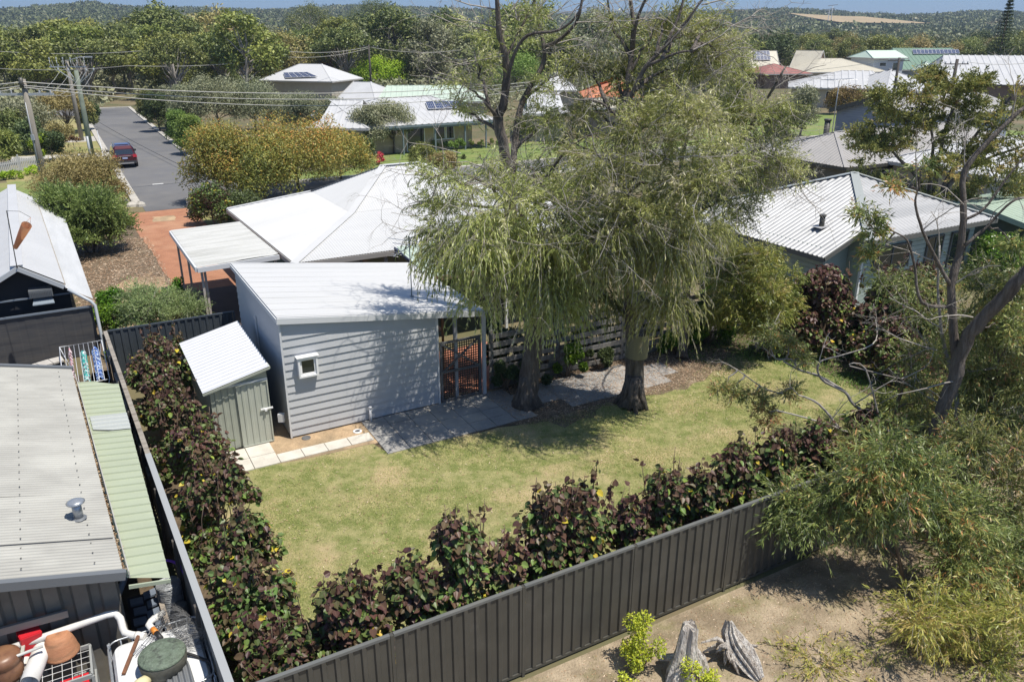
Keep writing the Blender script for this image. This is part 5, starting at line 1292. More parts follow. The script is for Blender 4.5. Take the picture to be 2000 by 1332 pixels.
# ------------------------------------------------------------ the junk corner at bottom left
m_pvc = M('white_pvc', (.70, .69, .66), .35, (.60, .58, .54), 3, 6)
m_ibc = M('white_plastic_tank', (.72, .73, .74), .35, (.62, .63, .62), 1.5, 6)
m_terra = M('terracotta', (.50, .24, .125), .8, (.40, .18, .09), 5, 8, (.28, .15, .08), 2.2, bump=.25, stretch=(1, 1, 5))
def top(px, py, z): return G(px, py, z)
# IBC tank
ib = thing('water_tank', 'white plastic water tank in a tube cage at the bottom, pipes and junk on top', 'tank', A(0, 10.6, 0))
TA0, TA1, TB0, TB1, TH = -.66, .62, 9.95, 11.4, 1.12
m = MB()
def rrect(a0, a1, b0, b1, r, z, k=5):
    out = []
    for (ca_, cb_, s) in ((a1 - r, b1 - r, 0), (a0 + r, b1 - r, 1), (a0 + r, b0 + r, 2), (a1 - r, b0 + r, 3)):
        for i in range(k + 1):
            th = math.pi / 2 * (s + i / k); out.append(A(ca_ + r * math.cos(th), cb_ + r * math.sin(th), z))
    return out
rings = [rrect(TA0 + .05, TA1 - .05, TB0 + .05, TB1 - .05, .12, .12), rrect(TA0 + .02, TA1 - .02, TB0 + .02, TB1 - .02, .15, .2), rrect(TA0 + .02, TA1 - .02, TB0 + .02, TB1 - .02, .15, TH - .1), rrect(TA0 + .06, TA1 - .06, TB0 + .06, TB1 - .06, .12, TH - .02), rrect(TA0 + .12, TA1 - .12, TB0 + .12, TB1 - .12, .1, TH)]
k = len(rings[0]); f = []
for i in range(4):
    for j in range(k): f.append([i * k + j, i * k + (j + 1) % k, (i + 1) * k + (j + 1) % k, (i + 1) * k + j])
f.append(list(range(4 * k, 5 * k))); m.add([V3(p) for r in rings for p in r], f, smooth=False); m.build('tank', m_ibc, ib)
m = MB()
for z in (.15, .4, .65, .9, TH + .03):
    pts = rrect(TA0 - .02, TA1 + .02, TB0 - .02, TB1 + .02, .16, z); m.tube(pts + [pts[0]], .013, 6, caps=False)
for i in range(9):
    a = TA0 + (TA1 - TA0) * i / 8
    for b in (TB0 - .02, TB1 + .02): m.tube([A(a, b, .1), A(a, b, TH + .02)], .012, 6)
for i in range(9):
    b = TB0 + (TB1 - TB0) * i / 8
    for a in (TA0 - .02, TA1 + .02): m.tube([A(a, b, .1), A(a, b, TH + .02)], .012, 6)
m.build('cage', m_galv, ib)
# green-black lidded tub
c = top(318, 1285, TH + .2); c.z = TH
t = thing('round_tub', 'mottled dark green round tub lid standing on the white tank', 'tub', c)
m = MB(); m.lathe(c, [(.001, 0), (.27, 0), (.32, .1), (.335, .24), (.315, .26)], 28); m.build('tub', M('dark_grimy_plastic', (.05, .05, .042), .7, (.10, .10, .08), 8), t)
m = MB(); m.lathe(c, [(.315, .25), (.33, .275), (.315, .30), (.2, .31), (.001, .315)], 28); m.build('lid', M('mottled_green', (.10, .13, .09), .75, (.16, .20, .15), 14, 8, (.05, .055, .045), 9, bump=.6, bscale=30), t)
# pipes
m = MB(); m.tube([A(-2.3, 11.78, 1.30), A(-1.15, 11.78, 1.36), A(-.62, 11.78, 1.40), A(-.50, 11.76, 1.39), A(-.45, 11.70, 1.32), A(-.44, 11.6, 1.2), A(-.42, 11.52, 1.16), A(-.34, 11.44, 1.15), A(-.16, 11.3, 1.15)], .056, 14)
m.tube([A(-.28, 11.39, 1.15), A(-.24, 11.36, 1.15)], .066, 14)
tag(m.build('waste_pipe', m_pvc), 'long white pipe running along the dark wall and bending down to the tank', 'pipe')
t = thing('pipe_elbow', 'white pipe elbow with orange collar behind the green tub', 'pipe', A(.02, 11.35, TH))
m = MB(); m.tube([A(.16, 11.62, TH + .12), A(.06, 11.56, TH + .12), A(-.04, 11.5, TH + .12), A(-.08, 11.43, TH + .12), A(-.04, 11.33, TH + .10)], .052, 12); m.tube([A(.02, 11.54, TH + .12), A(.0, 11.52, TH + .12)], .062, 12); m.build('pipe', m_pvc, t)
m = MB(); m.tube([A(-.04, 11.34, TH + .1), A(0, 11.22, TH + .09)], .044, 12); m.build('collar', M('orange_plastic', (.62, .22, .03), .5), t)
m = MB(); m.tube([A(0, 11.22, TH + .09), A(.05, 11.08, TH + .07)], .040, 12); m.build('hose_tail', m_blk, t)
m = MB(); m.beam(A(-.52, 10.62, TH + .03), A(-.24, 11.34, TH + .06), .05, .03); tag(m.build('rusty_bar', M('rusty_steel', (.20, .09, .045), .85, (.13, .06, .035), 6)), 'rusty flat bar lying on the white tank below the pipe', 'bar')
m = MB()
for k in range(4): m.tube([A(-.36 + k * .035, 10.95 - k * .04, TH + .05), A(.12 + k * .03, 11.55 - k * .04, TH + .10)], .007, 5)
for k in range(3): c0 = A(-.2 + k * .14, 11.05 + k * .17, TH + .075); m.tube([c0 + A(-.03, .03), c0 + A(.09, -.13)], .006, 5)
tag(m.build('wire_rack', m_galv), 'small wire rack leaning across the tank behind the green tub', 'rack')
m = MB(); m.lathe(A(-.38, 10.12, TH + .10), [(.001, -.24), (.07, -.22), (.105, -.1), (.105, .1), (.07, .22), (.001, .24)], 16, axis=A(.5, .5)); tag(m.build('float', M('cream_plastic', (.66, .60, .36), .5)), 'cream coloured rounded float lying on the tank in front of the green tub', 'float')
m = MB(); m.sheet([A(.02, 9.80, TH + .03), A(.36, 9.84, TH + .08), A(.34, 10.35, TH + .10), A(.0, 10.32, TH + .04)], A(0, 1), pitch=.076, amp=.02); tag(m.build('corrugated_offcut', M('grey_steel_offcut', (.22, .23, .24), .45, metal=.3)), 'curved grey corrugated offcut at the bottom edge beside the green tub', 'metal sheet')
m = MB(); n = 40; pts = [A(.12 + .5 * i / n, 10.62 + .10 * math.sin(i / n * 3) - .35 * i / n, TH + .04 + .03 * math.sin(i / n * 5)) for i in range(n)] + [A(.66, 10.15, .9), A(.66, 9.9, .5), A(.60, 9.6, .1)]
m.tube(pts, .022, 8); tag(m.build('black_hose', m_blk), 'black hose lying over the tank and hanging down the fence side', 'hose')
# tangled bird netting on tank corner
t = thing('wire_netting', 'crumpled grey wire netting bundle draped over the tank corner by the fence', 'netting', A(.4, 11.0, TH))
m = MB()
for k in range(210):
    f0 = RNG.random(); cc = V3(A(.22, 11.55, TH + .10)) * (1 - f0) + V3(A(.56, 10.55, TH + .14)) * f0
    th = RNG.uniform(0, 6.28); pts = []
    for i in range(7):
        th += .45; pts.append(cc + V3(A(math.cos(th) * .17, .12 * i / 6 - .06, 0)) + [0, 0, math.sin(th) * .13 + .04] + RNG.normal(0, .012, 3))
    m.tube(pts, .002, 3, caps=False)
m.build('mesh', M('dull_wire', (.2, .2, .2), .6, metal=.3), t)
# roll of wire, tyre like roll, tiles, plank, hose, fence posts
c = top(328, 1138, .95); t = thing('wire_roll', 'upright roll of galvanised fencing wire beside the side fence', 'wire roll', Vector((c.x, c.y, 0)))
m = MB()
for k in range(26):
    r = .05 + .14 * ((k % 13) / 12); z = .95 - .03 * (k // 13); pts = [c + Vector((math.cos(i / 16 * 6.283) * r, math.sin(i / 16 * 6.283) * r, (z - .95) + RNG.normal(0, .006))) for i in range(17)]; m.tube(pts, .004, 4, caps=False)
for k in range(34):
    z = .93 - k * .027; pts = [c + Vector((math.cos(i / 16 * 6.283) * .2, math.sin(i / 16 * 6.283) * .2, z - .95 + RNG.normal(0, .008))) for i in range(17)]; m.tube(pts, .004, 4, caps=False)
m.lathe(c, [(.18, -.9), (.18, -.05)], 20)
m.build('coil', M('dull_galvanised', (.52, .54, .56), .45, (.34, .36, .38), 9, metal=.2), t)
c = top(352, 1178, .75); m = MB(); m.lathe(c, [(.001, 0), (.09, 0), (.115, -.03), (.13, -.7)], 18); tag(m.build('black_mesh_roll', M('dark_grey_mesh', (.085, .085, .082), .85, (.14, .14, .135), 60, 2)), 'dark grey mesh roll standing between the wire roll and the fence', 'roll')
c = top(236, 1130, .8); m = MB(); p = top(228, 1168, .75); m.tube([p + Vector((-.05, .5, .1)), p], .055, 14); tag(m.build('pipe_offcut', M('blue_grey_plastic', (.26, .31, .36), .5)), 'blue-grey pipe end poking out under the green lean-to', 'pipe')
m_tile = M('slate_blue_tile', (.13, .16, .21), .6, (.18, .21, .26), 5)
for i in range(4):
    for j in range(2):
        c = A(-.20 + j * .22 + (i % 2) * .03, 12.95 - i * .24 + j * .12, .62 - .03 * i); d1 = A(.10, .02 if j else -.01) ; d2 = A(0, .09)
        m = MB(); m.prism([c - d1 - d2, c + d1 - d2, c + d1 + d2, c - d1 + d2], (0, 0, .035)); tag(m.build('roof_tile', m_tile), 'dark slate blue roof tile lying on the pile between shed wall and plank', 'roof tile', 'loose roof tiles on the pile')
m = MB(); m.abox(-.34, .14, 11.95, 13.3, .1, .52); tag(m.build('pallet_box', M('dark_timber', (.05, .045, .045), .9)), 'dark timber base box under the loose roof tiles', 'box')
m = MB(); m.beam(A(.20, 11.75, .75), A(.16, 13.0, .60), .075, .05); tag(m.build('timber_plank', M('grey_brown_plank', (.36, .31, .26), .85, (.26, .22, .18), 5)), 'grey-brown timber plank lying between roof tiles and wire roll', 'plank')
m_pur = M('purple_hose', (.34, .12, .80), .45)
m = MB(); hp_ = [top(x, y, z) for x, y, z in ((312, 1118, .9), (318, 1095, 1.0), (345, 1100, 1.05), (362, 1125, 1.0), (372, 1160, .7), (380, 1200, .4), (384, 1230, .1))]
path(m, hp_, .022, .022, 8, 5, 0, 1); tag(m.build('purple_hose', m_pur), 'bright purple hose looping beside the side fence', 'hose')
t = thing('stake_bundle', 'bundle of dark plastic stakes leaning by the fence under lean-to edge', 'stakes', top(335, 1080, 0)); m = MB()
for k in range(9): p = top(326 + k * 3.2, 1092, .7); q2 = top(336 + k * 2.2, 1040 + k * 1.5, 1.25); m.tube([p, q2], .012, 5)
m.build('stakes', m_char, t)
# rack with pots
rk = thing('wire_shelf', 'grey metal frame shelf with wire top holding pots and pipes, bottom left', 'shelf', A(-1.6, 11.4))
KA0, KA1, KB0, KB1, KH = -2.6, -.93, 11.02, 11.72, .98
m = MB()
for (a, b) in ((KA0, KB0), (KA1, KB0), (KA0, KB1), (KA1, KB1)): m.beam(A(a, b, 0), A(a, b, KH), .04)
for z in (KH, .5):
    for p, q2 in ((A(KA0, KB0, z), A(KA1, KB0, z)), (A(KA1, KB0, z), A(KA1, KB1, z)), (A(KA0, KB1, z), A(KA1, KB1, z))): m.beam(p, q2, .03, .07)
m.build('frame', M('grey_angle_steel', (.30, .31, .30), .5), rk)
m = MB()
for z in (KH + .03, .52):
    for k in range(14): a = KA0 + (KA1 - KA0) * k / 13; m.tube([A(a, KB0, z), A(a, KB1, z)], .005, 5)
    for k in range(6): b = KB0 + (KB1 - KB0) * k / 5; m.tube([A(KA0, b, z), A(KA1, b, z)], .005, 5)
m.build('wire_deck', M('pale_wire', (.55, .55, .53), .4), rk)
ca_ = top(121, 1274, KH + .04)
m = MB(); m.lathe(ca_, [(.24, 0), (.253, .015), (.24, .04), (.225, .13), (.19, .26), (.15, .35), (.13, .362), (.022, .366), (.015, .35)], 32); tag(m.build('terracotta_pot', m_terra), 'upturned terracotta pot on the wire shelf', 'pot')
cb_2 = top(14, 1320, KH + .04)
t = thing('brown_drum', 'rusty brown round drum with ribbed top at the left edge of the shelf', 'drum', cb_2)
m = MB(); m.lathe(cb_2, [(.001, 0), (.22, 0), (.24, .06), (.24, .21), (.22, .25), (.24, .28), (.235, .38), (.16, .43), (.001, .44)], 28); m.build('drum', M('rusty_glaze', (.16, .075, .045), .4, (.25, .13, .07), 4, 8, (.10, .05, .035), 6), t)
t = thing('red_crate', 'bright red plastic crate upended behind the white pipes on the shelf', 'crate', top(65, 1275, KH + .03))
q0 = top(62, 1268, KH + .14); m = MB(); e1_, e2_ = A(.13, .02), A(-.03, .12); up_ = Vector((.03, .0, .34))
for (p, a_, b_) in ((q0 - e1_ - e2_, e1_ * 2, up_), (q0 + e1_ - e2_, e2_ * 2, up_), (q0 + e1_ + e2_, -e1_ * 2, up_), (q0 - e1_ + e2_, -e2_ * 2, up_), (q0 - e1_ - e2_ + up_, e1_ * 2, e2_ * 2)):
    m.prism([p, p + a_, p + a_ + b_, p + b_], a_.cross(b_).normalized() * .012)
m.build('shell', M('red_plastic', (.55, .02, .03), .4), t)
t = thing('red_crate', 'red plastic container below the shelf deck near its right leg', 'crate', A(-1.15, 11.2, .53)); m = MB(); m.abox(-1.38, -1.0, 11.05, 11.35, .54, .80); m.build('shell', MATS['red_plastic'], t)
def pipe_(label, p, d, L, r, th=.012):
    t = MB(); d = Vector(d).normalized(); t.lathe(p, [(r, 0), (r, L), (r - th, L), (r - th, 0), (r, 0)], 24, axis=d); return tag(t.build('white_pipe_offcut', m_pvc), label, 'pipe')
pv = top(98, 1262, KH + .16)
pipe_('short wide white pipe offcut with open end, beside the terracotta pot', top(84, 1262, KH + .20), (.18, -.95, -.16), .62, .125)
pipe_('narrow dark-mouthed white pipe offcut between drum and wide pipe', top(50, 1286, KH + .10), (.2, -.9, -.1), .28, .068)
m = MB(); m.tube([top(-40, 1308, KH + .42), top(84, 1261, KH + .40)], .022, 12); tag(m.build('grey_conduit', M('grey_conduit_pvc', (.50, .50, .48), .4)), 'long grey conduit lying across drum and red crate', 'conduit')
m = MB(); m.beam(top(43, 1278, KH + .36), top(50, 1232, KH + .36), .045, .03); tag(m.build('channel_offcut', M('sage_channel', (.42, .43, .38), .5)), 'short beige metal channel standing against the red crate', 'channel')
m = MB(); m.beam(A(-2.6, 11.86, 1.62), A(-1.12, 11.86, 1.36) + Vector((0, 0, .22)), .05, .12); tag(m.build('steel_channel', M('dull_steel_channel', (.26, .26, .25), .4, metal=.3)), 'long grey steel channel leaning along the dark ribbed wall', 'channel')
# ------------------------------------------------------------ the three big weeping trees in the middle
def bigtree(label, base, trunks, clumps, limbs, n=178, mat=L_pep, deads=(), r_base=.36, collar=None, extra=None):
    t = thing('weeping_tree', label, 'tree', base, 0)
    w = MB(); c = MB(); tw = MB(); tps = []
    for pts, r0, r1 in trunks: tps.append(path(w, pts, r0, r1, 14, 4, .02, 1.32 if r0 > .14 and pts[0].z < 1 else 1, .62))
    allp = np.vstack(tps)
    for (px, py, rx, ry, Y, dens, mm) in clumps:
        if py < 265: dens *= 1.75; mm -= .05
        if py > 500: py -= 52; rx *= 1.1
        cen = D(px, py, Y); s = (cen - CAM).length / F_PX
        rad = (rx * s, rx * s * .95, ry * s * .9)
        # limb from the trunk point below and near
        dd = np.linalg.norm(allp - (V3(cen) - [0, 0, .9]), axis=1); i = dd.argmin()
        if dens > .25: limb(w, allp[i], cen, max(.02, r_base * .16), .012, .10, 8, 6, .08)
        for q in range(3):
            limb(tw, V3(cen), V3(cen) + RNG.normal(size=3) * np.array(rad) * .8 + [0, 0, rad[2] * .2], .02, .005, .1, 5, 4, .1)
        for q in range(5 if py < 470 else 2):
            o_ = unit(RNG.normal(size=3) + [0, -.6, .2]); dead(tw, V3(cen) + o_ * np.array(rad) * .5, o_ + [0, 0, RNG.uniform(-.6, .5)], RNG.uniform(.8, 1.5), .011, 3)
        low = py > 440
        strands(c, tw, cen, rad, int(n * dens * (1.0 if low else 1.15)), twig=.0055, twf=.6, rb=mm, steps=11 if low else 6, step=.10, droop=.26 if low else .12, leaf=(.13, .023), hang=.8 if low else .3, jit=.3 if low else .55)
    for (px, py, Y, dx, dy, dz, L, r, dep) in deads: dead(tw, D(px, py, Y), (dx, dy, dz), L, r, dep)
    if extra: extra(w)
    w.build('trunk', m_bark, t); c.build('crown', mat, t); tw.build('twigs', m_deadw, t)
    if collar is not None:
        cm = MB(); p0, r0, h0, h1 = collar
        cm.tube([p0 + Vector((0, 0, h0)), p0 + Vector((.01, 0, (h0 + h1) / 2)), p0 + Vector((.03, 0, h1))], r0, 18, caps=False); cm.build('trunk_guard', M('olive_band', (.23, .21, .13), .6, (.19, .18, .12), 4, stretch=(6, 6, .4)), t)
    return t
def roots(base, r, n=9):
    def f(w):
        for k in range(n):
            a = 2 * math.pi * k / n + RNG.uniform(-.2, .2); rr = r * RNG.uniform(1.1, 1.7)
            w.tube([V3(base) + [math.cos(a) * r * .35, math.sin(a) * r * .35, .9], V3(base) + [math.cos(a) * r * .72, math.sin(a) * r * .72, .35], V3(base) + [math.cos(a) * rr, math.sin(a) * rr, -.06]], [r * .30, r * .30, r * .16], 7)
    return f
b1 = G(1028, 792, 0)
T1 = [([b1, D(1036, 720, 20.4), D(1042, 650, 20.4), D(1030, 560, 20.5), D(1004, 460, 20.5), D(992, 370, 20.5), D(985, 290, 20.5), D(972, 235, 20.5), D(984, 200, 20.4), D(990, 130, 20.4), D(976, 70, 20.3), D(972, 20, 20.2), D(968, -70, 20.1), D(975, -150, 20)], .33, .03),
      ([D(1000, 420, 20.6), D(1004, 300, 21.2), D(1014, 222, 21.5), D(1030, 180, 21.6), D(1060, 128, 21.7), D(1062, 90, 21.7), D(1050, 40, 21.8), D(1042, -20, 21.8), D(1052, -110, 21.8)], .12, .03),
      ([D(984, 205, 20.4), D(1000, 120, 20.2), D(1030, 70, 20), D(1090, 60, 19.8), D(1130, 25, 19.7), D(1140, -40, 19.6)], .06, .02),
      ([D(1062, 92, 21.7), D(1090, 80, 21.5), D(1125, 45, 21.3), D(1136, 5, 21.2), D(1140, -60, 21)], .06, .025),
      ([D(980, 130, 20.4), D(1005, 80, 20.6), D(1040, 10, 20.9), D(1070, -60, 21)], .045, .02),
      ([D(975, 235, 20.5), D(960, 215, 20.2), D(945, 200, 20)], .07, .03),
      ([D(1000, 440, 20.6), D(1030, 400, 20.2), D(1072, 340, 19.8), D(1110, 290, 19.5), D(1160, 262, 19.2), D(1200, 270, 19)], .065, .018),
      ([D(1000, 440, 20.6), D(1060, 390, 20.6), D(1110, 360, 20.4), D(1180, 380, 20)], .08, .02)]
C1 = [(1120, 430, 46, 44, 18.3, .8, -.05), (1130, 585, 40, 44, 20.6, .8, -.08), (1120, 500, 44, 40, 19.6, .8, -.05), (1125, 350, 44, 36, 19.4, .6, 0), (835, 400, 22, 16, 19.3, .15, .1), (850, 440, 24, 20, 19.2, .2, .05), (868, 400, 42, 36, 19.6, .34, .05), (850, 345, 34, 26, 19.4, .28, .1), (905, 365, 46, 30, 18.4, .4, .05), (890, 470, 50, 45, 19.0, .8, .0), (905, 545, 45, 55, 18.4, .9, -.02),
      (955, 455, 60, 50, 17.7, .9, 0), (965, 530, 55, 55, 19.1, 1, 0), (950, 610, 38, 48, 18.6, .8, .05), (1015, 545, 55, 55, 19.4, .9, -.08), 
      (1080, 590, 42, 60, 18.9, 1, -.06), (1090, 655, 30, 40, 18.9, .8, .08), (1060, 470, 58, 55, 17.9, .9, -.04), (1000, 395, 55, 42, 18.0, .8, .1), (1110, 520, 50, 60, 20.3, .8, -.1),
      (960, 335, 40, 26, 20.2, .4, .05), (1085, 400, 50, 40, 18.2, .7, 0), (930, 120, 36, 22, 20.6, .15, .1), (905, 165, 40, 22, 20.8, .16, .1), (890, 215, 36, 20, 20.9, .16, .1), (950, 60, 40, 26, 20.6, .12, .1),
      (1010, 40, 46, 28, 20.6, .14, .1), (1080, 40, 44, 26, 21.2, .14, .1), (1085, 150, 40, 30, 21.4, .25, .1), (1040, 330, 46, 36, 21.0, .5, .0), (1065, 240, 40, 36, 21.4, .4, 0)]
Dd1 = [(1072, 340, 19.8, .6, -.3, .5, 1.6, .018, 3), (1110, 290, 19.5, .3, -.2, -.6, 1.6, .016, 3), (1160, 262, 19.2, .8, -.3, -.5, 1.5, .016, 3), (1160, 262, 19.2, .2, -.3, -.8, 1.3, .014, 3), (1000, 380, 20, -.2, -.5, -.5, 1.5, .02, 3),
       (1030, 400, 20, -.6, -.5, -.3, 1.6, .018, 3), (1180, 380, 20, .5, -.3, -.6, 1.4, .015, 3), (1110, 360, 20.3, .1, -.5, -.7, 1.3, .015, 3), (1200, 270, 19, .7, -.1, -.7, 1.3, .014, 3),
       (900, 300, 20, -.9, .1, .3, 1.3, .012, 3), (985, 60, 20.3, -.7, 0, .3, 1.5, .02, 3), (970, 20, 20.2, -.8, .2, .2, 1.4, .02, 3), (985, 110, 20.3, -.9, 0, .1, 1.3, .016, 3), (1000, 20, 20.6, .3, 0, .8, 1.2, .02, 3), (1090, 60, 19.8, .5, 0, .6, 1.2, .018, 3), (1125, 45, 21, .8, 0, .1, 1.3, .018, 3),
       (1060, 100, 21.7, .7, 0, .4, 1.3, .02, 3), (1045, 30, 21.8, .5, .1, .7, 1.3, .02, 3), (1140, 0, 21.2, .6, 0, .4, 1.2, .018, 3)]
bigtree('left of the two big weeping trees, forked dark trunk beside the studio gate', b1, T1, C1, None, deads=Dd1, extra=roots(b1, .30))
b2 = G(1235, 792, 0)
T2 = [([b2, D(1240, 730, 20.4), D(1240, 650, 20.45), D(1232, 560, 20.5), D(1222, 450, 20.6), D(1212, 350, 20.7), D(1214, 260, 20.8), D(1218, 200, 20.8)], .34, .11),
      ([D(1217, 215, 20.8), D(1226, 160, 20.9), D(1234, 100, 21), D(1236, 40, 21.1), D(1226, -40, 21.2), D(1222, -130, 21.2)], .10, .03),
      ([D(1222, 205, 20.8), D(1242, 170, 20.7), D(1262, 130, 20.6), D(1300, 90, 20.5), D(1335, 50, 20.4), D(1372, 0, 20.3), D(1420, -60, 20.2)], .09, .02),
      ([D(1235, 100, 21), D(1244, 40, 20.7), D(1268, -20, 20.5), D(1280, -90, 20.5)], .06, .02),
      ([D(1234, 120, 21), D(1215, 80, 21.2), D(1198, 60, 21.3), D(1188, 10, 21.4), D(1180, -60, 21.4)], .06, .02),
      ([D(1300, 90, 20.5), D(1330, 20, 20.6), D(1340, -50, 20.6)], .05, .02),
      ([D(1216, 240, 20.8), D(1180, 205, 20.5), D(1150, 195, 20.3)], .05, .02),
      ([D(1262, 130, 20.6), D(1320, 105, 20.3), D(1350, 100, 20.2)], .05, .02)]
C2 = [(1400, 110, 44, 32, 21.6, .3, .1), (1300, 40, 46, 28, 21.0, .2, .1), (1230, 170, 44, 34, 21.4, .35, 0), (1160, 620, 30, 40, 20.9, .7, -.08), (1215, 470, 50, 46, 18.2, .7, -.03), (1350, 470, 48, 44, 19.5, .8, 0), (1260, 400, 50, 40, 18.0, .6, 0), (1195, 530, 42, 44, 20.0, .7, 0), (1290, 570, 40, 52, 19.3, 1, .08), (1305, 640, 26, 42, 19.3, .9, .15), (1275, 520, 44, 48, 19.6, .9, .05), (1180, 465, 56, 55, 17.7, .9, -.05), (1290, 470, 58, 52, 17.9, .9, 0),
      (1150, 560, 40, 46, 20.6, .7, -.1), (1235, 400, 60, 46, 17.5, .8, 0), (1150, 395, 52, 45, 20.7, .7, 0), (1330, 400, 62, 52, 18.6, .8, 0), (1300, 310, 64, 46, 17.6, .7, 0), (1370, 360, 50, 44, 17.2, .6, 0),
      (1170, 310, 56, 42, 18.2, .6, 0), (1115, 280, 40, 38, 21.3, .45, 0), (1250, 250, 56, 42, 18.4, .5, 0), (1150, 205, 50, 32, 21.6, .35, .05), (1340, 225, 62, 48, 18.0, .7, .1),
      (1290, 165, 52, 36, 21.4, .35, .1), (1350, 140, 52, 38, 21.6, .4, .15), (1190, 130, 46, 30, 21.6, .25, .1), (1270, 80, 46, 30, 21.2, .18, .1), (1330, 70, 46, 30, 21.2, .2, .1), (1200, 50, 40, 26, 21.4, .12, .1), (1390, 60, 40, 30, 21.2, .15, .1), (1140, 130, 40, 30, 21.6, .25, .1), (1250, 330, 40, 40, 20.0, .5, -.05)]
Dd2 = [(1350, 100, 20.2, .8, -.1, .4, 1.6, .02, 4), (1300, 90, 20.4, .5, -.3, .5, 1.5, .018, 3), (1370, 10, 20.3, .7, 0, .3, 1.3, .018, 3), (1234, 60, 21, .5, 0, .7, 1.2, .016, 3), (1190, 20, 21.3, -.7, 0, .4, 1.3, .016, 3), (1150, 195, 20.3, -.8, -.2, .2, 1.3, .014, 3), (1340, 180, 20.8, .7, -.3, .3, 1.8, .018, 4), (1320, 230, 20.6, .6, -.4, -.2, 1.6, .016, 4),
       (1380, 130, 21, .5, -.2, .6, 1.7, .018, 4), (1260, 180, 20.6, .3, -.5, .3, 1.3, .014, 3), (1280, 330, 20.2, .6, -.4, -.3, 1.3, .014, 3), (1250, 20, 20.9, .4, 0, .8, 1.2, .016, 3), (1420, -20, 20.3, .7, 0, -.1, 1.3, .016, 3)]
bigtree('right of the two big weeping trees, straight trunk with an olive band on lawn edge', b2, T2, C2, None, deads=Dd2, extra=roots(b2, .34), collar=(D(1241, 720, 20.42) - Vector((0, 0, D(1241, 720, 20.42).z)), .315, D(1241, 696, 20.4).z, D(1241, 650, 20.4).z))
b3 = G(1332, 700, 0)
T3 = [([b3, D(1336, 640, 24.2), D(1342, 560, 24.2), D(1352, 480, 24.1), D(1362, 420, 24), D(1405, 360, 23.8), D(1438, 320, 23.6), D(1444, 280, 23.5), D(1470, 240, 23.3), D(1500, 190, 23), D(1535, 130, 22.8)], .17, .03),
      ([D(1352, 480, 24.1), D(1340, 400, 24.3), D(1330, 330, 24.4), D(1345, 260, 24.5), D(1370, 180, 24.5), D(1400, 100, 24.5)], .11, .03),
      ([D(1438, 320, 23.6), D(1436, 262, 23.6), D(1450, 200, 23.5), D(1470, 150, 23.4)], .05, .02)]
C3 = [(1510, 330, 34, 20, 22.9, .3, .12), (1550, 345, 26, 12, 22.8, .18, .15), (1400, 440, 52, 55, 23.3, .9, .05), (1350, 500, 40, 44, 23.2, .9, .05), (1425, 390, 48, 44, 23.2, .8, .05), (1420, 310, 52, 44, 19.2, .8, .08), (1475, 350, 50, 34, 23, .5, .15), (1490, 290, 46, 36, 23, .5, .15), (1530, 330, 34, 18, 22.8, .25, .2), (1400, 225, 52, 42, 23.2, .6, .1),
      (1465, 230, 46, 36, 23, .4, .12), (1515, 235, 34, 30, 22.8, .2, .15), (1430, 150, 46, 38, 23.4, .45, .15), (1380, 330, 46, 42, 23.5, .7, 0), (1425, 90, 30, 28, 23.6, .2, .2)]
Dd3 = [(1444, 280, 23.5, .2, -.4, .6, 1.8, .018, 4), (1400, 360, 23.6, -.4, -.6, .2, 1.6, .016, 4), (1500, 190, 23, .3, -.3, .7, 1.7, .018, 4), (1345, 260, 24.3, .3, -.7, .3, 1.8, .018, 4), (1470, 240, 23.2, .7, -.3, 0, 1.5, .014, 4), (1370, 180, 24.3, .4, -.5, .5, 1.9, .018, 4), (1400, 120, 24.3, .6, -.3, .6, 1.7, .016, 4), (1330, 330, 24.2, -.2, -.8, .2, 1.5, .014, 3),
       (1440, 330, 23.3, .7, -.4, -.3, 1.5, .014, 4), (1420, 220, 23.2, .2, -.6, .1, 1.6, .014, 4)]
bigtree('slender third weeping tree leaning right behind the paved patch, greyish twiggy crown', b3, T3, C3, None, n=215, deads=Dd3, mat=L_pep)

# small yellow-green weeping tree beside the ivy
b4 = G(1480, 688, 0)
t = thing('small_weeping_tree', 'small yellow-green weeping tree on thin trunk between ivy and purple shrub', 'tree', b4, 0)
w = MB(); c = MB(); tw = MB(); Y4 = b4.y
p_ = path(w, [b4, D(1474, 650, Y4), D(1462, 618, Y4), D(1470, 570, Y4)], .07, .04, 8)
for (px, py, rx, ry, dy) in ((1430, 500, 34, 24, .1), (1490, 565, 40, 30, -1.1), (1420, 540, 34, 34, -.6), (1450, 590, 40, 32, -.9), (1480, 530, 44, 36, -.4), (1525, 560, 36, 34, -.6), (1500, 600, 38, 28, -1), (1445, 510, 34, 26, .2), (1500, 500, 36, 24, .2), (1540, 600, 26, 24, -.4), (1400, 600, 26, 28, -.2), (1470, 630, 30, 16, -.9)):
    cen = D(px, py, Y4 + dy); s = Y4 / F_PX; limb(w, p_[-1], cen, .03, .01)
    strands(c, tw, cen, (rx * s * 1.1, rx * s, ry * s * 1.1), 260, steps=4, step=.10, leaf=(.13, .028), droop=.16, rb=.05)
w.build('trunk', m_barkp, t); c.build('crown', L_pepy, t); tw.build('twigs', m_deadw, t)
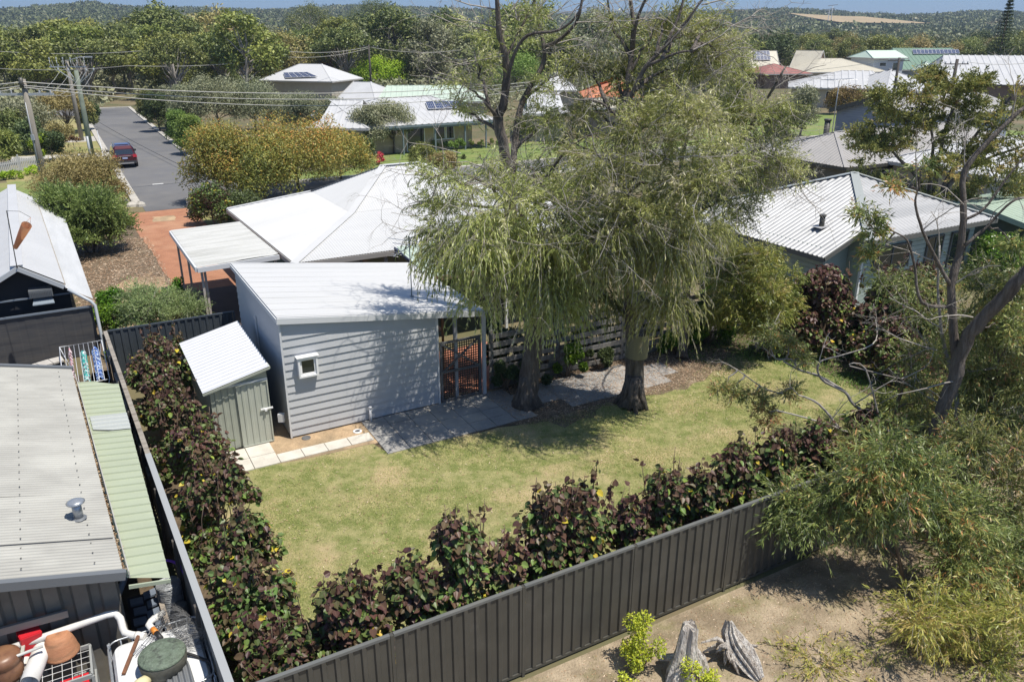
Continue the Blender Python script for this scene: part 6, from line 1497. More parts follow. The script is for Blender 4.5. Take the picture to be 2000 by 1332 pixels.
# ------------------------------------------------------------ purple leaved hedge and shrubs
def purple(label, base, h, ra, rb_, n, seed, group, stems=5, leaf=.105, tone=.54, green=0.0, rz=YAW, taper=.72):
    t = thing('purple_leaved_shrub', label, 'shrub', base, rz, group)
    c = MB(); w = MB(); b = V3(base)
    ax = np.array([CY, SY, 0]); bx = np.array([-SY, CY, 0])
    k = max(6, n // 130); done = 0
    for q in range(k):
        a = RNG.uniform(0, 2 * math.pi); e = RNG.random() ** .75
        f = RNG.uniform(.25, .85) * (1.08 - taper * e)
        cc = b + ax * math.cos(a) * ra * f + bx * math.sin(a) * rb_ * f + [0, 0, h * (.10 + .80 * e)]
        cr = RNG.uniform(.16, .32)
        m_ = int(n / k * RNG.uniform(.6, 1.4)); d = unit(RNG.normal(size=(m_, 3))); u = RNG.random(m_)[:, None] ** .45
        p = cc + d * [cr, cr, cr * 1.25] * u
        p[:, 2] = np.maximum(p[:, 2], .06)
        dd = unit(d * [1, 1, .1] + RNG.normal(size=(m_, 3)) * .4 + [0, 0, -.55])
        up = d * .5 + RNG.normal(size=(m_, 3)) * .45 + [0, 0, 1.0]
        hz = np.clip((p[:, 2] - b[2]) / h, 0, 1)
        rn = np.clip(RNG.normal(tone + green + .30 * (.62 - hz), .24, m_), 0, 1)
        L = RNG.uniform(.5, 1.25, m_) * leaf
        c.leaves(p, dd, L, L * .98, rn, shape='heart', up=up, fold=.22)
        limb(w, b + ax * RNG.uniform(-.5, .5) * ra * .5 + bx * RNG.uniform(-.3, .3) * rb_, cc, .016, .006, 0, 5, 4, .08)
    # upright leading shoots
    for q in range(stems):
        p0 = b + ax * RNG.uniform(-.6, .6) * ra + bx * RNG.uniform(-.6, .6) * rb_ + [0, 0, h * .75]
        L_ = RNG.uniform(.2, .6); p1 = p0 + [RNG.normal(0, .08), RNG.normal(0, .08), L_ + h * .1]
        limb(w, p0, p1, .009, .005, 0, 4, 4)
        m_ = 9; f = RNG.random(m_)[:, None]; p = p0 + (p1 - p0) * f + RNG.normal(0, .03, (m_, 3))
        L = RNG.uniform(.5, 1.2, m_) * leaf
        c.leaves(p, unit(RNG.normal(size=(m_, 3)) + [0, 0, -.4]), L, L, np.clip(RNG.normal(.3, .15, m_), 0, 1), shape='heart', up=RNG.normal(size=(m_, 3)) + [0, 0, 1])
    c.build('leaves', L_purple, t); w.build('stems', m_stem, t)
    return t
grpL = 'purple leaved shrubs forming the hedge along the side fence'
spots = [(1.55, 9.7, 1.9, .95, .85, 'nearest the corner of the two fences, lowest in the picture'), (1.5, 11.2, 1.9, .95, .9, 'with bright green lower leaves, second from the fence corner'),
         (1.45, 12.9, 1.95, .95, .95, 'bulging onto the lawn beside the green lean-to end'), (1.5, 14.7, 2.05, .95, 1.0, 'reaching out across from the roof flue'),
         (1.5, 16.5, 2.0, .98, 1.0, 'in front of the pale pavers'), (1.35, 18.3, 1.9, .85, 1.0, 'hiding the front corner of the garden shed'),
         (1.2, 20.2, 1.85, .75, 1.0, 'beside the garden shed roof'), (1.25, 22.1, 1.8, .8, 1.0, 'growing beyond the garden shed roof'), (1.7, 23.5, 1.75, .95, .6, 'farthest one, against the short dark fence')]
for i, (a, b, h, ra, rb_, lab) in enumerate(spots):
    purple('hedge shrub ' + lab, A(a, b), h, ra, rb_, 3000 if b < 16 else 2200, i, grpL, stems=12, leaf=.10, green=-.03 + .05 * (b < 14), taper=.4)
grpF = 'purple leaved shrubs along the front steel fence'
rowF = [(655, 1120, .55, 'small upright bush at the left end of the front fence row'), (705, 1105, .45, 'small bush with one tall shoot, second in the front fence row'), (800, 1085, .55, 'dense low bush left of the tallest pair in the fence row'),
        (885, 975, .62, 'tall bush with dark round top, left middle of the fence row'), (985, 1035, .55, 'low gappy bush between two taller ones by the fence'), (1065, 935, .5, 'slim tall bush with a thin leading shoot above the lawn'), (1135, 915, .6, 'broad tall bush at the centre of the fence row'),
        (1225, 960, .5, 'lower bush right of the centre of the fence row'), (1300, 895, .55, 'bush with narrow pointed top, right half of the fence row'), (1380, 900, .5, 'leafy bush behind the fence shadowed by gum leaves'), (1440, 855, .6, 'tall bush before the dry lawn patch at right'),
        (1520, 830, .6, 'bush under the grey dead branches at right'), (1600, 810, .6, 'bush where the fence meets the gum foliage'), (1690, 790, .6, 'rightmost bush of the fence row, half behind gum leaves')]
for i, (px, py, r, lab) in enumerate(rowF):
    p = OB(px, py, 9.55); h = max(.9, p.z); a = ab(p)[0]
    purple(lab, A(a, 9.5), h * .96, r * 1.15, .45, int(1700 * h / 1.5 * r / .55), i, grpF, stems=9, leaf=.105, green=-.02, taper=.68)
# large dark shrub at right
t = purple('large dark purple shrub mass behind the lawn, below the pale green house', A(23.0, 15.3), 2.9, 2.9, 1.5, 19000, 3, None, stems=14, leaf=.13, tone=.37)
t = purple('dark purple shrub left of the largest one, beside the small weeping tree', A(20.7, 16.6), 2.75, 2.3, 1.3, 15000, 3, None, stems=10, leaf=.13, tone=.37)
t = purple('dark shrub at the right end of the lawn, under the leaning gum branches', A(20.6, 13.6), 2.0, 1.0, 1.9, 4200, 3, None, stems=9, leaf=.11, tone=.42)

def leafy(name, label, base, h, rx, ry, n, mat, leaf=(.07, .05), shape='heart', nc=12, tone=.5, low=.0, cat='shrub', stemr=.02, group=None, rz=0, stemmat=None):
    t = thing(name, label, cat, base, rz, group); c = MB(); w = MB(); b = V3(base)
    for q in range(nc):
        a = RNG.uniform(0, 2 * math.pi); e = RNG.random() ** .8; f = RNG.uniform(.3, .8) * (1.0 - .35 * e)
        cc = b + [math.cos(a) * rx * f, math.sin(a) * ry * f, h * (low + .12 + (.76 - low) * e)]; cr = min(rx, ry) * RNG.uniform(.26, .42)
        m_ = int(n / nc); d = unit(RNG.normal(size=(m_, 3))); u = RNG.random(m_)[:, None] ** .4
        p = cc + d * [cr, cr, cr] * u; p[:, 2] = np.maximum(p[:, 2], b[2] + .02)
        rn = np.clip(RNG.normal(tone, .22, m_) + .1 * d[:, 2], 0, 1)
        L = RNG.uniform(.6, 1.2, m_) * leaf[0]
        c.leaves(p, unit(d * .6 + RNG.normal(size=(m_, 3)) * .7), L, L * leaf[1] / leaf[0], rn, shape=shape, up=d + RNG.normal(size=(m_, 3)) * .5 + [0, 0, .6])
        limb(w, b + [RNG.normal(0, .03), RNG.normal(0, .03), 0], cc, stemr, stemr * .35, .02, 6, 5, .07)
    w.build('stems', stemmat or m_stem, t); c.build('leaves', mat, t); return t
# ivy over the slat fence and low creepers
leafy('ivy_bush', 'bright green ivy mound behind the third tree, right of the banded trunk', A(17.9, 18.6), 2.2, 1.0, .7, 9000, L_ivy, (.085, .075), nc=20)
leafy('ivy_bush', 'shaded ivy and creeper hanging between the ivy mound and purple shrub', A(19.9, 18.9), 1.9, 1.2, .7, 6000, L_dark, (.085, .075), nc=16)
for i, (a, b, h, r, lab) in enumerate(((11.0, 18.55, .6, .55, 'dark creeper clump at the foot of the slat fence by the left tree'), (12.3, 18.6, .75, .6, 'creeper climbing the slat fence between the two big trees'), (13.5, 18.55, .5, .5, 'low creeper beside the top edge of the grey paving'), (10.2, 18.6, .7, .4, 'shaded creeper just right of the studio gate'), (16.4, 18.5, .6, .6, 'creeper patch right of the banded tree trunk'))):
    leafy('creeper', lab, A(a, b), h * 1.45, r * 1.25, .38, 3000, L_ivy if i in (1, 4) else L_dark, (.07, .06), nc=9, tone=.35)
for i, (a, h) in enumerate(((10.6, 1.9), (12.2, 2.1), (13.9, 2.0), (15.6, 2.2), (17.3, 2.0), (19.0, 2.2))):  # added shrubs, standing in for the patio shade between the slats
    leafy('shade_backing_shrub', ['first', 'second', 'third', 'fourth', 'fifth', 'sixth'][i] + ' dark shrub added for the shade behind the slat fence, counted from the studio', A(a, 19.6), h, 1.05, .6, 5200, L_dark, (.11, .07), 'diamond', 14, tone=.3, group='dark shrubs added for the shade behind the slat fence', rz=YAW)
# yellow-green bush beside the stump and one growing in front of it
leafy('yellow_green_bush', 'small yellow-green leafy bush left of the bleached stump', G(1248, 1300, 0), .95, .56, .42, 2600, LEAF('yellow_bush_leaf', [(0, (.14, .20, .02)), (.6, (.34, .40, .04)), (1, (.60, .52, .05))], trans=.35), (.055, .028), 'diamond', 12, low=.1)
leafy('yellow_green_bush', 'sprouting yellow-green bush growing in front of the bleached stump', G(1370, 1345, 0), .6, .5, .3, 1100, MATS['yellow_bush_leaf'], (.05, .026), 'diamond', 12)
leafy('yellow_green_bush', 'yellow-green sprouts between the two stump pieces', G(1428, 1282, 0), .45, .18, .16, 300, MATS['yellow_bush_leaf'], (.05, .026), 'diamond', 6)
leafy('yellow_green_bush', 'small yellow-green sprout at the bottom edge left of the stump', G(1225, 1345, 0), .35, .2, .2, 260, MATS['yellow_bush_leaf'], (.05, .026), 'diamond', 6)
# garden left of the drive
leafy('citrus_shrub', 'dark glossy citrus bushes in a row beside the white patio downpipe', A(.55, 28.8), 1.25, .75, .7, 4200, L_ivy, (.10, .06), 'diamond', 14, tone=.25, rz=YAW)
leafy('citrus_shrub', 'darker citrus bush at the far end of the row beside the patio roof', A(.6, 31.0), 1.2, .7, .7, 3600, L_ivy, (.10, .06), 'diamond', 14, tone=.25, rz=YAW)
leafy('citrus_shrub', 'glossy green citrus bush at the corner of the short dark fence', A(.75, 26.6), 1.0, .6, .55, 3200, L_ivy, (.10, .06), 'diamond', 12, tone=.3, rz=YAW)
leafy('citrus_shrub', 'leafy citrus bush behind the feathery bush, beside the drive', A(2.75, 30.2), 1.5, .5, .5, 2600, L_ivy, (.10, .06), 'diamond', 12, tone=.3, rz=YAW)
t = thing('feathery_bush', 'feathery grey-green bush in front of the carport, behind the short dark fence', 'bush', A(2.1, 27.6), YAW)
c = MB(); w = MB(); tw = MB()
for k in range(16):
    a = RNG.uniform(0, 6.28); e = RNG.random(); cc = V3(A(2.1, 27.6)) + [math.cos(a) * 1.0 * (1 - .3 * e), math.sin(a) * .9 * (1 - .3 * e), .35 + 1.25 * e]
    limb(w, A(2.1, 27.6), cc, .03, .008); strands(c, tw, cc, (.38, .38, .34), 120, steps=6, step=.08, droop=.05, leaf=(.09, .02), out=1.1, hang=-.1, jit=.6)
w.build('stems', m_stem, t); c.build('leaves', L_feather, t); tw.build('twigs', m_deadw, t)
L_wattle = LEAF('wattle_leaf', [(0, (.06, .085, .025)), (.5, (.135, .18, .05)), (1, (.23, .28, .09))], trans=.3)
t = thing('wattle_bush', 'big rounded green bush on spreading stems between patio roof and red drive', 'bush', G(178, 492, 0), 0)
c = MB(); w = MB(); tw = MB(); bb0 = G(178, 492, 0)
for k in range(44):
    a = RNG.uniform(0, 6.28); e = RNG.random() ** .7; f = RNG.uniform(.35, .95) * math.sqrt(max(.05, 1 - (e * .9) ** 2))
    cc = V3(bb0) + [math.cos(a) * 2.15 * f, math.sin(a) * 1.8 * f, .75 + 1.9 * e]
    limb(w, V3(bb0) + [RNG.normal(0, .1), RNG.normal(0, .1), -.05], cc, .06, .01, .05, 8, 6, .07); strands(c, tw, cc, (.5, .5, .38), 62, steps=6, step=.12, droop=.0, leaf=(.16, .05), out=1.1, hang=-.25, jit=.5, rb=.0, per=3)
w.build('stems', m_barkp, t); c.build('leaves', L_wattle, t); tw.build('twigs', m_deadw, t)

# ------------------------------------------------------------ right foreground: leaning gum, dead branches, fine leaved shrubs
def multi(name, label, base, trunks, deads, clumps, mat, barkm, n=240, steps=7, step=.09, leaf=(.11, .020), droop=.10, hang=.3, twf=.6, extra=None):
    t = thing(name, label, 'tree', base, 0); w = MB(); c = MB(); tw = MB(); tps = []
    for pts, r0, r1 in trunks: tps.append(path(w, pts, r0, r1, 9, 4, .03, 1.2))
    allp = np.vstack(tps)
    for (px, py, Y, dx, dy, dz, L, r, dep) in deads: dead(tw, D(px, py, Y), (dx, dy, dz), L, r * 1.35, dep)
    for (px, py, rx, ry, Y, dens, mm) in clumps:
        cen = D(px, py, Y); s = (cen - CAM).length / F_PX
        dd = np.linalg.norm(allp - V3(cen), axis=1); i = dd.argmin()
        limb(w, allp[i], cen, .022, .006, .06, 7, 5, .1)
        strands(c, tw, cen, (rx * s, rx * s, ry * s), int(n * dens), steps=steps, step=step, leaf=leaf, droop=droop, rb=mm, hang=hang, twf=twf, twig=.003)
    w.build('trunk', barkm, t); tw.build('twigs', m_deadw, t)
    if clumps: c.build('crown', mat, t)
    return t
gb = G(1808, 1010, 0); Y0 = gb.y
T = [([gb, D(1812, 930, Y0), D(1826, 840, Y0 - .1), D(1862, 745, Y0 - .2), D(1886, 668, Y0 - .3), D(1926, 616, Y0 - .5), D(1966, 575, Y0 - .7), D(2010, 525, Y0 - .9), D(2080, 450, Y0 - 1.1)], .155, .11),
     ([D(1868, 735, Y0 - .2), D(1862, 650, Y0 - .1), D(1858, 560, Y0), D(1872, 500, Y0 + .1), D(1882, 430, Y0 + .1), D(1882, 340, Y0 + .2), D(1918, 290, Y0 + .2), D(1975, 232, Y0 + .2), D(2040, 180, Y0 + .2)], .10, .035),
     ([D(1858, 560, Y0), D(1830, 510, Y0), D(1802, 450, Y0 - .1), D(1788, 400, Y0 - .1), D(1792, 372, Y0 - .1)], .045, .015),
     ([D(1858, 600, Y0), D(1800, 590, Y0 - .2), D(1786, 520, Y0 - .2), D(1772, 470, Y0 - .2), D(1740, 450, Y0 - .3)], .04, .012),
     ([D(1882, 430, Y0 + .1), D(1920, 410, Y0), D(1965, 350, Y0), D(2005, 300, Y0)], .03, .015),
     ([D(1884, 480, Y0), D(1930, 440, Y0), D(1975, 395, Y0 - .1), D(2010, 385, Y0 - .1)], .035, .015)]
dl = [(1792, 372, Y0 - .1, -.3, 0, .8, .9, .012, 3), (1740, 450, Y0 - .3, -.8, 0, .4, 1.0, .010, 3), (1802, 450, Y0 - .1, .4, 0, .8, .9, .010, 3), (1858, 560, Y0, .5, -.2, .5, 1, .012, 3), (1886, 340, Y0 + .2, -.5, 0, .6, .9, .010, 3), (1882, 400, Y0, -.6, -.1, .4, 1.0, .010, 3),
      (1870, 300, Y0, -.3, 0, .8, .8, .008, 2), (1975, 232, Y0 + .2, -.2, 0, .9, 1.1, .012, 3), (1930, 440, Y0, .1, 0, .9, .9, .010, 3), (1900, 620, Y0 - .4, -.8, -.2, .1, 1.0, .012, 3), (1862, 745, Y0 - .3, -.9, -.2, -.1, 1.1, .014, 3), (1830, 510, Y0, -.8, 0, .2, 1.0, .010, 3)]
cl = [(1690, 425, 22, 14, Y0 - .3, .5, .1), (1712, 455, 14, 10, Y0 - .3, .35, .1), (1735, 365, 22, 12, Y0 - .2, .4, .05), (1710, 500, 20, 14, Y0 - .2, .4, .1), (1800, 330, 20, 10, Y0 - .1, .2, .1), (1968, 640, 30, 30, Y0 - .3, .8, .1), (1980, 480, 22, 20, Y0, .4, .1)]
multi('leaning_gum_tree', 'big gum leaning right with dark lower trunk and pale upright limb above pale green house', gb, T, dl, cl, L_pepo, m_bark, steps=3, n=190, leaf=(.10, .024))
# bare grey spreading branches over the lawn
g2 = G(1842, 1000, 0); Y2 = g2.y
T = [([g2, D(1850, 950, Y2), D(1862, 880, Y2 + .2), D(1870, 800, Y2 + .3), D(1862, 740, Y2 + .4), D(1848, 690, Y2 + .5), D(1838, 640, Y2 + .5), D(1832, 560, Y2 + .6), D(1835, 480, Y2 + .6)], .085, .02),
     ([D(1850, 950, Y2), D(1900, 900, Y2), D(1950, 860, Y2 - .1), D(2010, 838, Y2 - .2)], .06, .04),
     ([D(1862, 900, Y2 + .1), D(1780, 870, Y2 + .2), D(1720, 830, Y2 + .3), D(1668, 790, Y2 + .4), D(1650, 765, Y2 + .4), D(1600, 735, Y2 + .5), D(1560, 722, Y2 + .5), D(1530, 705, Y2 + .6)], .05, .02),
     ([D(1650, 765, Y2 + .4), D(1604, 740, Y2 + .4), D(1600, 708, Y2 + .4), D(1640, 695, Y2 + .4), D(1690, 680, Y2 + .4)], .03, .012),
     ([D(1560, 722, Y2 + .5), D(1545, 702, Y2 + .5), D(1515, 700, Y2 + .6), D(1500, 665, Y2 + .6)], .025, .01),
     ([D(1720, 830, Y2 + .3), D(1668, 845, Y2), D(1620, 830, Y2 - .1), D(1560, 812, Y2 - .2), D(1520, 802, Y2 - .2)], .035, .012),
     ([D(1640, 838, Y2 - .05), D(1600, 790, Y2), D(1560, 772, Y2 + .1), D(1500, 762, Y2 + .2), D(1440, 722, Y2 + .3)], .03, .01),
     ([D(1720, 830, Y2 + .3), D(1690, 720, Y2 + .3), D(1660, 715, Y2 + .3), D(1760, 740, Y2 + .3)], .02, .01)]
dl = [(1690, 680, Y2 + .4, .8, 0, .2, 1.0, .012, 3), (1600, 708, Y2 + .4, -.2, 0, .9, .7, .010, 3), (1515, 700, Y2 + .6, -.5, 0, .5, .7, .010, 3), (1500, 665, Y2 + .6, .1, 0, .9, .6, .009, 3), (1440, 722, Y2 + .3, -.6, 0, .3, .5, .008, 2), (1760, 740, Y2 + .3, .8, 0, .3, 1.0, .012, 3), (1668, 790, Y2 + .4, .6, .1, .6, 1.0, .012, 3),
      (1835, 480, Y2 + .6, -.1, 0, .9, .8, .010, 3), (1838, 640, Y2 + .5, -.7, 0, .5, 1.2, .012, 3), (1848, 690, Y2 + .5, -.8, -.1, .3, 1.3, .014, 4), (1870, 800, Y2 + .3, -.8, 0, .4, 1.2, .014, 3), (1862, 740, Y2 + .4, .8, 0, .5, 1.0, .012, 3), (1560, 772, Y2 + .1, -.3, 0, .5, .8, .010, 3), (1620, 830, Y2 - .1, .1, 0, .7, .8, .010, 3), (1780, 870, Y2 + .2, -.2, -.1, .8, .9, .010, 3), (1950, 860, Y2 - .1, .2, 0, .8, .9, .012, 3), (1668, 845, Y2, -.7, -.3, -.1, .9, .010, 3)]
cl = [(1500, 655, 18, 16, Y2 + .6, .4, 0), (1540, 670, 16, 10, Y2 + .5, .25, .1), (1470, 772, 18, 12, Y2 + .2, .3, .15), (1495, 810, 16, 20, Y2 + .1, .35, .15), (1430, 770, 16, 12, Y2 + .2, .3, .1), (1410, 760, 12, 8, Y2 + .2, .2, .1), (1545, 765, 16, 12, Y2 + .2, .3, .1), (1560, 700, 18, 8, Y2 + .5, .25, .1)]
multi('bare_branched_gum', 'dead looking grey branches spreading left over the lawn from the right fence', g2, T, dl, cl, L_pepo, m_barkp, steps=3, n=330, leaf=(.09, .02))
# fine leaved crowns along the right side
def mass(label, base, trunks, clumps, mat=L_pepo, n=95, name='fine_leaved_gum', **k):
    return multi(name, label, base, trunks, [], clumps, mat, m_stem, n=n, **k)
sb = G(1768, 1155, 0); Ys = sb.y
mass('young fine leaved gum with orange tips drooping over the front steel fence', sb,
     [([sb, D(1756, 1090, Ys), D(1742, 1020, Ys + .05), D(1735, 950, Ys + .1), D(1730, 890, Ys + .1)], .04, .02), ([D(1756, 1090, Ys), D(1690, 1040, Ys + .1), D(1620, 1000, Ys + .3), D(1560, 965, Ys + .4)], .022, .01), ([D(1742, 1020, Ys), D(1790, 960, Ys), D(1830, 930, Ys)], .02, .01), ([D(1750, 1060, Ys), D(1830, 1060, Ys - .1), D(1900, 1060, Ys - .2)], .02, .008)],
     [(1560, 985, 34, 20, Ys + .5, .7, -.15), (1530, 1005, 20, 24, Ys + .5, .5, -.1), (1610, 1010, 40, 28, Ys + .3, .9, -.12), (1640, 960, 36, 26, Ys + .4, .9, -.02), (1690, 930, 40, 30, Ys + .3, 1, .02), (1740, 890, 40, 30, Ys + .2, 1, .0), (1690, 1000, 40, 34, Ys + .1, 1, -.08), (1760, 960, 40, 34, Ys, 1, .03), (1830, 930, 36, 30, Ys, .9, .0), (1820, 1010, 40, 30, Ys, .9, -.05), (1870, 1060, 40, 26, Ys - .1, .9, .1), (1900, 1000, 36, 26, Ys, .8, .1)], droop=.10, hang=.3, leaf=(.12, .021), n=170)
specs = [('fine leaved gum foliage filling the gap right of the dark purple shrub', (1745, 800), (13.6), [(1745, 552, 30, 16), (1790, 565, 30, 18), (1830, 560, 30, 22), (1815, 610, 30, 22)], 18.0, .6, 0),
         ('olive fine leaved gum behind the bare grey branches, right of the lawn', (1770, 850), 0, [(1765, 735, 30, 22), (1805, 680, 30, 24), (1750, 800, 40, 26), (1805, 790, 36, 30), (1700, 830, 32, 18), (1660, 868, 30, 14), (1770, 860, 36, 24)], 15.8, .6, -.02),
         ('fine leaved gum crown crowding the right edge beside the leaning trunk', (1960, 860), 0, [(1940, 700, 44, 32), (1990, 650, 40, 36), (1960, 760, 44, 34), (1920, 560, 40, 30), (1980, 560, 40, 30), (1900, 650, 30, 24), (1990, 820, 40, 30), (1930, 820, 40, 26), (1905, 740, 26, 24), (2010, 730, 36, 36)], 15.2, 1.5, -.08),
         ('orange tipped gum foliage in front of the khaki fence, right', (1880, 960), 0, [(1700, 880, 36, 20), (1800, 880, 34, 26), (1860, 900, 34, 28), (1920, 930, 40, 28), (1980, 950, 40, 30), (1960, 1010, 40, 28), (1900, 870, 30, 22), (1990, 890, 34, 24)], 13.6, 1.3, .0),
         ('dense gum foliage on the right edge above the shaded undergrowth', (1980, 1130), 0, [(1930, 1080, 40, 30), (1990, 1060, 40, 34), (1960, 1130, 40, 30), (1900, 1120, 34, 24), (2010, 1130, 36, 34), (1860, 1110, 30, 20)], 12.0, 1.3, .0),
         ('yellow-olive gum sapling at the bottom right corner', (1900, 1330), 0, [(1830, 1190, 40, 24), (1880, 1180, 40, 26), (1920, 1230, 44, 30), (1860, 1250, 40, 28), (1970, 1260, 44, 32), (1820, 1230, 34, 20), (1920, 1300, 44, 28), (1990, 1320, 40, 28), (1790, 1210, 26, 14), (1990, 1210, 36, 26)], 10.6, .7, .20),
         ('low yellow-olive sapling at the bottom edge, left of the corner one', (1640, 1340), 0, [(1560, 1300, 30, 18), (1610, 1290, 30, 16), (1660, 1310, 30, 20), (1570, 1325, 30, 14), (1700, 1330, 26, 16), (1630, 1330, 30, 12)], 10.3, .4, .2)]
for lab, bp, _, cls, Yc, dens, mm in specs:
    cx = sum(c[0] for c in cls) / len(cls); c0 = D(cx, cls[0][1], Yc); base = Vector((c0.x, c0.y, 0))
    cy = sum(c[1] for c in cls) / len(cls); mid = D(cx, cy, Yc)
    q = [base, base.lerp(mid, .5) + Vector((.08, .05, 0)), mid]
    mass(lab, base, [(q, .045, .02)], [(x, y, rx, ry, Yc + RNG.uniform(-.35, .35), dens, mm + RNG.normal(0, .05)) for x, y, rx, ry in cls], mat=L_pepo if mm < .2 else L_tanpep if False else (L_pepo if mm < .2 else L_pepy), n=105)
for i, (px, py, h, r, lab) in enumerate(((1850, 720, 2.0, 1.2, 'behind the leaning gum trunk'), (1930, 690, 2.2, 1.3, 'under the leaning trunk near the right edge'), (1985, 760, 2.0, 1.2, 'at the right edge below the leaning trunk'), (1900, 800, 1.6, 1.1, 'right of the leaning trunk base'), (1740, 840, 1.1, .8, 'at the end of the purple fence row'), (1960, 880, 1.7, 1.0, 'behind the khaki fence'), (1830, 850, 1.5, .9, 'inside the fence corner by the gum trunks'))):
    leafy('olive_scrub_bush', 'dense olive scrub bush ' + lab, G(px, py, 0), h, r, r * .8, 5200, L_olive2 if i % 3 == 1 else L_pepo, (.10, .026), 'diamond', 18, tone=.42, group='olive scrub bushes along the right side of the yard')
# undergrowth and weeds
def cover(name, label, cat, poly_ab, n, z, mat, L=(.03, .06), w=.004, seed=0, dens=None, lean=.7):
    a0 = min(p[0] for p in poly_ab); a1 = max(p[0] for p in poly_ab); b0 = min(p[1] for p in poly_ab); b1 = max(p[1] for p in poly_ab)
    a = RNG.uniform(a0, a1, n); b = RNG.uniform(b0, b1, n)
    keep = np.zeros(n, bool); k = len(poly_ab)
    for i in range(k):
        (x0, y0), (x1, y1) = poly_ab[i], poly_ab[(i + 1) % k]
        c = ((y0 > b) != (y1 > b)) & (a < (x1 - x0) * (b - y0) / ((y1 - y0) + 1e-12) + x0); keep ^= c
    if dens is not None: keep &= RNG.random(n) < dens(a, b)
    a, b = a[keep], b[keep]; n = len(a)
    P = np.stack([a * CY - b * SY, a * SY + b * CY, np.full(n, z)], -1)
    dd = unit(RNG.normal(size=(n, 3)) * lean * [1, 1, 0] + [0, 0, 1])
    m = MB(); m.leaves(P, dd, RNG.uniform(L[0], L[1], n), w, RNG.random(n), shape='blade')
    o = m.build(name, mat, loc=tuple(A(a0, b0)), rz=YAW); stuff(o, label, cat); return o
def nz(s, ph=0): return lambda a, b: np.clip(.5 + .5 * np.sin(a * s + ph + 1.7 * np.sin(b * s * .7)) * np.sin(b * s * 1.13 + 1.3 * np.sin(a * s * .6)), .12, 1)
cover('grass', 'short patchy green and straw lawn grass in the back yard', 'grass', [(1.8, 9.4), (16.4, 9.4), (19, 12.5), (19.3, 16.4), (17.2, 17.4), (14.8, 16.5), (10, 16.5), (6, 16.8), (5.7, 17.4), (2.7, 17.6)], 380000, .008, L_grass, (.022, .06), .009, dens=nz(1.3), lean=1.2)
cover('weeds', 'sparse dry weeds on the bare ground outside the front fence', 'weeds', [(0, 3), (22, 3), (22, 8.6), (0, 8.6)], 110000, .004, LEAF('weed_blade', [(0, (.14, .15, .05)), (.6, (.30, .27, .12)), (1, (.42, .34, .20))]), (.02, .07), .006, dens=lambda a, b: np.clip(nz(2.6, 1)(a, b) - .55, 0, 1) * 1.5, lean=1.2)
cover('undergrowth', 'dark green ground cover under the purple shrubs beyond the lawn', 'ground cover', [(16.5, 17.4), (18.5, 16.6), (19.3, 12.6), (17.4, 9.2), (25, 9.2), (27, 18.9), (16.5, 18.9)], 70000, .004, L_green, (.06, .16), .025, dens=nz(1.8, 2), lean=1.4)
cover('undergrowth', 'green ground cover shaded by the right hand gums', 'ground cover', [(11.5, 3), (24, 3), (24, 8.6), (15.5, 8.3)], 60000, .004, L_green, (.05, .13), .02, dens=nz(1.8, 2), lean=1.4)
m = MB(); n = 11000
a = RNG.uniform(4, 22, n); b = RNG.uniform(3.5, 8.6, n); P = np.stack([a * CY - b * SY, a * SY + b * CY, np.full(n, .012)], -1)
m.leaves(P, RNG.normal(size=(n, 3)) * [1, 1, .08], RNG.uniform(.02, .06, n), .014, RNG.random(n), up=np.tile([0, 0, 1.0], (n, 1)) + RNG.normal(0, .3, (n, 3)))
a = RNG.uniform(9.5, 18, n); b = RNG.uniform(16.3, 18.8, n); P = np.stack([a * CY - b * SY, a * SY + b * CY, np.full(n, .045)], -1)
m.leaves(P, RNG.normal(size=(n, 3)) * [1, 1, .08], RNG.uniform(.03, .08, n), .014, RNG.random(n), up=np.tile([0, 0, 1.0], (n, 1)) + RNG.normal(0, .3, (n, 3)))
a = RNG.uniform(-1, 3.2, n); b = RNG.uniform(30, 44, n); P = np.stack([a * CY - b * SY, a * SY + b * CY, np.full(n, .02)], -1)
m.leaves(P, RNG.normal(size=(n, 3)) * [1, 1, .08], RNG.uniform(.05, .14, n), .03, RNG.random(n), up=np.tile([0, 0, 1.0], (n, 1)) + RNG.normal(0, .3, (n, 3)))
a = RNG.uniform(2.5, 18, 2600); b = RNG.uniform(9.6, 17.2, 2600); q_ = 2600
P = np.stack([a * CY - b * SY, a * SY + b * CY, np.full(q_, .03)], -1)
m.leaves(P, RNG.normal(size=(q_, 3)) * [1, 1, .08], RNG.uniform(.03, .09, q_), .018, RNG.random(q_), up=np.tile([0, 0, 1.0], (q_, 1)) + RNG.normal(0, .3, (q_, 3)))
stuff(m.build('fallen_leaves', MATS['gutter_litter'], loc=(0, 0, 0)), 'dry fallen leaves and bark scattered under the trees', 'leaf litter')

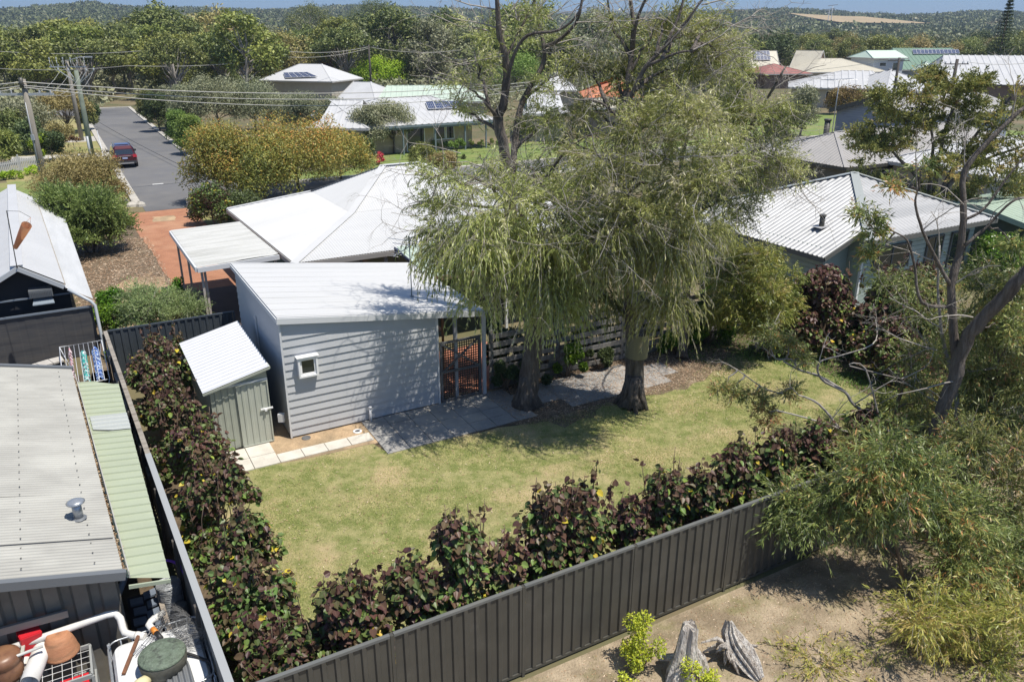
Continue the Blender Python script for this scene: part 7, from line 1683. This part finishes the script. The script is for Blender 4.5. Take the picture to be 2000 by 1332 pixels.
# bleached stump in two weathered pieces
m_stump = M('bleached_wood', (0.60, .56, .50), .9, (0.36, .31, .26), 3.5, 12, (0.16, .13, .11), 1.6, bump=1.0, bscale=9, stretch=(5, 5, .7), lo=.40, hi=.62, lo3=.58, hi3=.68)
def chunk(m, pts, rads, seg=22, rough=.16, groove=9):
    seg = int(seg * 1.7); rough *= 1.7
    P = np.array([V3(p) for p in pts]); n = len(P); R = np.array(rads); T = unit(np.gradient(P, axis=0)); nrm = unit(np.cross(T[0], [0.2, 1, 0.1])); vs = []
    ph = RNG.uniform(0, 6, groove); ang = np.arange(seg) / seg * 2 * math.pi
    rr = 1 + sum(rough / (1 + k * .45) * np.sin(ang * (k * 1 + 2) + ph[k]) for k in range(groove)) * .6 - .10 * (RNG.random(seg) < .22)
    for i in range(n):
        nrm = unit(nrm - T[i] * np.dot(nrm, T[i])); bi = np.cross(T[i], nrm)
        r = R[i] * rr * (1 + RNG.normal(0, .03, seg))
        jag = RNG.normal(0, .035, seg)[:, None] * T[i] if i == n - 1 else 0
        vs.append(P[i] + jag + r[:, None] * (np.cos(ang)[:, None] * nrm + np.sin(ang)[:, None] * bi))
    i = np.arange(n - 1)[:, None] * seg; j = np.arange(seg)[None, :]; j2 = (j + 1) % seg
    m.add(np.vstack(vs), np.stack([i + j, i + j2, i + seg + j2, i + seg + j], -1).reshape(-1, 4))
    base = m.n - n * seg
    m.f.append((np.array([list(range(seg))[::-1]]) + base, np.array([.5]), 0, False)); m.f.append((np.array([list(range((n - 1) * seg, n * seg))]) + base, np.array([.5]), 0, False))
sp = G(1335, 1322, 0); Yq = sp.y
t = thing('tree_stump', 'bleached grey upright tree stump with split flared base at bottom edge', 'stump', sp, 0)
m = MB(); chunk(m, [sp - Vector((0, 0, .08)), sp + Vector((0, 0, .15)), sp + Vector((.01, .03, .42)), sp + Vector((.02, .06, .74)), sp + Vector((.04, .07, .98))], [.32, .27, .20, .155, .135])
chunk(m, [sp + Vector((.10, 0, .55)), sp + Vector((.2, -.02, .35)), sp + Vector((.32, -.06, .1)), sp + Vector((.40, -.1, -.05))], [.08, .12, .10, .07], 12)
chunk(m, [sp + Vector((-.12, 0, .4)), sp + Vector((-.22, -.04, .15)), sp + Vector((-.28, -.1, -.05))], [.06, .08, .05], 10)
chunk(m, [sp + Vector((-.1, .12, .3)), sp + Vector((-.4, .2, .22))], [.05, .04], 8)
m.build('wood', m_stump, t)
sp = G(1432, 1300, 0)
t = thing('fallen_stump', 'fallen gnarled root end of the bleached stump lying right of it', 'stump', sp, 0)
m = MB(); chunk(m, [sp + Vector((.34, -.30, .0)), sp + Vector((.24, -.18, .12)), sp + Vector((.12, -.02, .24)), sp + Vector((.02, .12, .36)), sp + Vector((-.04, .22, .52)), sp + Vector((-.05, .26, .66))], [.08, .14, .17, .16, .11, .05], 18, .28)
for k in range(14):
    th = .9 + k * .36; L_ = RNG.uniform(.22, .5); p0 = V3(sp) + [.0, .1, .28]; p1 = p0 + [math.cos(th) * L_ * .6, math.sin(th) * L_ * .4, RNG.uniform(-.06, .16)]
    p2 = p1 + [math.cos(th + .6) * L_ * .5, math.sin(th + .6) * L_ * .3, RNG.uniform(-.22, .04)]; chunk(m, [p0, p1, p2], [.055, .04, .014], 7, .25)
m.build('wood', m_stump, t)
m = MB(); w0 = G(912, 1325, .02)
dead(m, w0, (.3, .1, .9), .5, .008, 3); tag(m.build('dry_twig', m_deadw), 'bare dry twig standing against the front steel fence near the bottom edge', 'twig')
# ------------------------------------------------------------ middle distance trees read off the photograph
G_ = 'gum trees with orange new leaves along the near side of the street'
pl(448, 396, 228, 86, 'orange tipped gum with tall rounded crown, nearest the street', L_orange, style='bush', low=.2, nclump=44, nleaf=17000, leaf=(.17, .07), group=G_)
pl(585, 376, 216, 122, 'widest orange tipped gum, in the middle behind the white hip roof', L_orange, style='bush', low=.2, nclump=60, nleaf=26000, leaf=(.17, .07), group=G_)
pl(668, 356, 244, 72, 'smaller orange tipped gum at the right end, above the white roof hip', L_orange, style='bush', low=.2, nclump=32, nleaf=11000, leaf=(.17, .07), group=G_)
pl(520, 392, 262, 90, 'low shaded part of orange tipped gum foliage just above the white roof', L_orange, style='bush', nclump=30, nleaf=11000, leaf=(.16, .07), group=G_, tone=.35)
pl(418, 440, 350, 46, 'dark reddish-green shrub at the drive entrance below the orange tipped gum', L_purple, style='bush', nclump=26, nleaf=9000, leaf=(.12, .09), cat='shrub', name='shrub', tone=.6)
pl(470, 432, 372, 50, 'dark green shrub beside the carport roof, under the orange gum', L_dark, style='bush', nclump=24, nleaf=8000, leaf=(.12, .07), cat='shrub', name='shrub')
pl(168, 408, 292, 84, 'golden brown feathery bush behind the big rounded green bush', L_tan, style='bush', nclump=36, nleaf=17000, leaf=(.18, .05), cat='bush', name='bush', droop=.3)
pl(225, 400, 350, 36, 'small tan bush between golden bush and the street corner', L_tan, style='bush', nclump=14, nleaf=4000, leaf=(.15, .05), cat='bush', name='bush')
pl(148, 303, 262, 14, 'pruned small tree with bare forked trunk on the street verge', L_brown, style='umbrella', nclump=4, nleaf=300, leaf=(.18, .1), bark=m_pole)
pl(105, 315, 248, 30, 'dark green shrub behind the nearest power pole', L_dark, style='bush', nclump=16, nleaf=4500, leaf=(.2, .12), cat='shrub', name='shrub')
pl(86, 318, 255, 20, 'yellow-green shrub left of the dark green one near the picket fence', L_lime, style='bush', nclump=12, nleaf=2600, leaf=(.18, .1), cat='shrub', name='shrub', tone=.25)
pl(125, 300, 232, 32, 'dusty pink flowering shrub behind the nearest power pole', L_tan, style='bush', nclump=14, nleaf=3500, leaf=(.18, .1), cat='shrub', name='shrub')
pl(20, 322, 250, 26, 'yellowing palm-like shrub at the left edge above the picket fence', L_olive2, style='bush', nclump=14, nleaf=3500, leaf=(.4, .08), cat='shrub', name='shrub', droop=.4)
pl(55, 300, 225, 40, 'dense dark shrub behind the picket fence', L_dark, style='bush', nclump=16, nleaf=4500, leaf=(.22, .13), cat='shrub', name='shrub')
for i, (px, py) in enumerate(((8, 352), (32, 350), (58, 342), (72, 338), (-14, 356))):
    pl(px, py, py - 17, 13, ['bright lime border plant nearest the left edge', 'bright lime border plant second along the picket fence', 'bright lime border plant third along the picket fence', 'bright lime border plant at the right end of the picket fence', 'lime border plant cut by the frame'][i], L_lime, style='bush', nclump=7, nleaf=700, leaf=(.12, .07), cat='plant', name='border_plant', group='lime border plants along the picket fence')
pl(135, 262, 178, 52, 'brown-green spreading tree behind the green street pole', L_tan, style='umbrella', nclump=30, nleaf=9000, leaf=(.24, .1), tone=.4)
pl(60, 285, 190, 60, 'grey-green tree behind the nearest power pole', L_grey, style='bush', nclump=26, nleaf=8000, leaf=(.24, .11))
pl(12, 292, 200, 50, 'dark olive tree at the left edge of the photo', L_olive, style='bush', nclump=24, nleaf=7000, leaf=(.24, .12))
pl(185, 236, 196, 14, 'small dark tree at the far left corner of the street', L_dark, style='bush', nclump=12, nleaf=2600, leaf=(.25, .14))
pl(172, 256, 205, 22, 'rounded green tree by the far street corner', L_olive, style='bush', nclump=14, nleaf=3500, leaf=(.25, .14))
# hedge trees on the right side of the street
for i, (px, py, pt, hw, mt, lab) in enumerate(((292, 240, 165, 20, L_olive, 'narrow olive tree at the far right kerb of the street'), (312, 258, 168, 24, L_dark, 'dark upright conifer-like shrub by the far right kerb'), (340, 252, 160, 30, L_grey, 'grey-green tree behind the bin'), (352, 280, 205, 24, L_green, 'mid green tree behind the wheelie bin'),
                                             (378, 302, 215, 30, L_green, 'rounded green tree above the street shadows'), (372, 262, 150, 40, L_grey, 'tall grey-green tree right of the bin'), (430, 262, 138, 62, L_grey, 'broad grey-green tree behind the orange gums'), (500, 258, 150, 60, L_grey, 'second broad grey-green tree behind the orange gums'),
                                             (555, 262, 172, 46, L_grey, 'grey-green tree left of the white wing roof'), (600, 274, 172, 50, L_grey, 'loose grey-green tree in front of the white wing roof'), (655, 285, 180, 46, L_grey, 'twiggy grey-green tree in front of white roof gables'),
                                             (720, 306, 190, 44, L_grey, 'weeping grey-green tree left of the verandah'), (770, 300, 184, 52, L_grey, 'tall weeping grey-green tree in front of the limestone house'), (705, 318, 262, 30, L_dark, 'dark leafy shrub under the weeping grey-green tree'))):
    pl(px, py, pt, hw, lab, mt, style='bush', nclump=38, nleaf=11000, leaf=(.20, .075), droop=.5 if mt is L_grey else 0, low=.3 if mt is L_grey else .1)
pl(828, 330, 276, 34, 'golden green bush at the left of the corner lawn', L_olive2, style='bush', nclump=22, nleaf=6000, leaf=(.16, .06), cat='bush', name='bush')
pl(865, 340, 296, 40, 'tan-green bush above the white hip roof ridge', L_tan, style='bush', nclump=22, nleaf=6000, leaf=(.16, .06), cat='bush', name='bush')
pl(742, 322, 294, 10, 'red flowering bush among the grey-green trees', L_pink, style='bush', nclump=8, nleaf=700, leaf=(.14, .08), cat='bush', name='flowering_bush')
pl(893, 309, 266, 17, 'small round lollipop tree standing on the bright green lawn', L_green, style='umbrella', nclump=12, nleaf=2600, leaf=(.14, .07))
pl(906, 311, 301, 6, 'little round bush beside the lollipop tree', L_dark, style='bush', nclump=6, nleaf=500, leaf=(.10, .06), cat='bush', name='bush')
for i, px in enumerate((850, 872, 920, 940, 958, 975)):
    pl(px, 294 - (i * 1.2), 270 - i, 8, ['garden plant left of the verandah door', 'garden plant under the verandah window', 'garden plant right of lollipop tree', 'garden plant by the limestone wall', 'garden plant at the right end of the verandah', 'garden plant at the end of the flower bed'][i], L_green if i % 2 else L_olive2, style='bush', nclump=5, nleaf=400, leaf=(.13, .06), cat='plant', name='garden_plant', group='plants along the verandah bed')
pl(752, 172, 108, 56, 'lime green tree, brightest in the picture, left of the power lines', L_lime, style='bush', nclump=30, nleaf=8000, leaf=(.30, .18))
pl(705, 175, 124, 26, 'lime green tree left of the brightest one', L_lime, style='bush', nclump=18, nleaf=3500, leaf=(.30, .18), tone=.35)
pl(1010, 178, 100, 56, 'light green tree behind the left weeping tree fork', L_green, style='bush', nclump=26, nleaf=7000, leaf=(.3, .16), tone=.7)
pl(575, 152, 64, 30, 'upright green tree above the far solar roof', L_olive, style='bush', nclump=24, nleaf=6000, leaf=(.32, .18))
pl(640, 160, 64, 36, 'rusty brown upright tree right of the far solar roof', L_brown, style='bush', nclump=26, nleaf=7000, leaf=(.32, .18))
pl(750, 118, 55, 15, 'dark conifer behind the lime green tree', L_dark, style='cone', nclump=26, nleaf=3500, leaf=(.4, .2))
pl(605, 120, 2, 56, 'tall gum with open crown against the sky, left of centre', L_olive, style='gum', nclump=26, nleaf=9000, leaf=(.38, .22), bark=m_barkp)
pl(745, 112, -2, 62, 'tallest dense gum against the sky, behind the conifer', L_olive, style='gum', nclump=40, nleaf=16000, leaf=(.38, .22), bark=m_barkp)
for i, (px, pyb, pyt, hw, mt) in enumerate(((500, 186, 150, 26, L_olive), (545, 184, 158, 28, L_grey), (592, 184, 156, 26, L_olive), (636, 186, 152, 26, L_grey), (672, 182, 146, 22, L_dark), (466, 190, 146, 26, L_grey), (425, 192, 138, 28, L_olive2))):
    pl(px, pyb, pyt, hw, ['olive', 'grey-green', 'second olive', 'second grey-green', 'dark', 'outer grey-green', 'yellow-green'][i] + ' tree in the row below the far solar panelled roof', mt, style='bush', nclump=24, nleaf=4500, leaf=(.26, .13), group='trees in a row below the far solar panelled roof')
# right hand side
pl(1562, 268, 158, 40, 'grey-green tree left of the corner lawn, seen through twigs', L_grey, style='bush', nclump=26, nleaf=7000, leaf=(.22, .09))
pl(1520, 300, 190, 36, 'olive tree behind the right edge of the weeping tree', L_olive, style='bush', nclump=22, nleaf=6000, leaf=(.22, .1))
pl(1650, 225, 162, 40, 'reddish brown leaved tree above the blue grey gable', L_brown, style='bush', nclump=26, nleaf=6000, leaf=(.22, .12))
pl(1672, 146, 124, 30, 'golden bush in front of the cream hip roof', L_olive2, style='bush', nclump=18, nleaf=3000, leaf=(.3, .15), cat='bush', name='bush')
pl(1645, 262, 222, 12, 'yellow-green bush behind the flue pipe', L_olive2, style='bush', nclump=8, nleaf=1200, leaf=(.18, .1), cat='bush', name='bush')
pl(1600, 140, 88, 32, 'grey-olive tree between the steep brick gable and cream roofs', L_olive, style='bush', nclump=22, nleaf=5000, leaf=(.3, .16))
t = pl(1948, 440, 395, 42, 'low green garden shrubs behind the pale green house at right', L_green, style='bush', nclump=18, nleaf=4500, leaf=(.14, .08), cat='shrub', name='shrub')
pl(1940, 560, 455, 56, 'dark leafy shrub beside the pale green house at the right edge', L_ivy, style='bush', nclump=22, nleaf=7000, leaf=(.11, .08), cat='shrub', name='shrub', tone=.2)
# the multi stemmed tree behind the silver roof
tb = D(1830, 470, 37); tb = Vector((tb.x, 37, 0)); Ym = 37
t = thing('multi_stemmed_tree', 'multi-stemmed olive and orange tree rising behind the silver corrugated roof', 'tree', tb, 0); w = MB(); c = MB(); tw = MB()
st_ = [[tb, D(1826, 430, Ym), D(1815, 390, Ym), D(1818, 330, Ym), D(1822, 270, Ym), D(1800, 215, Ym)], [tb, D(1815, 400, Ym), D(1790, 345, Ym), D(1755, 310, Ym), D(1730, 280, Ym)], [tb, D(1830, 410, Ym), D(1850, 350, Ym), D(1880, 300, Ym), D(1925, 240, Ym), D(1975, 190, Ym)],
       [tb, D(1795, 390, Ym - .3), D(1770, 352, Ym - .4), D(1740, 335, Ym - .6), D(1720, 340, Ym - .6)], [tb, D(1840, 390, Ym), D(1870, 345, Ym), D(1930, 310, Ym), D(1985, 290, Ym)], [tb, D(1825, 380, Ym), D(1835, 310, Ym), D(1850, 240, Ym), D(1880, 180, Ym)]]
ps = [path(w, q, .17, .04, 8, 4, .02, 1.2) for q in st_]; ap_ = np.vstack(ps)
for (px, py, rx, ry) in ((1700, 300, 34, 26), (1720, 245, 36, 26), (1760, 215, 34, 24), (1790, 175, 30, 20), (1830, 200, 36, 26), (1870, 165, 30, 20), (1700, 345, 30, 20), (1745, 285, 34, 22), (1800, 255, 36, 24), (1860, 235, 38, 26), (1910, 210, 34, 24), (1950, 250, 38, 28), (1985, 210, 34, 28), (1990, 290, 34, 30), (1930, 300, 36, 26), (1880, 290, 36, 24), (1800, 400, 30, 24), (1850, 400, 36, 24), (1890, 380, 34, 26), (1760, 380, 28, 20), (1945, 360, 36, 26), (1985, 370, 30, 26), (1830, 150, 22, 14), (1720, 200, 20, 14), (1680, 270, 16, 14), (1840, 330, 30, 22), (1910, 160, 20, 16)):
    cen = D(px, py, Ym + RNG.uniform(-1.2, 1.0)); s = Ym / F_PX; i = np.linalg.norm(ap_ - V3(cen), axis=1).argmin(); limb(w, ap_[i], cen, .05, .015, .05, 6, 5, .08)
    strands(c, tw, cen, (rx * s, rx * s, ry * s), 110, steps=5, step=.12, leaf=(.15, .055), droop=.03, out=1.0, hang=.05, jit=.6, rb=.03, per=4, twig=.008)
w.build('trunk', m_bark, t); c.build('crown', LEAF('olive_orange_leaf', [(0, (.075, .085, .028)), (.5, (.18, .19, .055)), (.85, (.28, .265, .08)), (1, (.31, .22, .08))]), t); tw.build('twigs', m_bark, t)
# norfolk pine
tp_ = D(1974, 2, 150); t = thing('norfolk_pine', 'tall dark tiered pine standing above the horizon at far right', 'tree', (tp_.x, 150, 0), 0); w = MB(); c = MB(); b_ = Vector((tp_.x, 150, 0)); Ht = tp_.z
w.tube([b_, b_ + Vector((0, 0, Ht))], [.3, .04], 8)
for k in range(20):
    z = Ht * (.25 + .74 * k / 19); R_l = (1 - k / 20) * 2.6 + .25
    for j in range(9):
        a = j * .698 + k * .35; d = V3((math.cos(a), math.sin(a), .12)); n = 46; f = RNG.random(n)[:, None] ** .7
        p = V3(b_) + [0, 0, z] + d * R_l * f + RNG.normal(0, .07, (n, 3)); c.leaves(p, d + RNG.normal(0, .5, (n, 3)), .32, .12, np.clip(RNG.normal(.35, .2, n), 0, 1), up=np.tile([0, 0, 1.], (n, 1)))
w.build('trunk', m_bark, t); c.build('crown', L_dark, t)
for (px, pt, Y, lab) in ((1627, 11, 900, 'tall thin lattice mast with aerial above the right hand horizon'), (1620, 20, 910, 'shorter mast left of the tall aerial mast on the horizon'), (414, 14, 1100, 'thin mast on the left wooded ridge')):
    q = D(px, pt, Y); t = thing('radio_mast', lab, 'mast', (q.x, Y, 0), 0); m = MB(); m.tube([(q.x, Y, 0), (q.x, Y, q.z)], .35, 5); m.build('mast', m_ins, t); m = MB(); m.beam((q.x - 5, Y, q.z - .5), (q.x + 5, Y, q.z + .5), .7); m.beam((q.x - 3, Y, q.z - 3), (q.x + 3, Y, q.z - 3), .5); m.build('aerial_bars', m_ins, t)
for (px, py, Y) in ((357, 43, 1050), (310, 47, 1000), (350, 26, 1300)):
    q = D(px, py, Y); t = thing('hillside_house', {357: 'white roofed house on the left wooded ridge', 310: 'grey roofed house among trees on the left ridge', 350: 'tiny pale house near the top of the left ridge'}[px], 'house', q, 0); m = MB()
    m.wbox(q.x - 7, q.x + 7, Y, Y + 8, q.z - 6, q.z); m.build('wall', m_cwall, t); m = MB(); m.poly([(q.x - 8, Y - 1, q.z), (q.x + 8, Y - 1, q.z), (q.x + 5, Y + 4, q.z + 2.5), (q.x - 5, Y + 4, q.z + 2.5)]); m.poly([(q.x + 8, Y + 9, q.z), (q.x - 8, Y + 9, q.z), (q.x - 5, Y + 4, q.z + 2.5), (q.x + 5, Y + 4, q.z + 2.5)]); m.build('roof', MATS['bright_white_roof'] if px != 310 else m_tau, t)

# ------------------------------------------------------------ the wood beyond the houses: prototypes copied tree by tree
FAR = 'gum trees of the wood beyond the houses'
protos = []
for i, (mt, stl, nc, nl, lf, bk) in enumerate(((L_olive, 'gum', 22, 4200, (.42, .22), m_barkp), (L_olive2, 'gum', 20, 4000, (.42, .22), m_barkp), (L_olive, 'umbrella', 24, 4000, (.42, .22), m_barkp), (L_grey, 'bush', 22, 3800, (.42, .2), m_bark),
                                               (L_olive2, 'bush', 24, 4200, (.42, .22), m_bark), (L_dark, 'bush', 22, 3800, (.40, .22), m_bark), (L_olive, 'bush', 26, 4400, (.42, .22), m_bark), (L_tan, 'bush', 20, 3600, (.40, .18), m_bark), (L_brown, 'gum', 18, 2800, (.42, .2), m_bark))):
    protos.append(plant('gum_tree', 'x', (0, 0, 0), 10, 4.0, mt, style=stl, nclump=nc, nleaf=nl, leaf=lf, bark=bk, group=FAR))
labs = ['olive green gum in the wood', 'yellow-green gum in the wood', 'flat topped olive gum in the wood', 'grey-green tree in the wood', 'bushy yellow-green tree in the wood', 'dark green tree in the wood', 'bushy olive tree in the wood', 'tan-green tree in the wood', 'rusty brown gum in the wood']
pk = [kids(p) for p in protos]; used = [0] * len(protos)
# what must stay in view: (px range, nothing nearer than)
keep = [(-400, 175, 84), (175, 300, 126), (300, 500, 100), (495, 672, 150), (640, 1000, 104), (1000, 1280, 116), (1280, 1450, 60), (1440, 1620, 172), (1560, 1745, 170), (1680, 2100, 184)]
pts = []
def tryplace(px, Y, h, r, kinds, gap=.62):
    for a0, a1, y in keep:
        if a0 - 12 <= px <= a1 + 12 and Y < y: return
    p = D(px, 60, Y)
    a, b = ab(p)
    if -2 < a < 12 and b < 127: return
    if 47 < b < 60 and a > 4: return
    for (x, y, rr) in pts:
        if (x - p.x) ** 2 + (y - p.y) ** 2 < (gap * (r + rr)) ** 2: return
    k = kinds[RNG.integers(len(kinds))]
    s = h / 10; sr = r / 4
    pts.append((p.x, p.y, r))
    loc = (p.x, p.y, 0); rz = RNG.uniform(0, 6.28)
    if used[k] == 0:
        o = protos[k]; o.location = loc; o.rotation_euler = (0, 0, rz); o.scale = (sr, sr, s); o['label'] = labs[k] + ' beyond the houses'
    else: dup(protos[k], loc, rz, (sr, sr, s), labs[k] + ' beyond the houses', FAR, pk[k])
    used[k] += 1
rg = np.random.default_rng(5)
# front line of the wood, then rows behind
rows = [(-80, 500, 118, 160, 170, (0, 1, 2, 6, 4, 1, 0), 8.6, 11.6), (300, 1300, 150, 200, 170, (0, 1, 2, 3, 6, 7, 1), 9.2, 13.0), (-80, 1400, 190, 280, 150, (0, 1, 2, 6, 4), 9.5, 12.5),
        (1280, 1520, 95, 190, 90, (0, 1, 4, 6, 3, 5), 7.5, 11), (1440, 2100, 186, 300, 220, (0, 4, 6, 5, 7, 2), 6.5, 9.2), (-80, 180, 86, 120, 60, (0, 4, 6, 3, 7), 5, 8), (1000, 1300, 118, 160, 70, (0, 4, 6, 3, 7), 6, 9), (300, 640, 104, 150, 80, (3, 4, 6, 7), 5, 8)]
for (x0, x1, y0, y1, n, kd, h0, h1_) in rows:
    for q in range(n):
        if sum(used) > 285: break
        px = rg.uniform(x0, x1); Y = y0 + (y1 - y0) * rg.random() ** 1.3; h = rg.uniform(h0, h1_) * (1.0 + .28 * (rg.random() < .22)); tryplace(px, Y, h, h * rg.uniform(.38, .6), kd)
for k, p in enumerate(protos):
    if used[k] == 0:
        for c_ in pk[k]: bpy.data.objects.remove(c_)
        bpy.data.objects.remove(p)

# shrubby scrub edging the far end of the street and under the wood
def blobs(name, label, cat, X, Y, Zb, R, Hh, mat, per, leafk=.45):
    m = MB(); n = len(X)
    idx = np.repeat(np.arange(n), per); k = len(idx)
    d = unit(RNG.normal(size=(k, 3))); d[:, 2] = np.abs(d[:, 2]) * .9 + .05; u = RNG.random(k)[:, None] ** .3
    lump = 1 + .25 * np.sin(d[:, 0] * 7 + idx) * np.cos(d[:, 1] * 6 + idx * 1.7)
    P = np.stack([X[idx], Y[idx], Zb[idx]], -1) + d * np.stack([R[idx], R[idx], Hh[idx]], -1) * u * lump[:, None]
    tone = RNG.normal(.48, .2, n)[idx]
    up = d * 1.2 + RNG.normal(size=(k, 3)) * .6 + [0, 0, .3]
    L = R[idx] * RNG.uniform(.6, 1.2, k) * leafk
    m.leaves(P, RNG.normal(size=(k, 3)), L, L * .7, np.clip(tone + RNG.normal(0, .12, k), 0, 1), up=up)
    return stuff(m.build(name, mat, loc=(0, float(Y.mean()), 0)), label, cat)
L_far = LEAF('far_canopy', [(0, (.055, .066, .026)), (.35, (.082, .094, .034)), (.6, (.11, .12, .042)), (.85, (.145, .148, .056)), (1, (.16, .13, .07))], trans=.1)
n = 2600; Yf = RNG.uniform(230, 640, n) ; azf = RNG.uniform(-.72, .78, n); Xf = azf * Yf * 1.0
R_ = RNG.uniform(2.4, 5.0, n); zf = np.maximum(hill_h(Xf, Yf), 0); top_ = RNG.uniform(4.2, 7.6, n); 
blobs('near_wood', 'continuous gum wood covering the flat land behind the houses', 'wood', Xf, Yf, zf + top_ * .35, R_, top_ * .65, L_far, 110, .34)
n = 12000; Yf = 560 + 1400 * RNG.random(n) ** .9; azf = RNG.uniform(-.74, .80, n); Xf = azf * Yf
R_ = RNG.uniform(3.5, 8.5, n); zf = hill_h(Xf, Yf); ok = ~((Xf > 335) & (Xf < 450) & (Yf > 885) & (Yf < 1090)); Xf, Yf, R_, zf = Xf[ok], Yf[ok], R_[ok], zf[ok]
blobs('hill_wood', 'far wooded hills with mottled tree canopy along the horizon', 'wood', Xf, Yf, zf + 1.0, R_, RNG.uniform(2.5, 5.0, len(Xf)), L_far, 44, .5)
n = 1500; ps_ = []
while len(ps_) < n:
    px = RNG.uniform(-60, 1500); Y = RNG.uniform(90, 215)
    if any(a0 - 6 <= px <= a1 + 6 and Y < y + 2 for a0, a1, y in keep): continue
    p = D(px, 60, Y); a, b = ab(p)
    if (-2 < a < 12 and b < 127): continue
    ps_.append((p.x, p.y))
ps_ = np.array(ps_); R_ = RNG.uniform(.9, 2.0, n)
blobs('scrub', 'low scrub under the trees beyond the houses', 'scrub', ps_[:, 0], ps_[:, 1], np.full(n, .1), R_, RNG.uniform(1, 2.8, n), L_grey, 45, .42)
# ------------------------------------------------------------ the air between here and the hills
hz = MB(); hz.wbox(-5200, 5400, -60, 7200, -2, 150)
mh_ = bpy.data.materials.new('haze_air'); mh_.use_nodes = True; nt = mh_.node_tree; nt.nodes.clear()
ho = nt.nodes.new('ShaderNodeOutputMaterial'); hv = nt.nodes.new('ShaderNodeVolumePrincipled')
hv.inputs['Color'].default_value = (.62, .76, .95, 1); hv.inputs['Density'].default_value = .00022; hv.inputs['Anisotropy'].default_value = .2
nt.links.new(hv.outputs[0], ho.inputs['Volume'])
o = hz.build('haze', mh_, loc=(0, 0, 0)); o['kind'] = 'stuff'; o['label'] = 'thin blue air haze before the far hills'; o['category'] = 'haze'
scene.cycles.volume_step_rate = 20; scene.cycles.volume_max_steps = 16; scene.cycles.volume_bounces = 0
